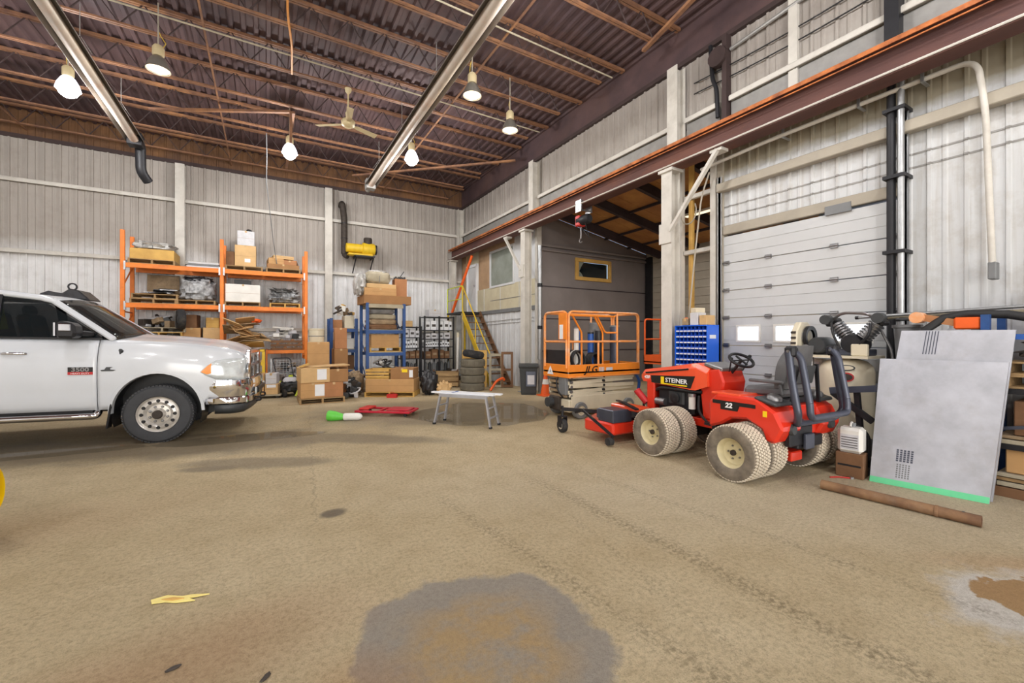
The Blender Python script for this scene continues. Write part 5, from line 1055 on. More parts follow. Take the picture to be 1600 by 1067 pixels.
# scissor stack: folded arms
mz = 0.42
for k in range(5):
    z = mz + 0.085 * k; d = 0.02 if k % 2 else -0.02
    for y in (0.08, LWd - 0.12):
        MB().bar((0.08, y + (0.03 if k % 2 else 0), z - d), (LL - 0.10, y + (0.03 if k % 2 else 0), z + d), 0.035, 0.075).build('scissor_arm', 'compressor_cream', lf, bevel=0.006)
    MB().cyl((0.12, 0.06, z), (0.12, LWd - 0.06, z), 0.03, n=8).build('pivot_pin', 'steel_bare', lf)
    MB().cyl((LL / 2, 0.055, z), (LL / 2, LWd - 0.06, z), 0.025, n=8).build('pivot_pin', 'black_metal', lf)
    MB().bx(0.04, 0.20, 0.16, LWd - 0.16, z - 0.025, z + 0.02).build('end_link', 'junk_tan', lf)
MB().bx(0.02, 0.10, 0.12, 0.34, 0.44, 0.80).build('charger_box', 'plastic_grey', lf, bevel=0.01)
MB().bx(0.0, 0.12, 0.30, 0.62, 0.14, 0.40).build('motor_end', 'junk_dark', lf, bevel=0.02)
MB().lathe([(0, 0), (0.09, 0), (0.09, 0.1), (0, 0.1)], 14, axis_m((0.0, 0.52, 0.28), (-1, 0, 0))).build('drive_motor', 'plastic_dark', lf, smooth=40)
MB().tube(fillet([(0.02, 0.2, 0.4), (-0.08, 0.2, 0.5), (-0.06, 0.3, 0.7), (0.05, 0.35, 0.8)], 0.1), 0.014, 6).build('cable', 'hose_black', lf)
MB().tube(fillet([(LL - 0.05, 0.1, 0.8), (LL + 0.10, 0.1, 0.62), (LL + 0.06, 0.1, 0.42)], 0.1), 0.03, 8).build('cable_sleeve', 'plastic_blue', lf)
# platform tray
MB().bx(0, LL, 0, LWd, ZP, ZP + 0.03).build('platform_floor', 'steel_grey', lf)
tb = MB().bx(0, LL, 0, 0.02, ZP - 0.08, ZP + 0.16).bx(0, LL, LWd - 0.02, LWd, ZP - 0.08, ZP + 0.16).bx(0, 0.02, 0.02, LWd - 0.02, ZP - 0.08, ZP + 0.16).bx(LL - 0.02, LL, 0.02, LWd - 0.02, ZP - 0.08, ZP + 0.16).build('toe_board', 'orange_lift', lf, bevel=0.006)
MB().bx(0.02, LL - 0.02, -0.008, 0.0, ZP - 0.07, ZP - 0.055).build('toe_edge', 'orange_bar', tb)
text('maker_lettering', 'JLG', 0.17, 'decal_black', tb, frame_m((0.52, -0.004, ZP + 0.06), (1, 0, 0), (0, 0, 1)), 0.003, 0.003, 1.15, 0.3)
for i in range(4): MB().bx(0.72 + 0.035 * i, 0.74 + 0.035 * i, -0.003, 0, ZP + 0.02, ZP + 0.10).build('label_bar', 'paper_grey', tb)
MB().bx(0.90, 1.06, -0.003, 0, ZP + 0.03, ZP + 0.09).build('serial_label', 'paper_grey', tb)
MB().prism([(0.46, ZP - 0.04), (0.66, ZP - 0.04), (0.56, ZP + 0.12)], -0.004, 0.0, 'X').build('warning_triangle', 'paper_white', tb)
MB().prism([(0.545, ZP + 0.0), (0.575, ZP + 0.0), (0.56, ZP + 0.06)], -0.006, -0.004, 'X').build('warning_mark', 'plastic_dark', tb)
# rails
def rail(nm, pts, r=0.022, m='orange_bar', f_=0.10): return MB().tube(fillet(pts, f_, 4), r, 8).build(nm, m, lf, smooth=50)
rail('guard_rail', [(0.02, 0.02, ZP + 0.1), (0.02, 0.02, ZR), (LL - 0.02, 0.02, ZR), (LL - 0.02, 0.02, ZP + 0.1)])
rail('guard_rail', [(0.02, LWd - 0.02, ZP + 0.1), (0.02, LWd - 0.02, ZR), (LL - 0.02, LWd - 0.02, ZR), (LL - 0.02, LWd - 0.02, ZP + 0.1)])
rail('guard_rail', [(0.0, 0.06, ZP + 0.1), (0.0, 0.06, ZR), (0.0, LWd - 0.06, ZR), (0.0, LWd - 0.06, ZP + 0.1)])
rail('guard_rail', [(LL, 0.06, ZP + 0.1), (LL, 0.06, ZR), (LL, LWd - 0.06, ZR), (LL, LWd - 0.06, ZP + 0.1)])
zmid = ZP + 0.58
for a, b_ in (((0.02, 0.02), (LL - 0.02, 0.02)), ((0.02, LWd - 0.02), (LL - 0.02, LWd - 0.02)), ((0.0, 0.06), (0.0, LWd - 0.06)), ((LL, 0.06), (LL, LWd - 0.06))):
    MB().cyl((*a, zmid), (*b_, zmid), 0.02, n=8).build('mid_rail', 'orange_bar', lf, smooth=50)
MB().cyl((0.05, 0.02, ZR - 0.07), (1.14, 0.02, ZR - 0.07), 0.018, n=8).build('upper_rail', 'orange_lift', lf, smooth=50)
for y in (0.02, LWd - 0.02):
    for x in (0.72, 1.20): MB().cyl((x, y, ZP + 0.1), (x, y, ZR if x > 1 else zmid), 0.02, n=8).build('post', 'orange_bar', lf, smooth=50)
for x in (0.10, 0.62): rail('swing_gate_bar', [(x, 0.03, ZR - 0.06), (x + 0.30, 0.12, ZR - 0.38), (x + 0.30, 0.12, ZP + 0.03)], 0.018, 'orange_lift', 0.05)
rail('swing_gate_bar', [(0.75, 0.1, ZR - 0.06), (0.98, 0.12, ZR - 0.38), (1.20, 0.02, ZR - 0.38)], 0.018, 'orange_lift', 0.05)
MB().bx(-0.035, -0.012, 0.02, 0.26, ZP + 0.62, ZR - 0.02).build('end_panel', 'orange_lift', lf, bevel=0.006)
MB().bx(-0.04, -0.034, 0.12, 0.22, ZR - 0.50, ZR - 0.24).build('load_plate', 'paper_white', lf)
MB().bx(0.03, 0.05, 0.05, LWd - 0.05, ZP + 0.16, ZP + 0.42).build('mesh_panel', 'black_metal', lf)
# things riding on the platform
def ride(o, label, cat): return tag(o, label, cat, 'tools and tubes standing on the lift platform')
for i, (x, y, r, z1, m_, lb, ct) in enumerate(((1.40, 0.30, 0.095, 1.74, 'rops_grey', 'tall slate-grey tube standing at the right of the lift platform', 'tube'), (1.60, 0.50, 0.085, 1.70, 'plastic_dark', 'dark grey tube in the right corner of the lift platform', 'tube'), (1.16, 0.62, 0.11, 1.80, 'tarp_grey', 'wide grey roll standing behind the lift gate post', 'roll'), (0.86, 0.40, 0.06, 1.60, 'plastic_blue', 'blue tube standing in the middle of the lift platform', 'tube'), (0.52, 0.42, 0.05, 1.70, 'plastic_white', 'white tube standing beside the black coil on the lift', 'tube'), (0.68, 0.58, 0.045, 1.66, 'plastic_blue', 'thin blue tube at the back of the lift platform', 'tube'), (0.98, 0.30, 0.075, 1.66, 'bag_black', 'black roll standing at the back of the lift platform', 'roll'))):
    t = thing('standing_tube', lb, ct, (4.70 + x, 6.04 + y, ZP + 0.03), 0, 'tubes standing on the lift platform')
    MB().cyl((0, 0, 0), (0, 0, z1 - ZP - 0.06), r, n=14).build('tube_body', m_, t, smooth=50)
    MB().lathe([(0, 0.0), (r * 1.05, 0), (r * 1.05, 0.03), (r * 0.7, 0.03), (r * 0.7, 0.01), (0, 0.01)], 14, Matrix.Translation((0, 0, z1 - ZP - 0.06))).build('end_rim', 'black_paint' if i % 2 else 'plastic_grey', t, smooth=40)
t = thing('hose_coil', 'black and white coiled hose leaning on the lift rail', 'hose', (4.70 + 0.40, 6.04 + 0.30, ZP + 0.03))
for k in range(5): MB().tube([(0.15 * math.cos(a) * (1 - 0.03 * k), -0.10 + 0.05 * k + 0.02 * math.sin(a), 0.20 + 0.17 * math.sin(a)) for a in [2 * PI * i / 18 for i in range(18)]], 0.022, 7, closed=True).build('hose_turn', 'plastic_white' if k == 2 else 'hose_black', t, smooth=60)
t = thing('hose_coil', 'black coiled cable bundle in the middle of the lift platform', 'hose', (4.70 + 0.80, 6.04 + 0.22, ZP + 0.03))
for k in range(5): MB().tube([(0.13 * math.cos(a), -0.05 + 0.04 * k, 0.17 + 0.15 * math.sin(a)) for a in [2 * PI * i / 18 for i in range(18)]], 0.019, 7, closed=True).build('hose_turn', 'hose_black', t, smooth=60)
t = thing('cloth_bundle', 'white crumpled cloth bundle at the narrow end of the lift platform', 'cloth', (4.70 + 0.13, 6.04 + 0.40, ZP + 0.03))
lump((0.16, 0.24, 0.30), 3, 0.35, 2.2).build('bundle', 'plastic_white', t, smooth=60)
MB().tube([(0.06, 0.06, 0.2), (0.0, 0.0, 0.29), (-0.06, -0.05, 0.2)], 0.012, 6).build('tie', 'paper_grey', t)
# second lift deeper in the side bay
l2 = thing('scissor_lift', 'second smaller orange scissor lift standing deeper in the side bay', 'lift', (8.48, 6.95, 0), 0)
MB().bx(0.05, 1.7, 0.05, 0.75, 0.13, 0.40).build('chassis', 'plastic_dark', l2, bevel=0.02)
for k in range(4): MB().bar((0.1, 0.1, 0.46 + 0.09 * k), (1.65, 0.1, 0.48 + 0.09 * k), 0.035, 0.075).build('scissor_arm', 'plastic_dark', l2)
for x in (0.3, 1.4):
    for y in (0.06, 0.74): MB().lathe([(0, -0.06), (0.155, -0.06), (0.155, 0.06), (0, 0.06)], 18, axis_m((x, y, 0.155), (0, 1, 0))).build('wheel', 'plastic_grey', l2, smooth=40)
MB().bx(0, 1.75, 0, 0.8, 0.86, 0.89).build('platform_floor', 'steel_grey', l2)
MB().bx(0, 1.75, 0, 0.02, 0.82, 1.05).bx(0, 0.02, 0, 0.8, 0.82, 1.05).bx(1.73, 1.75, 0, 0.8, 0.82, 1.05).bx(0, 1.75, 0.78, 0.8, 0.82, 1.05).build('toe_board', 'cone_orange', l2)
for y in (0.02, 0.78):
    MB().tube(fillet([(0.02, y, 1.0), (0.02, y, 1.97), (1.73, y, 1.97), (1.73, y, 1.0)], 0.08), 0.022, 8).build('guard_rail', 'cone_orange', l2, smooth=50)
    MB().cyl((0.02, y, 1.45), (1.73, y, 1.45), 0.02, n=8).build('mid_rail', 'cone_orange', l2)
    for x in (0.6, 1.15): MB().cyl((x, y, 1.0), (x, y, 1.95), 0.016, n=8).build('post', 'cone_orange', l2)
MB().bx(0.04, 0.45, -0.14, 0.0, 1.12, 1.45).build('control_box', 'plastic_white', l2, bevel=0.02)
# ================================================================== goods along the back
def carton(size, loc, rz, label, m='cardboard', tape=True, sticker=None, group='cardboard boxes along the back', flaps=False, cat='box', name='carton'):
    sx, sy, sz = size; t = thing(name, label, cat, loc, rz, group)
    if flaps:
        w = 0.012
        MB().bx(-sx/2, sx/2, -sy/2, -sy/2 + w, 0, sz).bx(-sx/2, sx/2, sy/2 - w, sy/2, 0, sz).bx(-sx/2, -sx/2 + w, -sy/2 + w, sy/2 - w, 0, sz).bx(sx/2 - w, sx/2, -sy/2 + w, sy/2 - w, 0, sz).bx(-sx/2, sx/2, -sy/2, sy/2, 0, w).build('body', m, t)
        MB().box((0, -sy/2 - sy*0.12, sz + 0.01), (sx, sy*0.28, 0.008), (R(-18), 0, 0)).build('flap', 'cardboard_light', t)
        MB().box((-sx/2 - sx*0.08, 0, sz + 0.02), (sx*0.2, sy, 0.008), (0, R(-25), 0)).build('flap', 'cardboard_light', t)
    else:
        MB().bx(-sx/2, sx/2, -sy/2, sy/2, 0, sz).build('body', m, t, bevel=min(0.008, sz*0.1))
        if tape:
            MB().bx(-0.025, 0.025, -sy/2 - 0.002, sy/2 + 0.002, sz - 0.05, sz + 0.002).build('tape', 'tape', t)
            MB().bx(-sx/2 + 0.01, sx/2 - 0.01, -sy/2 - 0.001, -sy/2 + 0.001, sz*0.5 - 0.002, sz*0.5 + 0.002).build('seam', 'cardboard_dark', t)
    if sticker:
        mm, fx, fz, fw, fh = sticker
        MB().bx(fx*sx - fw/2, fx*sx + fw/2, -sy/2 - 0.004, -sy/2 - 0.001, fz*sz - fh/2, fz*sz + fh/2).build('shipping_label', mm, t)
    return t
_pal = {}
def pallet(loc, rz, label, w=1.0, d=0.95, m='pallet_wood', group='wooden pallets'):
    t = thing('pallet', label, 'pallet', loc, rz, group); key = (w, d, m)
    if key not in _pal:
        _pal[key] = (MB().bx(-w/2, w/2, -0.045, 0.045, 0, 0.018).mesh('bottom_board', m), MB().bx(-0.02, 0.02, -d/2, d/2, 0, 0.09).mesh('stringer', m), MB().bx(-w/2, w/2, -0.05, 0.05, 0, 0.018).mesh('top_board', m))
    b_, s_, tp = _pal[key]
    for y in (-d/2 + 0.05, 0, d/2 - 0.05): part(t, 'bottom_board', b_, (0, y, 0))
    for x in (-w/2 + 0.02, 0, w/2 - 0.02): part(t, 'stringer', s_, (x, 0, 0.018))
    n = 7
    for k in range(n): part(t, 'top_board', tp, (0, -d/2 + 0.05 + (d - 0.1) * k / (n - 1), 0.108))
    return t
PH = 0.127
def bundle(size, loc, rz, label, m, seed, amp=0.2, boxy=3.5, cat='bundle', wrap=None, group='loose goods on the racks', name='bundle', straps=1):
    t = thing(name, label, cat, loc, rz, group)
    lump(size, seed, amp, boxy).build('wrapping', m, t, smooth=55)
    if wrap:
        o = lump((size[0]*0.8, size[1]*0.8, size[2]*0.35), seed + 5, amp * 1.3, 2.6).build('crumpled_top', wrap, t, smooth=55, loc=(0, 0, size[2]*0.78))
    for k in range(straps):
        x = (k - (straps - 1) / 2) * size[0] * 0.4
        MB().tube([(x, -size[1]*0.49, size[2]*0.12), (x, -size[1]*0.50, size[2]*0.6), (x, -size[1]*0.3, size[2]*0.98)], 0.01, 5).build('strap', 'plastic_grey', t)
    return t

def heap(size, loc, rz, label, mats, n, seed, cat='scrap', group='loose goods on the racks', name='scrap_heap'):
    t = thing(name, label, cat, loc, rz, group); r_ = random.Random(seed); sx, sy, sz = size
    for k in range(n):
        f_ = (k / max(1, n - 1)); zc = sz * f_ * 0.85; sp = 1 - 0.6 * f_
        c = (r_.uniform(-sx/2, sx/2) * sp, r_.uniform(-sy/2, sy/2) * sp, 0); q = r_.random(); mm = mats[k % len(mats)]
        a_ = R(r_.uniform(0, 180)); ti = R(r_.uniform(-28, 28))
        if q < 0.5:
            w, d, hh = r_.uniform(0.12, 0.34) * sx, r_.uniform(0.15, 0.4) * sy, r_.uniform(0.06, 0.18); z0 = max(zc, 0.5 * (hh + abs(math.sin(ti)) * w))
            MB().box((c[0], c[1], z0), (w, d, hh), (0, ti, a_)).build('scrap_piece', mm, t, bevel=0.006)
        elif q < 0.8:
            ln = r_.uniform(0.3, 0.7) * sx; rr_ = r_.uniform(0.012, 0.05); z0 = max(zc, rr_ + abs(math.sin(ti)) * ln / 2)
            dv_ = Vector((math.cos(a_) * math.cos(ti), math.sin(a_) * math.cos(ti), math.sin(ti))) * ln / 2; cc = Vector((c[0], c[1], z0))
            MB().cyl(cc - dv_, cc + dv_, rr_, n=10).build('scrap_piece', mm, t, smooth=50)
        else:
            rr_ = r_.uniform(0.06, 0.13); z0 = max(zc, rr_)
            MB().tube([(c[0] + rr_ * math.cos(g) , c[1] + rr_ * math.sin(g) * 0.8, z0 + rr_ * 0.5 * math.sin(g + 1)) for g in [2 * PI * i / 14 for i in range(14)]], 0.018, 6, closed=True).build('scrap_piece', mm, t, smooth=60)
    return t
# ---- orange pallet rack
RX = (-3.13, -1.05, 1.06); RY0, RY1 = 14.22, 15.12; RH = (4.23, 4.22, 4.10)
rk = thing('pallet_rack', 'orange steel pallet rack with two bays against the back wall', 'rack', (0, 0, 0))
for x, hh in zip(RX, RH):
    u = bpy.data.objects.new('upright_frame', None); col.objects.link(u); u.parent = rk
    for y in (RY0, RY1):
        MB().bx(x - 0.045, x + 0.045, y - 0.035, y + 0.035, 0, hh).build('post', 'orange_rack', u, bevel=0.006)
    for k in range(6):
        z = 0.3 + k * 0.62
        MB().bar((x, RY0, z), (x, RY1, z + 0.6 if k % 2 == 0 else z), 0.025, 0.03).build('brace', 'orange_rack', u)
    for y in (RY0, RY1): MB().bx(x - 0.08, x + 0.08, y - 0.07, y + 0.07, 0, 0.01).build('foot_plate', 'orange_rack', u)
for a, b_ in ((RX[0], RX[1]), (RX[1], RX[2])):
    for zt in (3.40, 2.38):
        for y in (RY0 - 0.04, RY1 + 0.04):
            MB().bx(a + 0.03, b_ - 0.03, y - 0.025, y + 0.025, zt - 0.12, zt).build('beam', 'orange_rack', rk, bevel=0.008)
            for xx in (a + 0.05, b_ - 0.05): MB().bx(xx - 0.02, xx + 0.02, y - 0.03, y + 0.03, zt - 0.18, zt + 0.04).build('beam_connector', 'galv', rk)
for y in (RY0 - 0.02, RY1 + 0.02): MB().bx(0.02, RX[2] - 0.03, y - 0.025, y + 0.025, 1.02, 1.12).build('beam', 'orange_rack', rk, bevel=0.008)
MB().bx(0.0, 0.05, RY0 - 0.05, RY1 + 0.05, 0, 1.14).build('short_post', 'orange_rack', rk)
yc = (RY0 + RY1) / 2
# top level
pallet((-2.55, yc, 3.40), 0, 'wooden pallet on the top beam at the far left of the orange rack', 0.95, 0.98)
carton((0.9, 0.9, 0.27), (-2.55, yc, 3.40 + PH), 0, 'wide yellow-tan box on the top left pallet of the orange rack', 'wood_yellow', False)
bundle((0.88, 0.85, 0.22), (-2.55, yc, 3.40 + PH + 0.27), 0, 'rumpled clear plastic sheeting on the wide yellow-tan box', 'film_clear', 2, 0.3, 3, 'plastic sheet')
t = thing('foam_sheets', 'flat grey foam sheets stacked on the top beams left of the middle upright', 'sheets', (-1.48, yc, 3.40))
for k in range(3): MB().bx(-0.36 + 0.02 * k, 0.36, -0.46, 0.46, 0.05 * k, 0.05 * k + 0.045).build('sheet', 'paper_grey' if k != 1 else 'plastic_grey', t, bevel=0.006)
pallet((-0.52, yc, 3.40), 0, 'wooden pallet on the top beam right of the middle upright', 0.9, 0.98)
carton((0.2, 0.5, 0.42), (-0.87, yc, 3.40 + PH), 0, 'narrow dark brown box beside the tall box on top of the orange rack', 'wood_dark', False)
carton((0.52, 0.6, 0.62), (-0.50, yc, 3.40 + PH), 0, 'large tan carton at the bottom of the tall stack on the orange rack', 'cardboard_light', True, ('paper_white', 0.1, 0.3, 0.14, 0.1))
carton((0.42, 0.55, 0.42), (-0.49, yc, 3.40 + PH + 0.62), 0, 'cream carton topping the tall stack on the orange rack', 'paper_grey', True)
bundle((0.14, 0.14, 0.09), (-0.42, yc - 0.1, 3.40 + PH + 1.04), 0, 'small black bag on the highest carton of the orange rack', 'bag_black', 4, 0.3, 2, 'bag', straps=0)
pallet((0.46, yc, 3.40), 0, 'wooden pallet on the top beam at the right end of the orange rack', 0.9, 0.98)
carton((0.84, 0.8, 0.14), (0.46, yc, 3.40 + PH), 0, 'flat brown carton under others at the rack top right', 'cardboard_dark')
carton((0.40, 0.7, 0.18), (0.25, yc, 3.40 + PH + 0.14), R(4), 'tan carton on the left half of the rack top right pile', 'cardboard')
carton((0.38, 0.7, 0.14), (0.66, yc, 3.40 + PH + 0.14), R(-6), 'low dark carton on the right half of the rack top right pile', 'card_red')
carton((0.55, 0.5, 0.10), (0.44, yc, 3.40 + PH + 0.32), R(8), 'crooked flat carton crowning the rack top right pile', 'cardboard_light')
# middle level
pallet((-2.52, yc, 2.38), 0, 'lower of two pallets on the middle beam at the rack left end', 0.95, 0.98)
pallet((-2.50, yc, 2.38 + PH), R(1), 'upper of two pallets on the middle beam at the rack left end', 0.95, 0.98)
t = thing('panel_offcuts', 'heap of black and white panel offcuts on the double pallet', 'panels', (-2.42, yc - 0.1, 2.38 + 2 * PH))
for k in range(6): MB().box((0.05 * k - 0.1, 0.04 * (k % 3), 0.03 + 0.026 * k), (0.62 - 0.06 * k, 0.34, 0.02), (R(4 * (k % 3 - 1)), R(5 * (k % 2) - 3), R(14 * k - 30))).build('offcut', ('black_paint', 'paper_white', 'plastic_dark')[k % 3], t)
t = thing('board_sheet', 'translucent grey-green board leaning behind the panel offcuts', 'board', (-2.45, RY1 - 0.10, 2.38 + 2 * PH))
MB().box((0, 0, 0.30), (0.7, 0.012, 0.60), (R(-5), 0, 0)).build('sheet', 'junk_tan', t)
MB().box((0, -0.01, 0.59), (0.7, 0.02, 0.02), (R(-5), 0, 0)).build('edge_strip', 'plastic_grey', t)
pallet((-1.62, yc, 2.38), 0, 'wooden pallet under the plastic-wrapped load left of the middle upright', 0.85, 0.98)
bundle((0.80, 0.9, 0.60), (-1.62, yc, 2.38 + PH), 0, 'shiny grey plastic-wrapped load left of the middle upright', 'film_grey', 6, 0.28, 3.2, 'bundle', 'bag_black', straps=2)
pallet((-0.56, yc, 2.38), 0, 'wooden pallet under the big white box on the orange rack', 0.86, 0.98)
carton((0.84, 0.85, 0.50), (-0.56, yc, 2.38 + PH), R(1), 'big white-wrapped box on the middle beam of the orange rack', 'plastic_white', True)
carton((0.42, 0.4, 0.16), (-0.58, yc + 0.1, 2.38 + PH + 0.50), R(3), 'dark tray on top of the big white box', 'plastic_dark', False, cat='tray')
pallet((0.50, yc, 2.38), 0, 'wooden pallet under the grey tarpaulin at the rack right end', 0.8, 0.98, 'wood_yellow')
bundle((0.74, 0.8, 0.40), (0.50, yc, 2.38 + PH), 0, 'crumpled grey tarpaulin heap at the right end of the orange rack', 'film_grey', 9, 0.6, 2.2, 'tarpaulin', 'tarp_grey', straps=2)
# floor level, left bay
carton((1.0, 0.85, 1.38), (-2.50, yc, 0), 0, 'tall dark wooden crate on the floor under the left bay', 'wood_dark', False, cat='crate')
for k in range(3): pallet((-2.46 + 0.05 * k, yc - 0.03, 1.38 + PH * k), R(2 * k - 2), ('lowest', 'middle', 'uppermost')[k] + ' of three pallets stacked on the dark crate', 0.98, 0.95, ('pallet_wood', 'wood_yellow', 'wood_grey')[k])
heap((0.85, 0.7, 0.34), (-2.48, yc, 1.38 + 3 * PH), 0, 'heap of dark machine parts on the three stacked pallets', ('junk_dark', 'steel_bare', 'plastic_dark', 'junk_tan', 'paper_grey'), 22, 12, 'parts')
carton((0.42, 0.6, 0.98), (-1.76, yc, 0), 0, 'brown carton on the floor, lowest in the column left of the middle upright', 'cardboard_dark')
carton((0.40, 0.6, 0.78), (-1.76, yc, 0.98), R(2), 'tan carton in the column left of the middle upright, second from the floor', 'cardboard')
carton((0.28, 0.5, 0.36), (-1.76, yc, 1.76), R(-4), 'dark brown carton topping the column left of the middle upright', 'wood_dark', False)
carton((0.44, 0.6, 1.15), (-1.30, yc, 0), 0, 'plain carton on the floor just left of the middle upright', 'cardboard')
carton((0.42, 0.5, 0.62), (-1.30, yc, 1.15), R(3), 'tan carton resting on the plain carton by the middle upright', 'cardboard_light')
carton((0.30, 0.4, 0.28), (-1.28, yc, 1.77), R(-2), 'square yellow-tan carton topping the pile by the middle upright', 'wood_yellow', True)
t = thing('spare_tire', 'black spare tyre wedged upright in the left rack bay', 'tyre', (-1.93, 14.02, 1.76))
MB().lathe([(0.13, -0.07), (0.24, -0.09), (0.27, -0.05), (0.27, 0.05), (0.24, 0.09), (0.13, 0.07)], 24, axis_m((0, 0, 0.21), (1, 0.25, 0)), cap=False).build('tire', 'dark_rubber', t, smooth=40)
MB().lathe([(0, -0.03), (0.13, -0.06), (0.13, 0.06), (0, 0.03)], 16, axis_m((0, 0, 0.21), (1, 0.25, 0))).build('rim', 'plastic_grey', t, smooth=40)
# floor level, right bay: yellow stand with torn cardboard; shelf with parts; wire basket
ys = thing('steel_stand', 'yellow steel stand on legs under the right rack bay', 'stand', (-0.50, 13.98, 0))
MB().bx(-0.48, 0.48, -0.40, 0.55, 1.10, 1.16).build('top_frame', 'yellow_paint', ys, bevel=0.01)
for x in (-0.45, 0.45):
    for y in (-0.37, 0.5): MB().bx(x - 0.035, x + 0.035, y - 0.035, y + 0.035, 0, 1.10).build('leg', 'yellow_paint', ys)
MB().bx(-0.45, 0.45, -0.40, -0.34, 0.72, 0.82).build('front_rail', 'yellow_paint', ys)
MB().bar((-0.42, -0.38, 1.08), (0.42, -0.38, 0.84), 0.04, 0.06).build('diagonal_brace', 'wood_yellow', ys)
t = thing('cardboard_heap', 'heap of torn and folded cardboard sheets on the yellow stand', 'cardboard', (-0.50, 13.98, 1.16))
rr = random.Random(3)
for k in range(16): MB().box((rr.uniform(-0.24, 0.24), rr.uniform(-0.3, 0.12), 0.10 + 0.042 * k), (rr.uniform(0.45, 0.8), rr.uniform(0.4, 0.6), 0.02), (R(rr.uniform(-24, 24)), R(rr.uniform(-26, 26)), R(rr.uniform(0, 180)))).build('torn_sheet', ('cardboard', 'cardboard_light', 'junk_tan')[k % 3], t)
bundle((0.34, 0.3, 0.12), (-0.28, 13.95, 1.90), 0, 'small orange-red rag on the cardboard heap', 'cone_orange', 21, 0.4, 2.2, 'rag', straps=0)
t = thing('parts_tray', 'brown trays of stacked parts on the low orange beam', 'tray', (0.55, yc, 1.12))
for k in range(3): MB().bx(-0.42, 0.42, -0.42, 0.42, 0.11 * k, 0.11 * k + 0.02).bx(-0.42, 0.42, -0.42, -0.40, 0.11 * k + 0.02, 0.11 * k + 0.07).build('tray', 'wood_dark', t)
for k in range(8): MB().box((-0.33 + 0.095 * k, -0.36, 0.07 + 0.11 * (k % 3)), (0.07, 0.08, 0.07), (0, 0, R(12 * (k % 3) - 10))).build('part_block', 'card_red' if k % 2 else 'junk_tan', t)
heap((0.75, 0.65, 0.40), (0.52, yc, 1.12 + 0.33), 0, 'tangle of white and grey castings on the brown parts trays', ('plastic_white', 'paper_grey', 'plastic_dark', 'plastic_white'), 24, 14, 'parts')
wbk = thing('wire_basket', 'galvanised wire mesh basket under the low orange beam', 'basket', (0.56, 14.0, 0.45))
MB().bx(-0.44, 0.44, -0.3, 0.4, 0, 0.02).build('basket_floor', 'galv', wbk)
mb = MB()
for i in range(12): mb.bar((-0.44 + 0.08 * i, -0.3, 0.02), (-0.44 + 0.08 * i, -0.3, 0.42), 0.008, 0.008)
for k in range(6): mb.bar((-0.44, -0.3, 0.05 + 0.07 * k), (0.44, -0.3, 0.05 + 0.07 * k), 0.008, 0.008)
for s_ in (-0.44, 0.44):
    for k in range(6): mb.bar((s_, -0.3, 0.05 + 0.07 * k), (s_, 0.4, 0.05 + 0.07 * k), 0.008, 0.008)
mb.build('wire_mesh', 'galv', wbk)['kind'] = 'stuff'
for x in (-0.42, 0.42):
    for y in (-0.28, 0.38): MB().bx(x - 0.02, x + 0.02, y - 0.02, y + 0.02, -0.45, 0.42).build('leg', 'galv', wbk)
heap((0.7, 0.5, 0.26), (0.56, 14.05, 0.47), 0, 'dark scrap parts lying in the wire basket', ('junk_dark', 'steel_bare', 'plastic_dark', 'junk_tan', 'paper_grey'), 14, 17, 'parts')
heap((0.9, 0.55, 0.45), (0.60, 13.45, 0), 0, 'heap of greenish scrap on the floor before the wire basket', ('junk_tan', 'junk_dark', 'plastic_grey', 'steel_bare', 'glow_yellow', 'plastic_dark'), 24, 19)
# ---- four cartons by the truck's bumper
for i, (x, y, z, w, mm, lb, stk) in enumerate(((-0.13, 12.25, 0.09, 0.27, 'cardboard', 'lower left of the four small cartons by the truck bumper', None), (0.16, 12.15, 0.09, 0.28, 'cardboard_light', 'lower right of the four small cartons by the truck bumper', ('paper_white', 0, 0.8, 0.2, 0.07)), (-0.12, 12.25, 0.35, 0.27, 'cardboard', 'upper left of the four small cartons by the truck bumper', None), (0.15, 12.15, 0.35, 0.24, 'paper_grey', 'white upper right carton of the four by the truck bumper', None))):
    carton((w, 0.36, 0.26), (x, y, z), R(-12), lb, mm, True, stk)
t = thing('low_dolly', 'low wooden dolly under the four small cartons', 'dolly', (0.02, 12.2, 0), R(-12))
MB().bx(-0.34, 0.36, -0.24, 0.24, 0.06, 0.09).build('deck', 'wood_grey', t)
for x in (-0.28, 0.28):
    for y in (-0.18, 0.18): MB().cyl((x, y - 0.015, 0.03), (x, y + 0.015, 0.03), 0.03, n=10).build('caster', 'dark_rubber', t)
# machine scrap between the cartons and the pallet load
ww = thing('push_mower', 'grey engine machine with handle between the small cartons and pallet', 'machine', (0.55, 12.3, 0), R(20))
lump((0.5, 0.55, 0.28), 23, 0.3, 3.0).build('housing', 'plastic_dark', ww, smooth=50, loc=(0, 0, 0.10))
MB().lathe([(0, 0.12), (0.12, 0.11), (0.17, 0.05), (0.18, 0)], 18, Matrix.Translation((0, 0, 0.36))).build('engine_cowl', 'paper_grey', ww, smooth=50)
for x in (-0.24, 0.24):
    for y in (-0.24, 0.24): MB().cyl((x - 0.03, y, 0.10), (x + 0.03, y, 0.10), 0.10, n=16).build('wheel', 'dark_rubber', ww, smooth=40)
MB().tube(fillet([(-0.2, 0.2, 0.3), (-0.22, 0.55, 0.95), (0.22, 0.55, 0.95), (0.2, 0.2, 0.3)], 0.08), 0.014, 6).build('handle', 'black_metal', ww)
MB().tube([(0.1, -0.1, 0.5), (0.3, -0.2, 0.62), (0.36, -0.25, 0.5)], 0.03, 8).build('exhaust', 'plastic_white', ww, smooth=50)
t = thing('yellow_level', 'long yellow-green spirit level leaning among the machine scrap', 'level', (0.78, 12.0, 0))
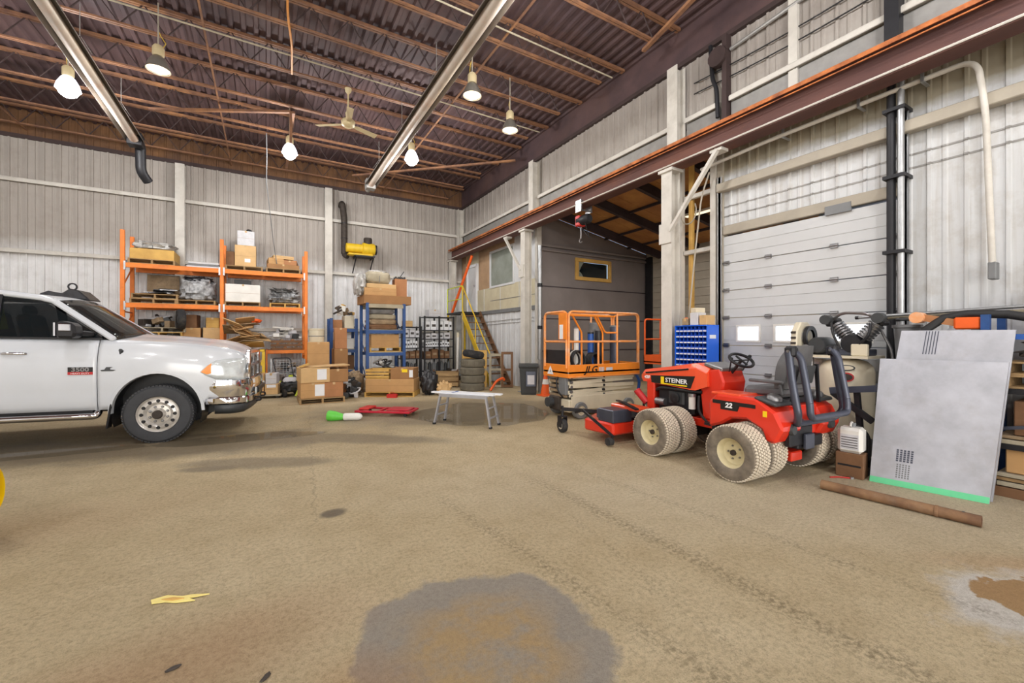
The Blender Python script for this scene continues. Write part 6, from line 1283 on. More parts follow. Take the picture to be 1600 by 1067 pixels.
MB().bar((-0.12, -0.05, 0.02), (0.14, 0.25, 0.62), 0.05, 0.02).build('body', 'glow_yellow', t)
MB().bar((0.0, 0.085, 0.30), (0.02, 0.11, 0.35), 0.056, 0.026).build('vial', 'plastic_dark', t)
heap((0.55, 0.5, 0.5), (1.14, 12.62, 0), 0, 'dark heap of hoses and parts behind the left pallet load', ('hose_black', 'junk_dark', 'rops_grey', 'paper_grey'), 20, 25)
bundle((0.4, 0.35, 0.30), (0.30, 12.75, 0), 0, 'cream cloth sack behind the four small cartons', 'compressor_cream', 27, 0.3, 2.2, 'sack')
# ---- left pallet load
pallet((1.12, 10.88, 0), R(0), 'pallet carrying the labelled cartons near the middle of the floor', 0.95, 0.9, 'pallet_wood')
carton((0.50, 0.7, 0.35), (0.91, 10.83, PH), R(2), 'torn lower left carton with a white sheet label on the pallet', 'cardboard', True, ('paper_white', 0.28, 0.5, 0.20, 0.26))
carton((0.40, 0.7, 0.34), (1.38, 10.83, PH), R(-3), 'reddish lower right carton on the labelled pallet load', 'card_red', True)
carton((0.60, 0.7, 0.33), (0.95, 10.80, PH + 0.35), R(4), 'upper left carton with a white sheet label on the pallet', 'cardboard_light', False, ('paper_white', 0.22, 0.55, 0.20, 0.24))
carton((0.44, 0.7, 0.30), (1.49, 10.82, PH + 0.34), R(-7), 'upper right carton overhanging the labelled pallet load', 'cardboard_dark', True)
t = thing('card_lid', 'flat pale cardboard lid lying across the labelled cartons', 'cardboard', (1.2, 10.8, PH + 0.685), R(3))
MB().box((0, 0, 0.02), (1.0, 0.62, 0.015), (0, R(-2), 0)).build('sheet', 'cardboard_light', t)
MB().box((-0.44, -0.1, 0.05), (0.2, 0.4, 0.012), (0, R(-20), 0)).build('folded_edge', 'wood_yellow', t)
carton((0.52, 0.5, 0.72), (0.98, 12.0 - 0.55, 0.0), 0, 'tall tan carton standing behind the labelled pallet load', 'cardboard') if False else None
carton((0.50, 0.45, 0.80), (1.18, 11.78, 0), 0, 'brown carton on the floor behind the labelled pallet load', 'cardboard_dark')
carton((0.50, 0.45, 0.58), (1.16, 11.78, 0.80), R(-4), 'square brown carton standing higher behind the labelled pallet load', 'cardboard')
carton((0.34, 0.40, 0.60), (1.72, 12.05, 0), 0, 'lowest carton of the narrow reddish column', 'card_red')
carton((0.34, 0.40, 0.60), (1.71, 12.05, 0.60), R(2), 'middle carton of the narrow reddish column', 'cardboard_dark')
carton((0.30, 0.40, 0.55), (1.72, 12.05, 1.20), R(-3), 'tall top carton of the narrow reddish column', 'card_red')
t = thing('cream_drum', 'cream lidded drum standing on the square brown carton', 'drum', (1.12, 11.8, 1.38))
MB().lathe([(0, 0), (0.17, 0), (0.18, 0.02), (0.18, 0.30), (0.19, 0.31), (0.19, 0.34), (0, 0.35)], 20).build('drum_body', 'compressor_cream', t, smooth=40)
MB().lathe([(0.182, 0.14), (0.186, 0.15), (0.182, 0.16)], 20, cap=False).build('rib', 'plastic_grey', t)
# ---- right pallet load (turned towards the camera)
PA = R(-30); pc = Vector((2.86, 11.02, 0)); ex = Vector((math.cos(PA), math.sin(PA), 0)); ey = Vector((-math.sin(PA), math.cos(PA), 0))
pallet(tuple(pc), PA, 'pallet carrying the long carton beside the blue rack', 1.25, 0.7, 'wood_yellow')
q = pc + Vector((0, 0, PH)); carton((1.22, 0.66, 0.32), tuple(q), PA, 'long low brown carton on the pallet beside the blue rack', 'cardboard', True)
q = pc + ex * -0.32 - ey * 0.05 + Vector((0, 0, PH + 0.32)); t = thing('parts_crate', 'open wooden crate of small parts on the long carton', 'crate', tuple(q), PA)
MB().bx(-0.28, 0.28, -0.25, 0.25, 0, 0.02).build('crate_floor', 'wood_yellow', t)
for z in (0.03, 0.11, 0.19):
    MB().bx(-0.28, 0.28, -0.265, -0.25, z, z + 0.055).build('slat', 'wood_yellow', t); MB().bx(-0.28, 0.28, 0.25, 0.265, z, z + 0.055).build('slat', 'wood_yellow', t)
    MB().bx(-0.295, -0.28, -0.265, 0.265, z, z + 0.055).build('slat', 'wood_yellow', t); MB().bx(0.28, 0.295, -0.265, 0.265, z, z + 0.055).build('slat', 'wood_yellow', t)
lump((0.5, 0.44, 0.16), 31, 0.5, 3).build('crate_contents', 'junk_tan', t, smooth=50, loc=(0, 0, 0.02))
q = pc + ex * 0.30 + Vector((0, 0, PH + 0.32)); t = carton((0.58, 0.6, 0.27), tuple(q), PA, 'brown carton with yellow and white stickers on the long carton', 'cardboard_dark', True, ('paper_white', 0.40, 0.5, 0.09, 0.18))
MB().bx(0.0, 0.14, -0.304, -0.301, 0.17, 0.25).build('yellow_sticker', 'decal_yellow', t)
q = pc - ey * 0.45 + ex * 0.1; t = thing('red_tray', 'small orange-red plastic tray in front of the long carton pallet', 'tray', tuple(q), PA)
MB().bx(-0.12, 0.12, -0.07, 0.07, 0, 0.015).bx(-0.12, 0.12, -0.07, -0.06, 0.015, 0.09).bx(-0.12, 0.12, 0.06, 0.07, 0.015, 0.09).bx(-0.12, -0.11, -0.06, 0.06, 0.015, 0.09).bx(0.11, 0.12, -0.06, 0.06, 0.015, 0.09).build('tray_body', 'plastic_red', t)
MB().tube(arc((0, 0.09), 0.05, 0, PI, 6, 'XZ', 0), 0.006, 5).build('handle', 'plastic_red', t)
bundle((0.34, 0.5, 0.62), (2.02, 11.55, 0), R(-30), 'pale paper sack slumped left of the long carton', 'junk_tan', 33, 0.25, 2.6, 'sack')
heap((0.42, 0.5, 0.55), (1.86, 11.15, 0), 0, 'dark tangle of parts left of the long carton pallet', ('hose_black', 'junk_dark', 'steel_bare', 'paper_grey', 'plastic_dark'), 22, 35)
q = pc + ex * 0.92 + ey * 0.1; bundle((0.42, 0.5, 0.62), tuple(q), PA, 'black rubbish bag right of the long carton pallet', 'bag_black', 37, 0.3, 2.2, 'bag', straps=0)
q = pc + ex * 1.34 - ey * 0.10; bundle((0.34, 0.3, 0.36), tuple(q), PA, 'crumpled brown paper bag right of the black rubbish bag', 'cardboard_light', 39, 0.45, 2.4, 'bag', straps=0)
# ---- blue rack with goods
def blue_rack(x0, x1, y0, y1, h, levels, label):
    t = thing('storage_rack', label, 'rack', (0, 0, 0), 0, 'blue storage racks in the middle')
    for x in (x0, x1):
        for y in (y0, y1): MB().bx(x - 0.04, x + 0.04, y - 0.035, y + 0.035, 0, h).build('post', 'blue_rack', t, bevel=0.006)
        for k in range(3): MB().bar((x, y0, 0.3 + 0.6 * k), (x, y1, 0.8 + 0.6 * k), 0.02, 0.025).build('brace', 'blue_rack', t)
    for z in levels:
        for y in (y0 - 0.02, y1 + 0.02): MB().bx(x0 + 0.03, x1 - 0.03, y - 0.022, y + 0.022, z - 0.09, z).build('beam', 'blue_rack' if z < 2 else 'wood_grey', t)
        MB().bx(x0 + 0.03, x1 - 0.03, y0, y1, z, z + 0.018).build('shelf_board', 'wood_grey', t)
    return t
AX0, AX1, AY0, AY1 = 2.38, 3.38, 11.85, 12.7; AL = (0.42, 1.08, 1.70, 2.40)
blue_rack(AX0, AX1, AY0, AY1, 2.44, AL, 'tall blue storage rack piled with flattened cartons')
ac = (AX0 + AX1) / 2; ay = (AY0 + AY1) / 2; B_ = 0.018
carton((1.30, 0.85, 0.24), (ac + 0.05, ay, AL[3] + B_), R(2), 'wide brown carton lowest on top of the blue rack', 'cardboard_dark', False)
carton((0.86, 0.8, 0.20), (ac - 0.12, ay, AL[3] + B_ + 0.24), R(-3), 'flat tan carton second on top of the blue rack', 'cardboard', True)
carton((0.80, 0.75, 0.12), (ac - 0.12, ay, AL[3] + B_ + 0.44), R(3), 'flat pale carton third on top of the blue rack', 'cardboard_light', False)
bundle((0.66, 0.7, 0.36), (ac - 0.16, ay, AL[3] + B_ + 0.56), 0, 'white-draped pad stack crowning the blue rack', 'wood_grey', 41, 0.12, 4, 'pads', 'film_clear', straps=1)
bundle((0.30, 0.7, 0.62), (ac - 0.62, ay, AL[3] + B_ + 0.24), 0, 'clear plastic film slumped over the left end of the blue rack top', 'film_clear', 47, 0.35, 2.6, 'plastic sheet', straps=0)
t = thing('tube_bin', 'brown open box of short dark tubes at the right of the blue rack top', 'box', (ac + 0.46, ay - 0.1, AL[3] + B_ + 0.24), R(-4))
MB().bx(-0.17, 0.17, -0.2, -0.19, 0, 0.50).bx(-0.17, 0.17, 0.19, 0.2, 0, 0.50).bx(-0.17, -0.16, -0.19, 0.19, 0, 0.50).bx(0.16, 0.17, -0.19, 0.19, 0, 0.50).bx(-0.17, 0.17, -0.2, 0.2, 0, 0.01).build('body', 'card_red', t)
for k in range(8): MB().cyl((-0.12 + 0.08 * (k % 4), -0.1 + 0.2 * (k // 4), 0.01), (-0.12 + 0.08 * (k % 4), -0.1 + 0.2 * (k // 4), 0.57), 0.03, n=8).build('tube', 'plastic_dark', t)
MB().bar((-0.1, 0.0, 0.40), (0.12, -0.05, 0.74), 0.02, 0.02).build('stick', 'black_paint', t)
bundle((0.36, 0.5, 0.34), (ac - 0.45, ay - 0.05, AL[3] + B_ + 0.56), 0, 'small orange and white cloth heap at the left of the blue rack top', 'card_red', 43, 0.4, 2.2, 'cloth', straps=0) if False else None
for k in range(4): bundle((0.80 - 0.05 * k, 0.7, 0.15), (ac - 0.05, ay, AL[2] + B_ + 0.14 * k), 0, ('lowest', 'second', 'third', 'topmost')[k] + ' folded pad in the pile on the upper blue rack shelf', ('wood_dark', 'junk_tan', 'wood_grey', 'tarp_grey')[k], 45 + k, 0.08, 6, 'pad', straps=0, name='folded_pad')
pallet((ac, ay, AL[1] + B_), 0, 'small pallet on the lower blue rack shelf', 0.85, 0.75, 'wood_yellow')
carton((0.76, 0.7, 0.36), (ac, ay, AL[1] + B_ + PH), 0, 'big brown carton on the lower blue rack shelf', 'cardboard', True)
heap((0.8, 0.65, 0.46), (ac, ay, AL[0] + B_), 0, 'metal scrap and grey parts on the lowest blue rack shelf', ('tarp_grey', 'steel_bare', 'junk_dark', 'plastic_white', 'plastic_dark'), 24, 51)
carton((0.3, 0.4, 0.35), (ac + 0.30, ay, 0), 0, 'white box on the floor under the tall blue rack', 'plastic_white', True)
carton((0.4, 0.4, 0.3), (ac - 0.2, ay, 0), 0, 'brown box on the floor under the tall blue rack', 'cardboard_dark', True)
BX0, BX1, BY0, BY1 = 1.62, 2.30, 13.0, 13.6; BL = (0.55, 1.15, 1.75)
blue_rack(BX0, BX1, BY0, BY1, 2.05, BL, 'lower blue storage rack behind the narrow reddish cartons')
bm_ = (BX0 + BX1) / 2; by = (BY0 + BY1) / 2
for z, items in ((BL[0], (('tan', 'cardboard_light', 0.3), ('brown', 'wood_dark', 0.4))), (BL[1], (('yellowish', 'wood_yellow', 0.25), ('white', 'plastic_white', 0.3))), (BL[2], (('red-brown', 'card_red', 0.24), ('cream', 'compressor_cream', 0.36)))):
    for k, (nm, mm, hh) in enumerate(items): carton((0.26, 0.4, hh), (bm_ - 0.16 + 0.31 * k, by, z + B_), R(4 * k), f'small {nm} box on the {dict(zip(BL, ("lowest", "middle", "top")))[z]} shelf of the lower blue rack', mm, False)
heap((0.55, 0.45, 0.35), (bm_, by, BL[2] + B_ + 0.37), 0, 'greenish scrap pieces sitting above the lower blue rack', ('junk_tan', 'junk_dark', 'plastic_white', 'wood_yellow'), 16, 53)
for (x, z, mm, nm) in ((2.02, 0.0, 'bag_blue', 'blue'), (2.28, 0.0, 'plastic_red', 'red')):
    bundle((0.24, 0.3, 0.38), (x, 12.55, z), 0, f'small {nm} bag on the floor between the blue racks', mm, 55 + int(x * 10), 0.3, 2.4, 'bag', straps=0)
# ---- black angle-iron shelving with white boxes
def shelving(x0, x1, y0, y1, h, levels, label, nposts=2):
    t = thing('shelving_unit', label, 'shelves', (0, 0, 0), 0, 'black shelving units by the stairs')
    for i in range(nposts):
        x = x0 + (x1 - x0) * i / (nposts - 1)
        for y in (y0, y1): MB().bx(x - 0.025, x + 0.025, y - 0.02, y + 0.02, 0, h).build('post', 'black_metal', t)
    for z in levels: MB().bx(x0, x1, y0, y1, z - 0.03, z).build('shelf', 'black_metal', t)
    return t
SL = (0.35, 0.78, 1.18, 1.45, 1.75, 2.20)
shelving(4.62, 5.66, 13.75, 14.25, 2.22, SL, 'black shelving unit with three posts beside the yellow stairs', 3)
S2 = (0.35, 0.80, 1.15, 1.50, 1.85)
shelving(3.85, 4.50, 13.75, 14.25, 1.87, S2, 'lower black shelving unit behind the tall blue rack', 2)
rr = random.Random(11)
ORD = ('first', 'second', 'third', 'fourth', 'fifth', 'sixth', 'seventh', 'eighth', 'ninth', 'tenth', 'eleventh', 'twelfth', 'thirteenth', 'fourteenth', 'fifteenth')
NM = {0: 'bottom', 1: 'second', 2: 'third', 3: 'fourth', 4: 'fifth'}
for (x0, x1, LV, un) in ((4.66, 5.62, SL, 'three-post'), (3.89, 4.46, S2, 'lower')):
    for li, z in enumerate(LV[:-1]):
        gap = LV[li + 1] - z - 0.05; x = x0; k = 0
        mm, kind = [('plastic_dark', 'dark canister'), ('wood_dark', 'dark brown box'), ('paper_white', 'white binder box'), ('paper_grey', 'pale carton'), ('paper_white', 'white carton')][li]
        while x < x1 - 0.08:
            w = {2: 0.075, 0: 0.13}.get(li, 0.20) * rr.uniform(0.9, 1.15); w = min(w, x1 - x)
            hh = gap * rr.uniform(0.68, 0.92)
            t = thing('shelf_box', f'{ORD[k]} {kind} from the left on the {NM[li]} shelf of the {un} black shelving', 'box', (x + w / 2, 13.98, z), 0, f'boxes on the {NM[li]} shelf of the {un} black shelving')
            if li == 0: MB().lathe([(0, 0), (w * 0.45, 0), (w * 0.45, hh * 0.8), (w * 0.25, hh * 0.92), (w * 0.25, hh), (0, hh)], 12).build('canister_body', 'plastic_dark' if k % 2 else 'plastic_grey', t, smooth=40)
            else:
                MB().bx(-w * 0.47, w * 0.47, -0.17, 0.17, 0, hh).build('body', mm, t, bevel=0.004)
                MB().bx(-w * 0.3, w * 0.3, -0.174, -0.17, hh * 0.35, hh * 0.62).build('label_patch', 'print_dark' if li > 1 else 'junk_tan', t)
            x += w + 0.012; k += 1
carton((0.42, 0.35, 0.25), (5.0, 14.0, 2.20), R(5), 'grey carton lying on top of the three-post shelving', 'paper_grey')
carton((0.26, 0.3, 0.2), (4.1, 14.0, 1.85), R(8), 'tan carton on top of the lower black shelving', 'cardboard_light')
# ---- wooden crate, tyres, boards, bin, cone by the mezzanine
t = thing('slatted_crate', 'weathered slatted wooden crate left of the tyre stack', 'crate', (4.75, 12.2, 0), R(-25))
for y in (-0.3, 0.3):
    for k in range(3): MB().bx(-0.4, 0.4, y - 0.012, y + 0.012, 0.04 + 0.15 * k, 0.15 + 0.15 * k).build('slat', 'pallet_wood', t)
for x in (-0.4, 0.4):
    for k in range(3): MB().bx(x - 0.012, x + 0.012, -0.3, 0.3, 0.04 + 0.15 * k, 0.15 + 0.15 * k).build('slat', 'pallet_wood', t)
for x in (-0.37, 0.37):
    for y in (-0.27, 0.27): MB().bx(x - 0.02, x + 0.02, y - 0.02, y + 0.02, 0, 0.5).build('corner_post', 'wood_dark', t)
MB().bx(-0.38, 0.38, -0.28, 0.28, 0.05, 0.07).build('crate_floor', 'pallet_wood', t)
tire0 = MB().lathe([(0.19, -0.07), (0.20, -0.10), (0.30, -0.11), (0.335, -0.095), (0.345, -0.05), (0.345, 0.05), (0.335, 0.095), (0.30, 0.11), (0.20, 0.10), (0.19, 0.07), (0.19, -0.07)], 32, cap=False).mesh('tire_body', 'junk_tire', 40)
mb = MB()
for k in range(40):
    g = 2 * PI * k / 40; mb.M = Matrix.Rotation(g, 4, 'Z') @ Matrix.Translation((0.345, 0, 0)); mb.bx(-0.01, 0.006, -0.018, 0.018, -0.06, -0.01).bx(-0.01, 0.006, -0.01, 0.026, 0.01, 0.06)
mb.M = None; tread0 = mb.mesh('tire_tread', 'junk_tire')
for k, nm in enumerate(('bottom tyre of the stack by the stairs', 'second tyre up in the stack by the stairs', 'third tyre up in the stack by the stairs', 'fourth tyre up in the stack by the stairs')):
    t = thing('car_tire', nm, 'tyre', (5.08 + 0.02 * (k % 2), 10.95, 0.11 + 0.222 * k), k * 0.7, 'tyres stacked by the stairs')
    part(t, 'tire_body', tire0); part(t, 'tire_tread', tread0)['kind'] = 'stuff'
t = thing('tire_on_stack', 'dark tyre lying tilted on top of the tyre stack', 'tyre', (5.14, 11.0, 0.90))
MB().lathe([(0.17, -0.06), (0.27, -0.09), (0.31, -0.04), (0.31, 0.04), (0.27, 0.09), (0.17, 0.06)], 28, axis_m((0, 0, 0.12), (0.12, -0.1, 1)), cap=False).build('tire_body', 'dark_rubber', t, smooth=40)
MB().lathe([(0, -0.02), (0.17, -0.05), (0.17, 0.05), (0, 0.0)], 18, axis_m((0, 0, 0.12), (0.12, -0.1, 1))).build('rim', 'plastic_dark', t, smooth=40)
for (nm, x, y, w, hh, th, tilt, mm) in (('tan plywood board leaning behind the tyre stack', 5.42, 11.55, 0.75, 1.12, 0.02, -9, 'wood_yellow'), ('pale wooden frame leaning on the white wall right of the tyres', 5.95, 11.15, 0.42, 1.02, 0.05, -10, 'wood_grey'), ('weathered door panel leaning on the white wall right of the pale frame', 6.22, 10.95, 0.36, 1.08, 0.04, -11, 'wood_dark')):
    t = thing('leaning_board', nm, 'board', (x, y, 0), R(-30), 'boards leaning near the stairs')
    if 'frame' in nm:
        mb = MB(); c_ = Matrix.Rotation(R(tilt), 4, 'X')
        for nm2, bb in (('stile', (-w/2, -w/2 + 0.07, 0, hh)), ('stile', (w/2 - 0.07, w/2, 0, hh)), ('cross_rail', (-w/2 + 0.07, w/2 - 0.07, hh - 0.08, hh)), ('cross_rail', (-w/2 + 0.07, w/2 - 0.07, 0.5, 0.57)), ('cross_rail', (-w/2 + 0.07, w/2 - 0.07, 0, 0.08))):
            m2 = MB(); m2.M = c_; m2.bx(bb[0], bb[1], -th/2, th/2, bb[2] + 0.006, bb[3]).build(nm2, mm, t)
    else:
        m2 = MB(); m2.M = Matrix.Rotation(R(tilt), 4, 'X'); m2.bx(-w/2, w/2, -th/2, th/2, 0.006, hh).build('panel', mm, t)
        m2 = MB(); m2.M = Matrix.Rotation(R(tilt), 4, 'X'); m2.bx(-w/2, w/2, -th/2 - 0.012, -th/2, hh * 0.45, hh * 0.5).build('batten', 'wood_grey', t)
tag(MB().tube(fillet([(5.35, 10.35, 0.035), (5.55, 10.35, 0.30), (5.75, 10.36, 0.36), (5.80, 10.36, 0.30)], 0.12, 5), 0.035, 9).build('bent_pipe', 'cone_orange', smooth=50), 'short bent orange pipe propped on the floor before the tyres', 'pipe')
bn = thing('waste_bin', 'dark plastic waste bin with a grey sign panel by the opening', 'bin', (6.42, 9.88 + 0.55, 0), R(-30)) if False else thing('waste_bin', 'dark plastic waste bin with a grey sign panel by the opening', 'bin', (6.02, 9.45, 0), R(-32))
P = [[(s1 * w_, s2 * d_, z) for s1, s2 in ((-1, -1), (1, -1), (1, 1), (-1, 1))] for z, w_, d_ in ((0, 0.19, 0.19), (0.05, 0.20, 0.20), (0.70, 0.24, 0.24), (0.72, 0.26, 0.26), (0.76, 0.26, 0.26))]
MB().grid(P, closed=True).add(P[0], [(3, 2, 1, 0)]).build('bin_body', 'plastic_dark', bn, bevel=0.01)
MB().add([(-0.26, -0.26, 0.76), (0.26, -0.26, 0.76), (0.26, 0.26, 0.80), (-0.26, 0.26, 0.80), (-0.26, -0.26, 0.74), (0.26, -0.26, 0.74), (0.26, 0.26, 0.76), (-0.26, 0.26, 0.76)], [(0, 1, 2, 3), (7, 6, 5, 4), (0, 4, 5, 1), (1, 5, 6, 2), (2, 6, 7, 3), (3, 7, 4, 0)]).build('lid', 'plastic_dark', bn, bevel=0.01)
MB().box((0.06, -0.245, 0.42), (0.26, 0.02, 0.40), (R(-4), 0, 0)).build('sign_panel', 'rops_grey', bn, bevel=0.01)
MB().box((0.06, -0.258, 0.40), (0.18, 0.01, 0.24), (R(-4), 0, 0)).build('sign_face', 'paper_grey', bn)
cn = thing('traffic_cone', 'orange traffic cone between the waste bin and the lift', 'cone', (6.22, 8.95, 0))
MB().bx(-0.17, 0.17, -0.17, 0.17, 0, 0.03).build('cone_base', 'cone_orange', cn, bevel=0.01)
MB().lathe([(0.13, 0.03), (0.025, 0.62), (0.0, 0.62)], 18, cap=False).build('cone_body', 'cone_orange', cn, smooth=40)
MB().lathe([(0.088, 0.30), (0.065, 0.43)], 18, Matrix.Diagonal((1.02, 1.02, 1, 1)), cap=False).build('white_band', 'plastic_white', cn, smooth=40)
# ---- yellow stairs to the mezzanine door
sr = thing('stairs', 'steel stairs with yellow rails climbing to the mezzanine door', 'stairs', (0, 0, 0))
MB().bx(5.90, 6.64, 13.6, 15.0, 2.34, 2.40).build('landing', 'black_metal', sr)
for x in (5.93, 6.60): MB().bx(x - 0.03, x + 0.03, 14.9, 14.96, 0, 2.34).build('landing_leg', 'yellow_paint', sr)
MB().bx(5.90, 5.96, 13.55, 13.61, 0, 2.34).build('landing_leg', 'wood_grey', sr)
for x in (5.93, 6.60): MB().bar((x, 13.62, 2.36), (x, 11.45, 0.02), 0.03, 0.20).build('stringer', 'yellow_paint' if x < 6 else 'wood_dark', sr)
for k in range(10):
    t_ = (k + 0.5) / 10; MB().bx(5.95, 6.58, 13.62 - 2.17 * t_ - 0.12, 13.62 - 2.17 * t_ + 0.12, 2.36 * (1 - t_) - 0.01, 2.36 * (1 - t_) + 0.02).build('tread', 'wood_dark', sr)
MB().tube([(5.93, 13.58, 3.28), (5.93, 11.5, 0.98)], 0.02, 8).build('hand_rail', 'yellow_paint', sr)
for t_ in (0.0, 0.5, 1.0): MB().cyl((5.93, 13.58 - 2.08 * t_, 2.32 - 2.3 * t_), (5.93, 13.58 - 2.08 * t_, 3.28 - 2.3 * t_), 0.018, n=8).build('rail_post', 'yellow_paint', sr)
MB().tube(fillet([(5.93, 13.6, 2.40), (5.93, 13.6, 3.3), (5.93, 14.98, 3.3), (5.93, 14.98, 2.40)], 0.08), 0.02, 8).build('landing_rail', 'glow_yellow', sr)
MB().cyl((5.93, 13.6, 2.85), (5.93, 14.98, 2.85), 0.016, n=8).build('landing_mid_rail', 'glow_yellow', sr)
tag(MB().tube([(6.02, 14.75, 2.43), (6.28, 13.55, 4.38)], 0.05, 9).build('orange_duct', 'cone_orange', smooth=50), 'orange tube leaning from the stair landing up to the crane beam', 'tube')
heap((0.5, 0.4, 0.5), (5.40, 13.15, 0), 0, 'dark parts heap on the floor beside the stairs', ('junk_dark', 'steel_bare', 'plastic_dark', 'junk_tan', 'paper_grey'), 16, 61)
t = thing('white_tube', 'tall white tube standing in front of the stairs', 'tube', (5.62, 13.35, 0))
MB().cyl((0, 0, 0.0), (0.06, 0.05, 1.62), 0.045, n=10).build('tube_body', 'plastic_white', t, smooth=50)
MB().cyl((0.055, 0.046, 1.5), (0.061, 0.051, 1.66), 0.05, n=10).build('end_cap', 'compressor_cream', t, smooth=50)
# ================================================================== right side: bin cabinet, compressor, sheets, rack
# ---- blue small-parts bin cabinet
bc = thing('bin_cabinet', 'bright blue steel small-parts bin cabinet beside the white column', 'cabinet', (6.10, 4.26, 0), 0)
CW, CD, Z0, Z1 = 0.62, 0.30, 0.62, 1.70      # width along y, depth along x
MB().bx(CD - 0.01, CD, 0, CW, Z0, Z1).bx(0, CD - 0.01, 0, 0.015, Z0, Z1).bx(0, CD - 0.01, CW - 0.015, CW, Z0, Z1).bx(0, CD - 0.01, 0.015, CW - 0.015, Z1 - 0.015, Z1).bx(0, CD - 0.01, 0.015, CW - 0.015, Z0, Z0 + 0.015).build('carcass', 'blue_side', bc)
nr, ncol = 11, 8; rh = (Z1 - Z0 - 0.03) / nr; cw = (CW - 0.03) / ncol
me = MB().bx(0.0, 0.006, 0.02, CW - 0.02, 0, rh * 0.30).mesh('bin_lip', 'paper_grey'); mb_ = MB().bx(0.01, 0.016, 0.015, CW - 0.015, 0, rh * 0.45).mesh('bin_front', 'blue_bin')
shelf = MB().bx(0.01, CD - 0.01, 0.015, CW - 0.015, -0.004, 0.004).mesh('bin_shelf', 'blue_bin')
dv = MB().bx(0.012, CD - 0.02, -0.004, 0.004, 0, rh - 0.01).mesh('bin_divider', 'blue_bin'); lipm = MB().bx(0.004, 0.009, -cw * 0.40, cw * 0.40, 0.002, rh * 0.22).mesh('bin_label', 'paper_white')
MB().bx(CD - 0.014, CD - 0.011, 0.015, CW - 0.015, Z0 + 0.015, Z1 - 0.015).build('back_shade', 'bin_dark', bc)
for r_ in range(nr):
    z = Z0 + 0.015 + r_ * rh; part(bc, 'bin_shelf', shelf, (0, 0, z)); part(bc, 'bin_front', mb_, (0, 0, z))
    for c_ in range(ncol):
        if c_: part(bc, 'bin_divider', dv, (0, 0.015 + c_ * cw, z))
        part(bc, 'bin_label', lipm, (0, 0.015 + (c_ + 0.5) * cw, z + 0.004))
MB().bx(0.06, 0.22, -0.003, 0, Z1 - 0.22, Z1 - 0.16).build('maker_plate', 'paper_white', bc)
for x in (0.02, CD - 0.04):
    for y in (0.02, CW - 0.04): MB().bx(x, x + 0.03, y, y + 0.03, 0, Z0).build('stand_leg', 'black_metal', bc)
MB().bx(0, CD, 0, CW, 0.28, 0.30).build('stand_shelf', 'black_metal', bc)
for i, (y, w, hh, mm, lb) in enumerate(((4.36, 0.14, 0.16, 'cardboard_light', 'small tan carton at the near end of the blue cabinet top'), (4.53, 0.15, 0.21, 'paper_grey', 'pale box in the middle of the blue cabinet top'), (4.70, 0.12, 0.12, 'junk_tan', 'low brownish box at the far end of the blue cabinet top'))):
    carton((w, 0.22, hh), (6.24, y, Z1), R(90), lb, mm, i != 1, ('paper_white', 0, 0.5, 0.08, 0.05) if i == 0 else None, 'boxes on the blue bin cabinet')
carton((0.12, 0.2, 0.08), (6.24, 4.53, Z1 + 0.21), R(80), 'small cream carton stacked on the pale box of the blue cabinet', 'compressor_cream', False, None, 'boxes on the blue bin cabinet')
# ---- vertical air compressor
ap = thing('air_compressor', 'cream upright air compressor with pump and belt guard behind the tractor', 'compressor', (6.18, 2.42, 0), 0)
MB().lathe([(0, 0.16), (0.10, 0.16), (0.20, 0.19), (0.26, 0.25), (0.275, 0.32), (0.275, 1.08), (0.26, 1.15), (0.20, 1.21), (0.10, 1.24), (0, 1.245)], 32).build('tank', 'compressor_cream', ap, smooth=50)
for k in range(4):
    g = R(45 + 90 * k); MB().bar((0.22 * math.cos(g), 0.22 * math.sin(g), 0.30), (0.27 * math.cos(g), 0.27 * math.sin(g), 0.0), 0.05, 0.02, (math.cos(g), math.sin(g), 0)).build('foot', 'compressor_cream', ap)
MB().bx(-0.24, 0.24, -0.30, 0.54, 1.25, 1.28).build('top_plate', 'compressor_cream', ap)
MB().bx(-0.10, 0.10, -0.08, 0.08, 1.22, 1.25).build('plate_stand', 'compressor_cream', ap)
vd = Vector((-0.90, -0.35, 0)).normalized()     # side of the tank that faces the hall
def badge(z, w, hh, m1, m2):
    Mx = frame_m((vd.x * 0.277, vd.y * 0.277, z), (-vd.y, vd.x, 0), (0, 0, 1))
    b1 = MB(); b1.M = Mx @ Matrix.Diagonal((w, hh, 1, 1)); b1.lathe([(0, 0.008), (1.0, 0.006), (1.0, -0.012)], 20, cap=False); o_ = b1.build('maker_badge', m1, ap)
    b2 = MB(); b2.M = Mx @ Matrix.Diagonal((w * 0.8, hh * 0.7, 1, 1)); b2.lathe([(0, 0.011), (1.0, 0.010), (1.0, -0.01)], 20, cap=False); b2.build('badge_centre', m2, o_)
badge(1.14, 0.085, 0.035, 'plastic_dark', 'compressor_cream'); badge(1.03, 0.075, 0.055, 'decal_red', 'junk_dark')
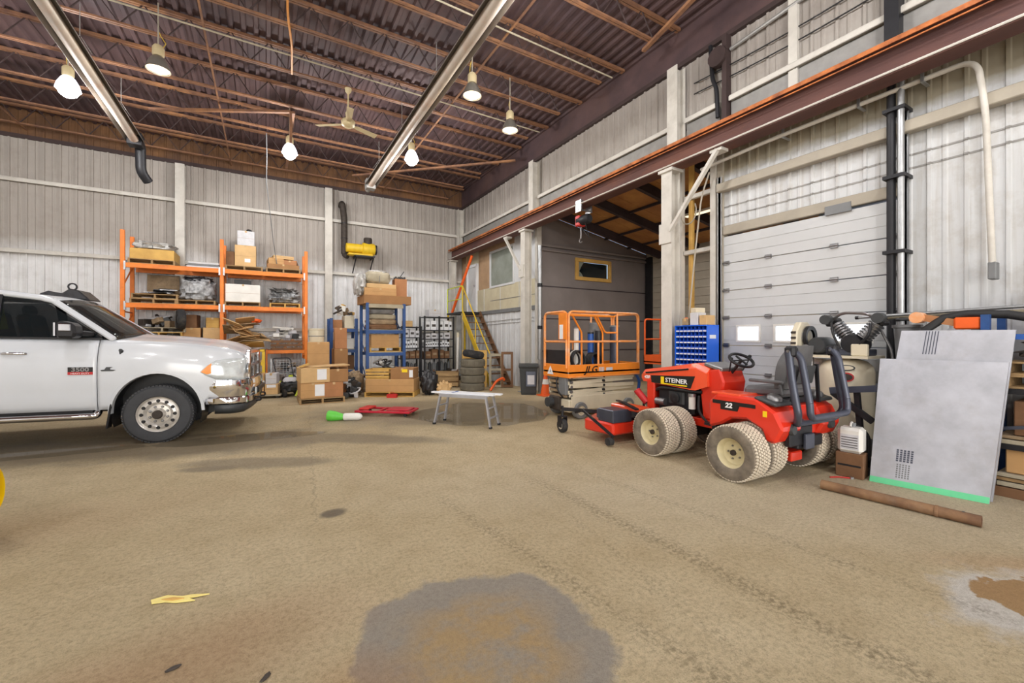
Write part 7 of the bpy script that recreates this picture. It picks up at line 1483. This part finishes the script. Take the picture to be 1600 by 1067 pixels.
# pump: crankcase, two finned cylinders, heads; motor; belt guard
MB().lathe([(0, -0.14), (0.10, -0.14), (0.12, -0.10), (0.12, 0.10), (0.10, 0.14), (0, 0.14)], 18, axis_m((0.0, -0.10, 1.42), (1, 0, 0))).build('crankcase', 'black_metal', ap, smooth=40)
for s_ in (-1, 1):
    for k in range(6): MB().lathe([(0, 0), (0.085, 0), (0.085, 0.012), (0.06, 0.014), (0.06, 0.03), (0, 0.03)], 16, axis_m((0.05 * s_, -0.10 + s_ * (0.10 + 0.022 * k), 1.50 + 0.028 * k), (0, s_ * 0.6, 0.8))).build('cylinder_fin', 'steel_bare', ap, smooth=40)
    MB().box((0.05 * s_, -0.10 + s_ * 0.255, 1.69), (0.16, 0.14, 0.06), (R(-s_ * 37), 0, 0)).build('cylinder_head', 'black_metal', ap, bevel=0.015)
    MB().lathe([(0, -0.05), (0.06, -0.05), (0.06, 0.05), (0, 0.05)], 14, axis_m((0.02 * s_ - 0.12, -0.10 + s_ * 0.27, 1.72), (1, 0, 0))).build('air_filter', 'plastic_dark', ap, smooth=40)
MB().tube(fillet([(-0.05, 0.12, 1.72), (-0.12, 0.0, 1.80), (-0.12, -0.25, 1.78), (-0.05, -0.34, 1.70)], 0.08), 0.018, 7).build('intercooler_pipe', 'steel_bare', ap, smooth=50)
MB().lathe([(0, -0.16), (0.09, -0.16), (0.105, -0.13), (0.105, 0.13), (0.09, 0.16), (0, 0.16)], 18, axis_m((0.0, 0.26, 1.40), (1, 0, 0))).build('motor', 'plastic_dark', ap, smooth=40)
gd = MB().prism([(-0.24, 1.28), (0.22, 1.28), (0.24, 1.40), (0.20, 1.60), (0.05, 1.70), (-0.14, 1.70), (-0.24, 1.58), (-0.26, 1.40)], 0.44, 0.52, 'Y').build('belt_guard', 'compressor_cream', ap, bevel=0.015)
for k in range(4): MB().bx(-0.262, -0.25, 0.45, 0.51, 1.34 + 0.07 * k, 1.37 + 0.07 * k).build('guard_slot', 'junk_dark', gd)
MB().lathe([(0.10, -0.015), (0.15, -0.02), (0.15, 0.02), (0.10, 0.015)], 20, axis_m((0.0, 0.40, 1.50), (0, 1, 0)), cap=False).build('flywheel', 'black_metal', ap, smooth=40)
MB().bx(-0.13, 0.13, -0.26, 0.06, 1.28, 1.36).build('pump_foot', 'rops_grey', ap, bevel=0.01)
MB().bx(-0.20, -0.14, -0.28, -0.12, 1.28, 1.42).build('unloader_valve', 'compressor_cream', ap, bevel=0.01)
MB().tube(fillet([(-0.16, -0.30, 1.66), (-0.20, -0.30, 1.52), (-0.18, -0.20, 1.42)], 0.06), 0.016, 7).build('unloader_pipe', 'black_metal', ap, smooth=50)
MB().tube(fillet([(-0.14, 0.10, 1.68), (-0.20, 0.06, 1.54), (-0.16, 0.0, 1.36)], 0.06), 0.014, 7).build('breather_hose', 'hose_black', ap, smooth=50)
MB().bx(-0.06, 0.06, 0.02, 0.42, 1.28, 1.33).build('motor_foot', 'black_metal', ap)
MB().cyl((-0.10, 0.34, 1.10), (-0.10, 0.34, 1.28), 0.03, n=10).lathe([(0, -0.01), (0.05, -0.01), (0.05, 0.02), (0, 0.02)], 14, axis_m((-0.24, 0.34, 1.36), (-1, 0, 0))).build('pressure_gauge', 'steel_bare', ap, smooth=40)
MB().tube(fillet([(0.1, -0.3, 1.6), (0.12, -0.42, 1.3), (0.1, -0.36, 0.9), (0.05, -0.28, 0.7)], 0.12), 0.014, 7).build('discharge_pipe', 'steel_bare', ap, smooth=50)
# white control cabinet behind the compressor
t = thing('control_box', 'white electrical box on a post left of the air compressor', 'box', (6.42, 2.88, 0), 0)
MB().bx(-0.14, 0.10, -0.16, 0.16, 0.80, 1.22).build('enclosure', 'plastic_white', t, bevel=0.012)
MB().bx(-0.148, -0.14, -0.13, 0.13, 0.84, 1.18).build('enclosure_door', 'paper_white', t)
MB().bx(-0.02, 0.03, -0.025, 0.025, 0, 0.80).build('post', 'galv', t)
# grey tapered bucket on the compressor's neighbour post
t = thing('grey_canister', 'tapered grey canister standing on a stool right of the compressor', 'canister', (6.28, 1.98, 0), 0) if False else thing('grey_canister', 'tapered grey canister on a stand right of the compressor pump', 'canister', (6.22, 1.86, 0), 0)
MB().lathe([(0, 1.22), (0.085, 1.22), (0.095, 1.25), (0.115, 1.60), (0.13, 1.61), (0.13, 1.64), (0, 1.64)], 22).build('canister_body', 'plastic_grey', t, smooth=40)
MB().cyl((0, 0, 0.02), (0, 0, 1.22), 0.03, n=10).lathe([(0, 0), (0.16, 0), (0.16, 0.02), (0, 0.02)], 18).lathe([(0, 1.19), (0.11, 1.19), (0.11, 1.22), (0, 1.22)], 18).build('stand', 'black_metal', t, smooth=40)
# ---- black folded implement frame and loose things between tractor and sheets
im = thing('implement_frame', 'black steel implement frame with folded arms behind the tractor tyres', 'machine', (5.74, 2.13, 0), R(90))
MB().bx(-0.12, 0.12, -0.05, 0.05, 0.08, 0.16).build('base_frame', 'black_metal', im)
for x in (-0.10, 0.10): MB().bx(x - 0.03, x + 0.03, -0.18, 0.18, 0.0, 0.08).build('base_foot', 'black_metal', im)
MB().bar((0.05, 0, 0.16), (-0.02, 0, 0.42), 0.06, 0.06).bar((-0.02, 0, 0.40), (0.02, 0, 0.92), 0.05, 0.05).build('upright', 'black_metal', im)
MB().bar((-0.14, 0.03, 0.58), (0.24, 0.03, 0.86), 0.05, 0.06).build('lower_arm', 'black_metal', im)
MB().bar((-0.20, 0.03, 0.95), (0.26, 0.03, 0.88), 0.06, 0.07).build('upper_arm', 'rops_grey', im)
MB().tube(fillet([(0.1, 0.08, 0.4), (0.0, 0.12, 0.55), (-0.12, 0.08, 0.45), (-0.12, 0.08, 0.16)], 0.1), 0.018, 7).build('hose', 'hose_black', im, smooth=50)
MB().lathe([(0, -0.10), (0.10, -0.10), (0.12, -0.06), (0.12, 0.06), (0.10, 0.10), (0, 0.10)], 16, axis_m((0.0, -0.02, 0.28), (1, 0, 0))).build('gearbox', 'steel_bare', im, smooth=40)
jg = thing('white_jug', 'white label-covered plastic jug beside the leaning sheets', 'jug', (5.49, 2.10, 0.26), R(8))
MB().bx(-0.09, 0.09, -0.11, 0.11, 0, 0.27).build('jug_body', 'plastic_white', jg, bevel=0.03)
MB().cyl((0.04, 0, 0.27), (0.04, 0, 0.31), 0.03, n=12).build('cap', 'plastic_grey', jg)
MB().bx(-0.0925, -0.09, -0.08, 0.08, 0.04, 0.20).build('jug_label', 'paper_grey', jg)
for i in range(5): MB().bx(-0.095, -0.0925, -0.07, 0.07, 0.06 + 0.026 * i, 0.068 + 0.026 * i).build('label_line', 'print_dark', jg)
MB().tube(arc((0.0, 0.27), 0.05, 0.2, PI - 0.2, 6, 'XZ', 0), 0.01, 6).build('handle', 'plastic_white', jg)
t = thing('wood_block', 'dark wooden block under the white jug', 'block', (5.49, 2.10, 0), R(8)); MB().bx(-0.10, 0.08, -0.12, 0.12, 0, 0.26).build('block', 'wood_dark', t, bevel=0.006); MB().bx(-0.101, -0.10, -0.1, 0.1, 0.12, 0.14).build('groove', 'black_paint', t)
t = thing('work_gloves', 'pair of yellow work gloves on the floor behind the tractor', 'gloves', (5.92, 2.34, 0), R(200))
for s_ in (0, 1):
    lump((0.13, 0.10, 0.05), 71 + s_, 0.3, 2.4).build('palm', 'glove_yellow', t, smooth=55, loc=(0.10 * s_, 0.09 * s_, 0.0))
    for k in range(4): MB().tube([(0.05 + 0.10 * s_, 0.09 * s_ - 0.035 + 0.024 * k, 0.03), (0.10 + 0.10 * s_, 0.09 * s_ - 0.04 + 0.028 * k, 0.035), (0.13 + 0.10 * s_, 0.09 * s_ - 0.045 + 0.03 * k, 0.018)], 0.012, 6).build('finger', 'glove_yellow', t, smooth=50)
t = thing('red_strap', 'short red strap lying on the floor by the gloves', 'strap', (5.28, 2.12, 0), R(-40)); MB().tube([(-0.10, 0, 0.008), (0, 0.02, 0.010), (0.10, 0, 0.008)], 0.008, 6).build('strap', 'plastic_red', t); MB().bx(0.09, 0.12, -0.015, 0.015, 0, 0.02).build('buckle', 'steel_bare', t)
# ---- leaning sheet metal
def sheet(bl, br, tl, tr_, th, name, label, stripes):
    t = thing(name, label, 'sheet', (0, 0, 0), 0, 'aluminium sheets leaning at the right')
    bl, br, tl, tr_ = map(Vector, (bl, br, tl, tr_)); n = (br - bl).cross(tl - bl).normalized()
    if n.x > 0: n = -n
    P0 = [[bl + (br - bl) * (i / 8) + ((tl + (tr_ - tl) * (i / 8)) - (bl + (br - bl) * (i / 8))) * (j / 10) for i in range(9)] for j in range(11)]
    MB().grid(P0).build('sheet_panel', 'alu', t, solid=th)
    # folded flange along the right edge
    MB().add([br, tr_, tr_ + Vector((0.045, 0.005, 0)), br + Vector((0.045, 0.005, 0))], [(0, 1, 2, 3)]).build('folded_edge', 'alu', t, solid=0.003)
    def at(u, v, out): return bl + (br - bl) * u + ((tl + (tr_ - tl) * u) - (bl + (br - bl) * u)) * v + n * out
    def strip(nm, u0, u1, v0, v1, m_, out=0.004): return MB().add([at(u0, v0, out), at(u1, v0, out), at(u1, v1, out), at(u0, v1, out), at(u0, v0, -0.001), at(u1, v0, -0.001), at(u1, v1, -0.001), at(u0, v1, -0.001)], [(0, 1, 2, 3), (7, 6, 5, 4), (0, 4, 5, 1), (1, 5, 6, 2), (2, 6, 7, 3), (3, 7, 4, 0)]).build(nm, m_, t)
    stripes(strip); return t
def back_marks(strip):
    for k in range(5): strip('slot_line', 0.245 + 0.028 * k, 0.255 + 0.028 * k, 0.845, 0.995, 'rops_grey')
def front_marks(strip):
    strip('green_tape', 0, 1, 0.0, 0.045, 'green_tape', 0.006)
    for k in range(5):
        for j in range(7): strip('vent_slot', 0.235 + 0.026 * k, 0.250 + 0.026 * k, 0.065 + 0.016 * j, 0.076 + 0.016 * j, 'plastic_grey')
        for j in range(6): strip('vent_slot', 0.225 + 0.032 * k, 0.246 + 0.032 * k, 0.19 + 0.016 * j, 0.203 + 0.016 * j, 'rops_grey')
sheet((5.54, 1.93, 0.0), (5.72, 1.12, 0.0), (5.90, 1.81, 1.57), (5.95, 1.02, 1.57), 0.003, 'metal_sheet', 'tall bare aluminium sheet with slot lines leaning behind the taped sheet', back_marks)
sheet((5.45, 1.93, 0.0), (5.62, 1.12, 0.0), (5.745, 1.94, 1.27), (5.86, 1.045, 1.27), 0.003, 'metal_sheet', 'lower aluminium sheet with green tape along its bottom edge', front_marks)
# ---- rusty pipe on the floor
t = thing('steel_pipe', 'rusty steel pipe lying on the floor before the aluminium sheets', 'pipe', (0, 0, 0))
a, b_ = Vector((4.76, 2.07, 0.046)), Vector((4.88, 1.01, 0.046)); d_ = (b_ - a).normalized()
MB().lathe([(0.045, 0), (0.045, (b_ - a).length), (0.034, (b_ - a).length), (0.034, 0), (0.045, 0)], 18, axis_m(a, d_), cap=False).build('pipe_wall', 'pipe_rust', t, smooth=40)
MB().lathe([(0.046, 0), (0.049, 0.004), (0.049, 0.02), (0.046, 0.024)], 18, axis_m(a + d_ * 0.80, d_), cap=False).build('pipe_collar', 'pipe_rust', t)
MB().lathe([(0, 0.0005), (0.011, 0.0)], 10, axis_m(b_ - d_ * 0.10 + Vector((0, 0, 0.0455)) + Vector((-0.0, -0.0, 0)), (-0.1, 0, 1)), cap=False).build('bolt_hole', 'black_paint', t)
# ---- rack of timber at the right edge
tr2 = thing('storage_rack', 'blue-beamed timber rack at the right edge behind the aluminium sheets', 'rack', (0, 0, 0))
for y in (-0.9, 1.22):
    for x in (6.02, 6.58): MB().bx(x - 0.03, x + 0.03, y - 0.03, y + 0.03, 0, 1.72).build('post', 'blue_rack' if y > 0 else 'black_metal', tr2)
for z in (0.50, 1.02, 1.53):
    for x in (6.02, 6.58): MB().bx(x - 0.022, x + 0.022, -0.9, 1.22, z - 0.05, z).build('beam', 'plastic_blue' if z > 1.4 else 'black_metal', tr2)
MB().bar((6.02, 1.2, 0.62), (6.02, -0.4, 1.0), 0.025, 0.03).build('brace', 'rops_grey', tr2)
def plank(x0, x1, y0, y1, z0, z1, label, m_):
    t = thing('timber_board', label, 'board', ((x0 + x1) / 2, (y0 + y1) / 2, z0), 0, 'timber on the right rack')
    MB().bx(-(x1 - x0) / 2, (x1 - x0) / 2, -(y1 - y0) / 2, (y1 - y0) / 2, 0, z1 - z0).build('board_body', m_, t, bevel=0.004)
    MB().bx(-(x1 - x0) / 2 + 0.004, (x1 - x0) / 2 - 0.004, (y1 - y0) / 2, (y1 - y0) / 2 + 0.002, 0.004, z1 - z0 - 0.004).build('end_grain', 'wood_dark', t)
for i, (z0, z1, m_, nm) in enumerate(((0.0, 0.09, 'wood_dark', 'dark timber baulk on the floor under the right rack'), (0.10, 0.14, 'wood_grey', 'grey plank on the dark baulk under the right rack'), (0.15, 0.18, 'pallet_wood', 'tan plank second from the floor under the right rack'), (0.19, 0.22, 'wood_grey', 'topmost grey plank of the pile under the right rack'), (0.50, 0.54, 'wood_grey', 'grey board lowest on the bottom beam of the right rack'), (0.55, 0.58, 'junk_tan', 'brown board second on the bottom beam of the right rack'))):
    plank(6.0 + 0.01 * (i % 3), 6.55, -0.85, 1.18 - 0.03 * (i % 2), z0, z1, nm, m_)
carton((0.50, 1.5, 0.24), (6.30, 0.35, 0.225), 0, 'long brown carton on the planks under the right rack', 'cardboard', False, None, 'goods on the right rack')
carton((0.50, 1.2, 0.32), (6.30, 0.45, 0.585), 0, 'brown stained box on the bottom shelf of the right rack', 'wood_dark', False, None, 'goods on the right rack')
for k in range(2): pallet((6.30, 0.62, 1.02 + PH * k), R(90), ('lower', 'upper')[k] + ' pallet on the middle beam of the right rack', 1.0, 0.5, 'pallet_wood')
bundle((0.5, 1.0, 0.26), (6.30, 0.5, 1.02 + 2 * PH), 0, 'dark sacking on the pallets of the right rack', 'junk_dark', 81, 0.4, 3, 'sack', straps=0)
t = thing('osb_sheet', 'orange-brown chipboard sheet standing on top of the right rack', 'board', (6.45, 0.1, 1.53)); MB().box((0.02, 0.1, 0.21), (0.015, 1.6, 0.42), (0, R(4), 0)).build('sheet', 'osb', t); MB().bx(-0.02, 0.06, -0.7, 0.9, 0, 0.02).build('bottom_rail', 'wood_grey', t)
t = thing('orange_clamp', 'orange steel clamp bracket on the top corner of the right rack', 'clamp', (6.05, 1.30, 1.50)); 
MB().bx(-0.05, 0.05, -0.05, 0.14, 0.08, 0.20).build('clamp_body', 'cone_orange', t, bevel=0.015); MB().bar((0, 0.10, 0.14), (0.02, 0.42, 0.22), 0.06, 0.07).build('clamp_arm', 'card_red', t); MB().cyl((-0.06, 0.42, 0.21), (0.08, 0.42, 0.21), 0.06, n=12).build('clamp_knob', 'orange_bar', t); MB().bx(-0.03, 0.03, -0.04, 0.02, 0, 0.1).build('clamp_foot', 'plastic_grey', t)
tag(MB().tube([(5.98, 1.60, 1.0), (5.98, 1.66, 1.35), (6.02, 1.65, 1.58), (6.06, 1.52, 1.70), (6.1, 1.36, 1.735), (6.12, 1.1, 1.72), (6.14, 0.8, 1.64), (6.16, 0.4, 1.55)], 0.042, 10).build('thick_hose', 'hose_black', smooth=60), 'thick black hose arching over the top of the right rack', 'hose')
for i, (y1, z1, y0, z0, x, m_, lb) in enumerate(((2.36, 1.74, -0.8, 1.88, 6.28, 'galv', 'long silver pipe resting across the right rack, uppermost'), (2.10, 1.73, -0.8, 1.80, 6.34, 'wood_grey', 'long grey lath lying below the silver pipe'), (1.95, 1.70, -0.8, 1.76, 6.22, 'plastic_dark', 'long dark rod lying nearest on the right rack'))):
    t = thing('long_pipe', lb, 'pipe', (0, 0, 0), 0, 'long stock lying across the right rack'); MB().tube([(x, y1, z1), (x, y0, z0)], 0.018, 8).build('pipe_body', m_, t, smooth=50); MB().tube([(x, y1 + 0.004, z1), (x, y1 - 0.03, z1 + 0.001)], 0.021, 8).build('end_cap', 'black_paint', t)
t = thing('grey_cylinder', 'grey gas cylinder head standing behind the black hose', 'cylinder', (6.38, 1.52, 0)); MB().lathe([(0, 0), (0.11, 0), (0.11, 1.45), (0.09, 1.54), (0.04, 1.60), (0.04, 1.66), (0, 1.66)], 20).build('cylinder_body', 'paper_grey', t, smooth=40); MB().lathe([(0, 1.66), (0.05, 1.66), (0.05, 1.70), (0, 1.70)], 14).build('valve_cap', 'plastic_grey', t, smooth=40)

# ================================================================== small things on the open floor
# aluminium work platform with white boards on it
wp = thing('work_platform', 'low folding aluminium work platform standing in the puddle', 'platform', (0, 0, 0))
A_, B2 = Vector((2.66, 7.10, 0)), Vector((3.32, 6.26, 0)); ax_ = (B2 - A_).normalized(); pr_ = Vector((-ax_.y, ax_.x, 0)); HP = 0.50
for s_ in (-1, 1):
    o_ = pr_ * 0.14 * s_
    MB().bar(A_ + o_ + ax_ * 0.08 + Vector((0, 0, HP)), B2 + o_ - ax_ * 0.08 + Vector((0, 0, HP)), 0.03, 0.05).build('side_rail', 'alu', wp)
    for e, sg in ((A_, 1), (B2, -1)): MB().bar(e + o_ * 1.25, e + o_ + ax_ * sg * 0.10 + Vector((0, 0, HP)), 0.045, 0.028, ax_).build('leg', 'alu', wp); MB().bar(e + o_ * 1.25, e + o_ * 1.25 + Vector((0, 0, 0.03)), 0.055, 0.04, ax_).build('foot_pad', 'dark_rubber', wp)
for e, sg in ((A_, 1), (B2, -1)):
    for zz in (0.16, 0.32): MB().bar(e - pr_ * 0.165 + ax_ * sg * 0.10 * zz / HP + Vector((0, 0, zz)), e + pr_ * 0.165 + ax_ * sg * 0.10 * zz / HP + Vector((0, 0, zz)), 0.03, 0.02).build('rung', 'alu', wp)
for k in range(4): q0 = pr_ * (-0.105 + 0.07 * k); MB().bar(A_ + ax_ * 0.06 + q0 + Vector((0, 0, HP + 0.02)), B2 - ax_ * 0.06 + q0 + Vector((0, 0, HP + 0.02)), 0.055, 0.012).build('deck_slat', 'alu', wp)
for k, (off, ln, lb) in enumerate(((-0.07, 0.10, 'white board lying on the front of the work platform'), (0.06, 0.02, 'white board lying on the back of the work platform'))):
    t = thing('white_board', lb, 'board', (0, 0, 0), 0, 'boards on the work platform'); MB().bar(A_ + pr_ * off - ax_ * ln + Vector((0, 0, HP + 0.04)), B2 + pr_ * off + ax_ * (0.12 - ln) + Vector((0, 0, HP + 0.04)), 0.09, 0.024).build('board_body', 'paper_white', t); MB().bar(A_ + pr_ * off + ax_ * 0.3 + Vector((0, 0, HP + 0.053)), A_ + pr_ * off + ax_ * 0.34 + Vector((0, 0, HP + 0.053)), 0.092, 0.004).build('tape_band', 'plastic_blue', t)
# red creeper dolly
cr = thing('mechanic_creeper', 'flat red wheeled creeper lying on the damp floor', 'creeper', (2.05, 8.35, 0), R(-38))
for y in (-0.22, 0.22): MB().bx(-0.55, 0.55, y - 0.03, y + 0.03, 0.06, 0.10).build('side_rail', 'red_dolly', cr, bevel=0.008)
for x in (-0.52, -0.1, 0.34, 0.52): MB().bx(x - 0.03, x + 0.03, -0.22, 0.22, 0.065, 0.095).build('cross_bar', 'red_dolly', cr)
MB().bx(-0.50, -0.30, -0.18, 0.18, 0.10, 0.14).build('head_pad', 'plastic_red', cr, bevel=0.015)
MB().bx(0.05, 0.50, -0.18, 0.18, 0.10, 0.125).build('back_pad', 'red_dolly', cr, bevel=0.012)
for x in (-0.45, 0.45):
    for y in (-0.2, 0.2): MB().cyl((x, y - 0.015, 0.03), (x, y + 0.015, 0.03), 0.03, n=10).build('caster', 'dark_rubber', cr)
# green and white traffic-wand bottle lying down
gb = thing('spray_bottle', 'green-ended white plastic bottle lying on the floor left of the creeper', 'bottle', (1.22, 8.12, 0.0), R(-25))
MB().lathe([(0.0, 0.0), (0.085, 0.0), (0.095, 0.02), (0.09, 0.12), (0.055, 0.26), (0.055, 0.28)], 20, axis_m((-0.28, 0, 0.095), (1, 0, -0.12)), cap=False).build('green_cone', 'plastic_green', gb, smooth=40)
MB().lathe([(0.055, 0.0), (0.065, 0.02), (0.065, 0.26), (0.05, 0.30), (0.025, 0.32), (0, 0.33)], 20, axis_m((0.0, 0, 0.066), (1, 0, 0)), cap=False).build('bottle_body', 'plastic_white', gb, smooth=40)
# yellow scrap of leaf-like wrapper near the camera
lf2 = thing('paper_scrap', 'torn pale yellow scrap lying on the floor at lower left', 'scrap', (-0.45, 3.04, 0.0), R(-30))
MB().prism([(-0.13, 0.0), (-0.07, 0.045), (0.02, 0.035), (0.06, 0.05), (0.16, 0.06), (0.07, 0.02), (0.12, 0.0), (0.03, -0.02), (-0.04, -0.015), (-0.10, -0.03)], 0.004, 0.010, 'Z').build('scrap_sheet', 'leaf_yellow', lf2)
MB().prism([(-0.07, 0.0), (-0.02, 0.02), (0.05, 0.012), (0.0, -0.008)], 0.010, 0.014, 'Z').build('torn_fold', 'wood_yellow', lf2)
for (x, y, rz, lb) in ((-0.36, 2.42, 0.3, 'small dark stone on the floor at the lower left corner'), (0.0, 2.15, 0.9, 'small brown splinter on the floor below the yellow scrap')):
    t = thing('floor_stone', lb, 'stone', (x, y, 0), rz); lump((0.06, 0.022, 0.012), int(x * 50 + 9), 0.4, 2.2, 10, 6).build('stone', 'junk_dark', t, smooth=50)
# puddles: thin sheets of water
def puddle(c, rx, ry, ang, seed, label, m_='water'):
    n = 48; pts = []
    for k in range(n):
        g = 2 * PI * k / n; r_ = 1 + 0.28 * noise.noise(Vector((math.cos(g) * 1.4, math.sin(g) * 1.4, seed))) + 0.10 * noise.noise(Vector((math.cos(g) * 4, math.sin(g) * 4, seed + 7)))
        x, y = rx * r_ * math.cos(g), ry * r_ * math.sin(g); pts.append((c[0] + x * math.cos(ang) - y * math.sin(ang), c[1] + x * math.sin(ang) + y * math.cos(ang)))
    vs = [(x, y, 0.003) for x, y in pts] + [(c[0] + (x - c[0]) * 1.03, c[1] + (y - c[1]) * 1.03, 0.0005) for x, y in pts]
    o_ = MB().add(vs, [tuple(range(n))] + [(i, n + i, n + (i + 1) % n, (i + 1) % n) for i in range(n)]).build('puddle', m_); return tag(o_, label, 'puddle', kind='stuff')
puddle((3.75, 7.55), 1.35, 1.25, R(-35), 1.0, 'wide shallow puddle around the work platform reflecting the white wall')
puddle((-0.35, 7.45), 1.0, 0.30, R(-8), 4.0, 'narrow puddle under the truck front bumper')
puddle((-2.5, 7.72), 1.2, 0.20, R(-6), 6.0, 'narrow wet strip beside the truck running board')
# edge of a yellow machine at the left border
ym = thing('yellow_machine', 'rounded yellow machine fender cut by the left picture edge', 'machine', (-2.36, 4.56, 0), R(38))
P = []
for k in range(13):
    a_ = -PI / 2 + PI * k / 12; P.append([(0.42 + 0.10 * math.cos(a_), y, 0.43 + 0.21 * math.sin(a_)) for y in (-0.55, -0.50, 0.50, 0.55)])
mb = MB().grid(P); mb.bx(-0.7, 0.42, -0.55, 0.55, 0.24, 0.62); mb.build('fender', 'yellow_machine', ym, smooth=40)
MB().bx(-0.6, 0.3, -0.45, 0.45, 0.62, 0.85).build('engine_cover', 'yellow_machine', ym, bevel=0.04)
for y in (-0.50, 0.50):
    for x in (-0.45, 0.2): MB().lathe([(0, -0.07), (0.18, -0.07), (0.2, -0.04), (0.2, 0.04), (0.18, 0.07), (0, 0.07)], 20, axis_m((x, y, 0.20), (0, 1, 0))).build('wheel', 'dark_rubber', ym, smooth=40)
MB().bx(0.34, 0.46, -0.55, -0.3, 0.64, 0.69).build('lamp_guard', 'glow_yellow', ym)
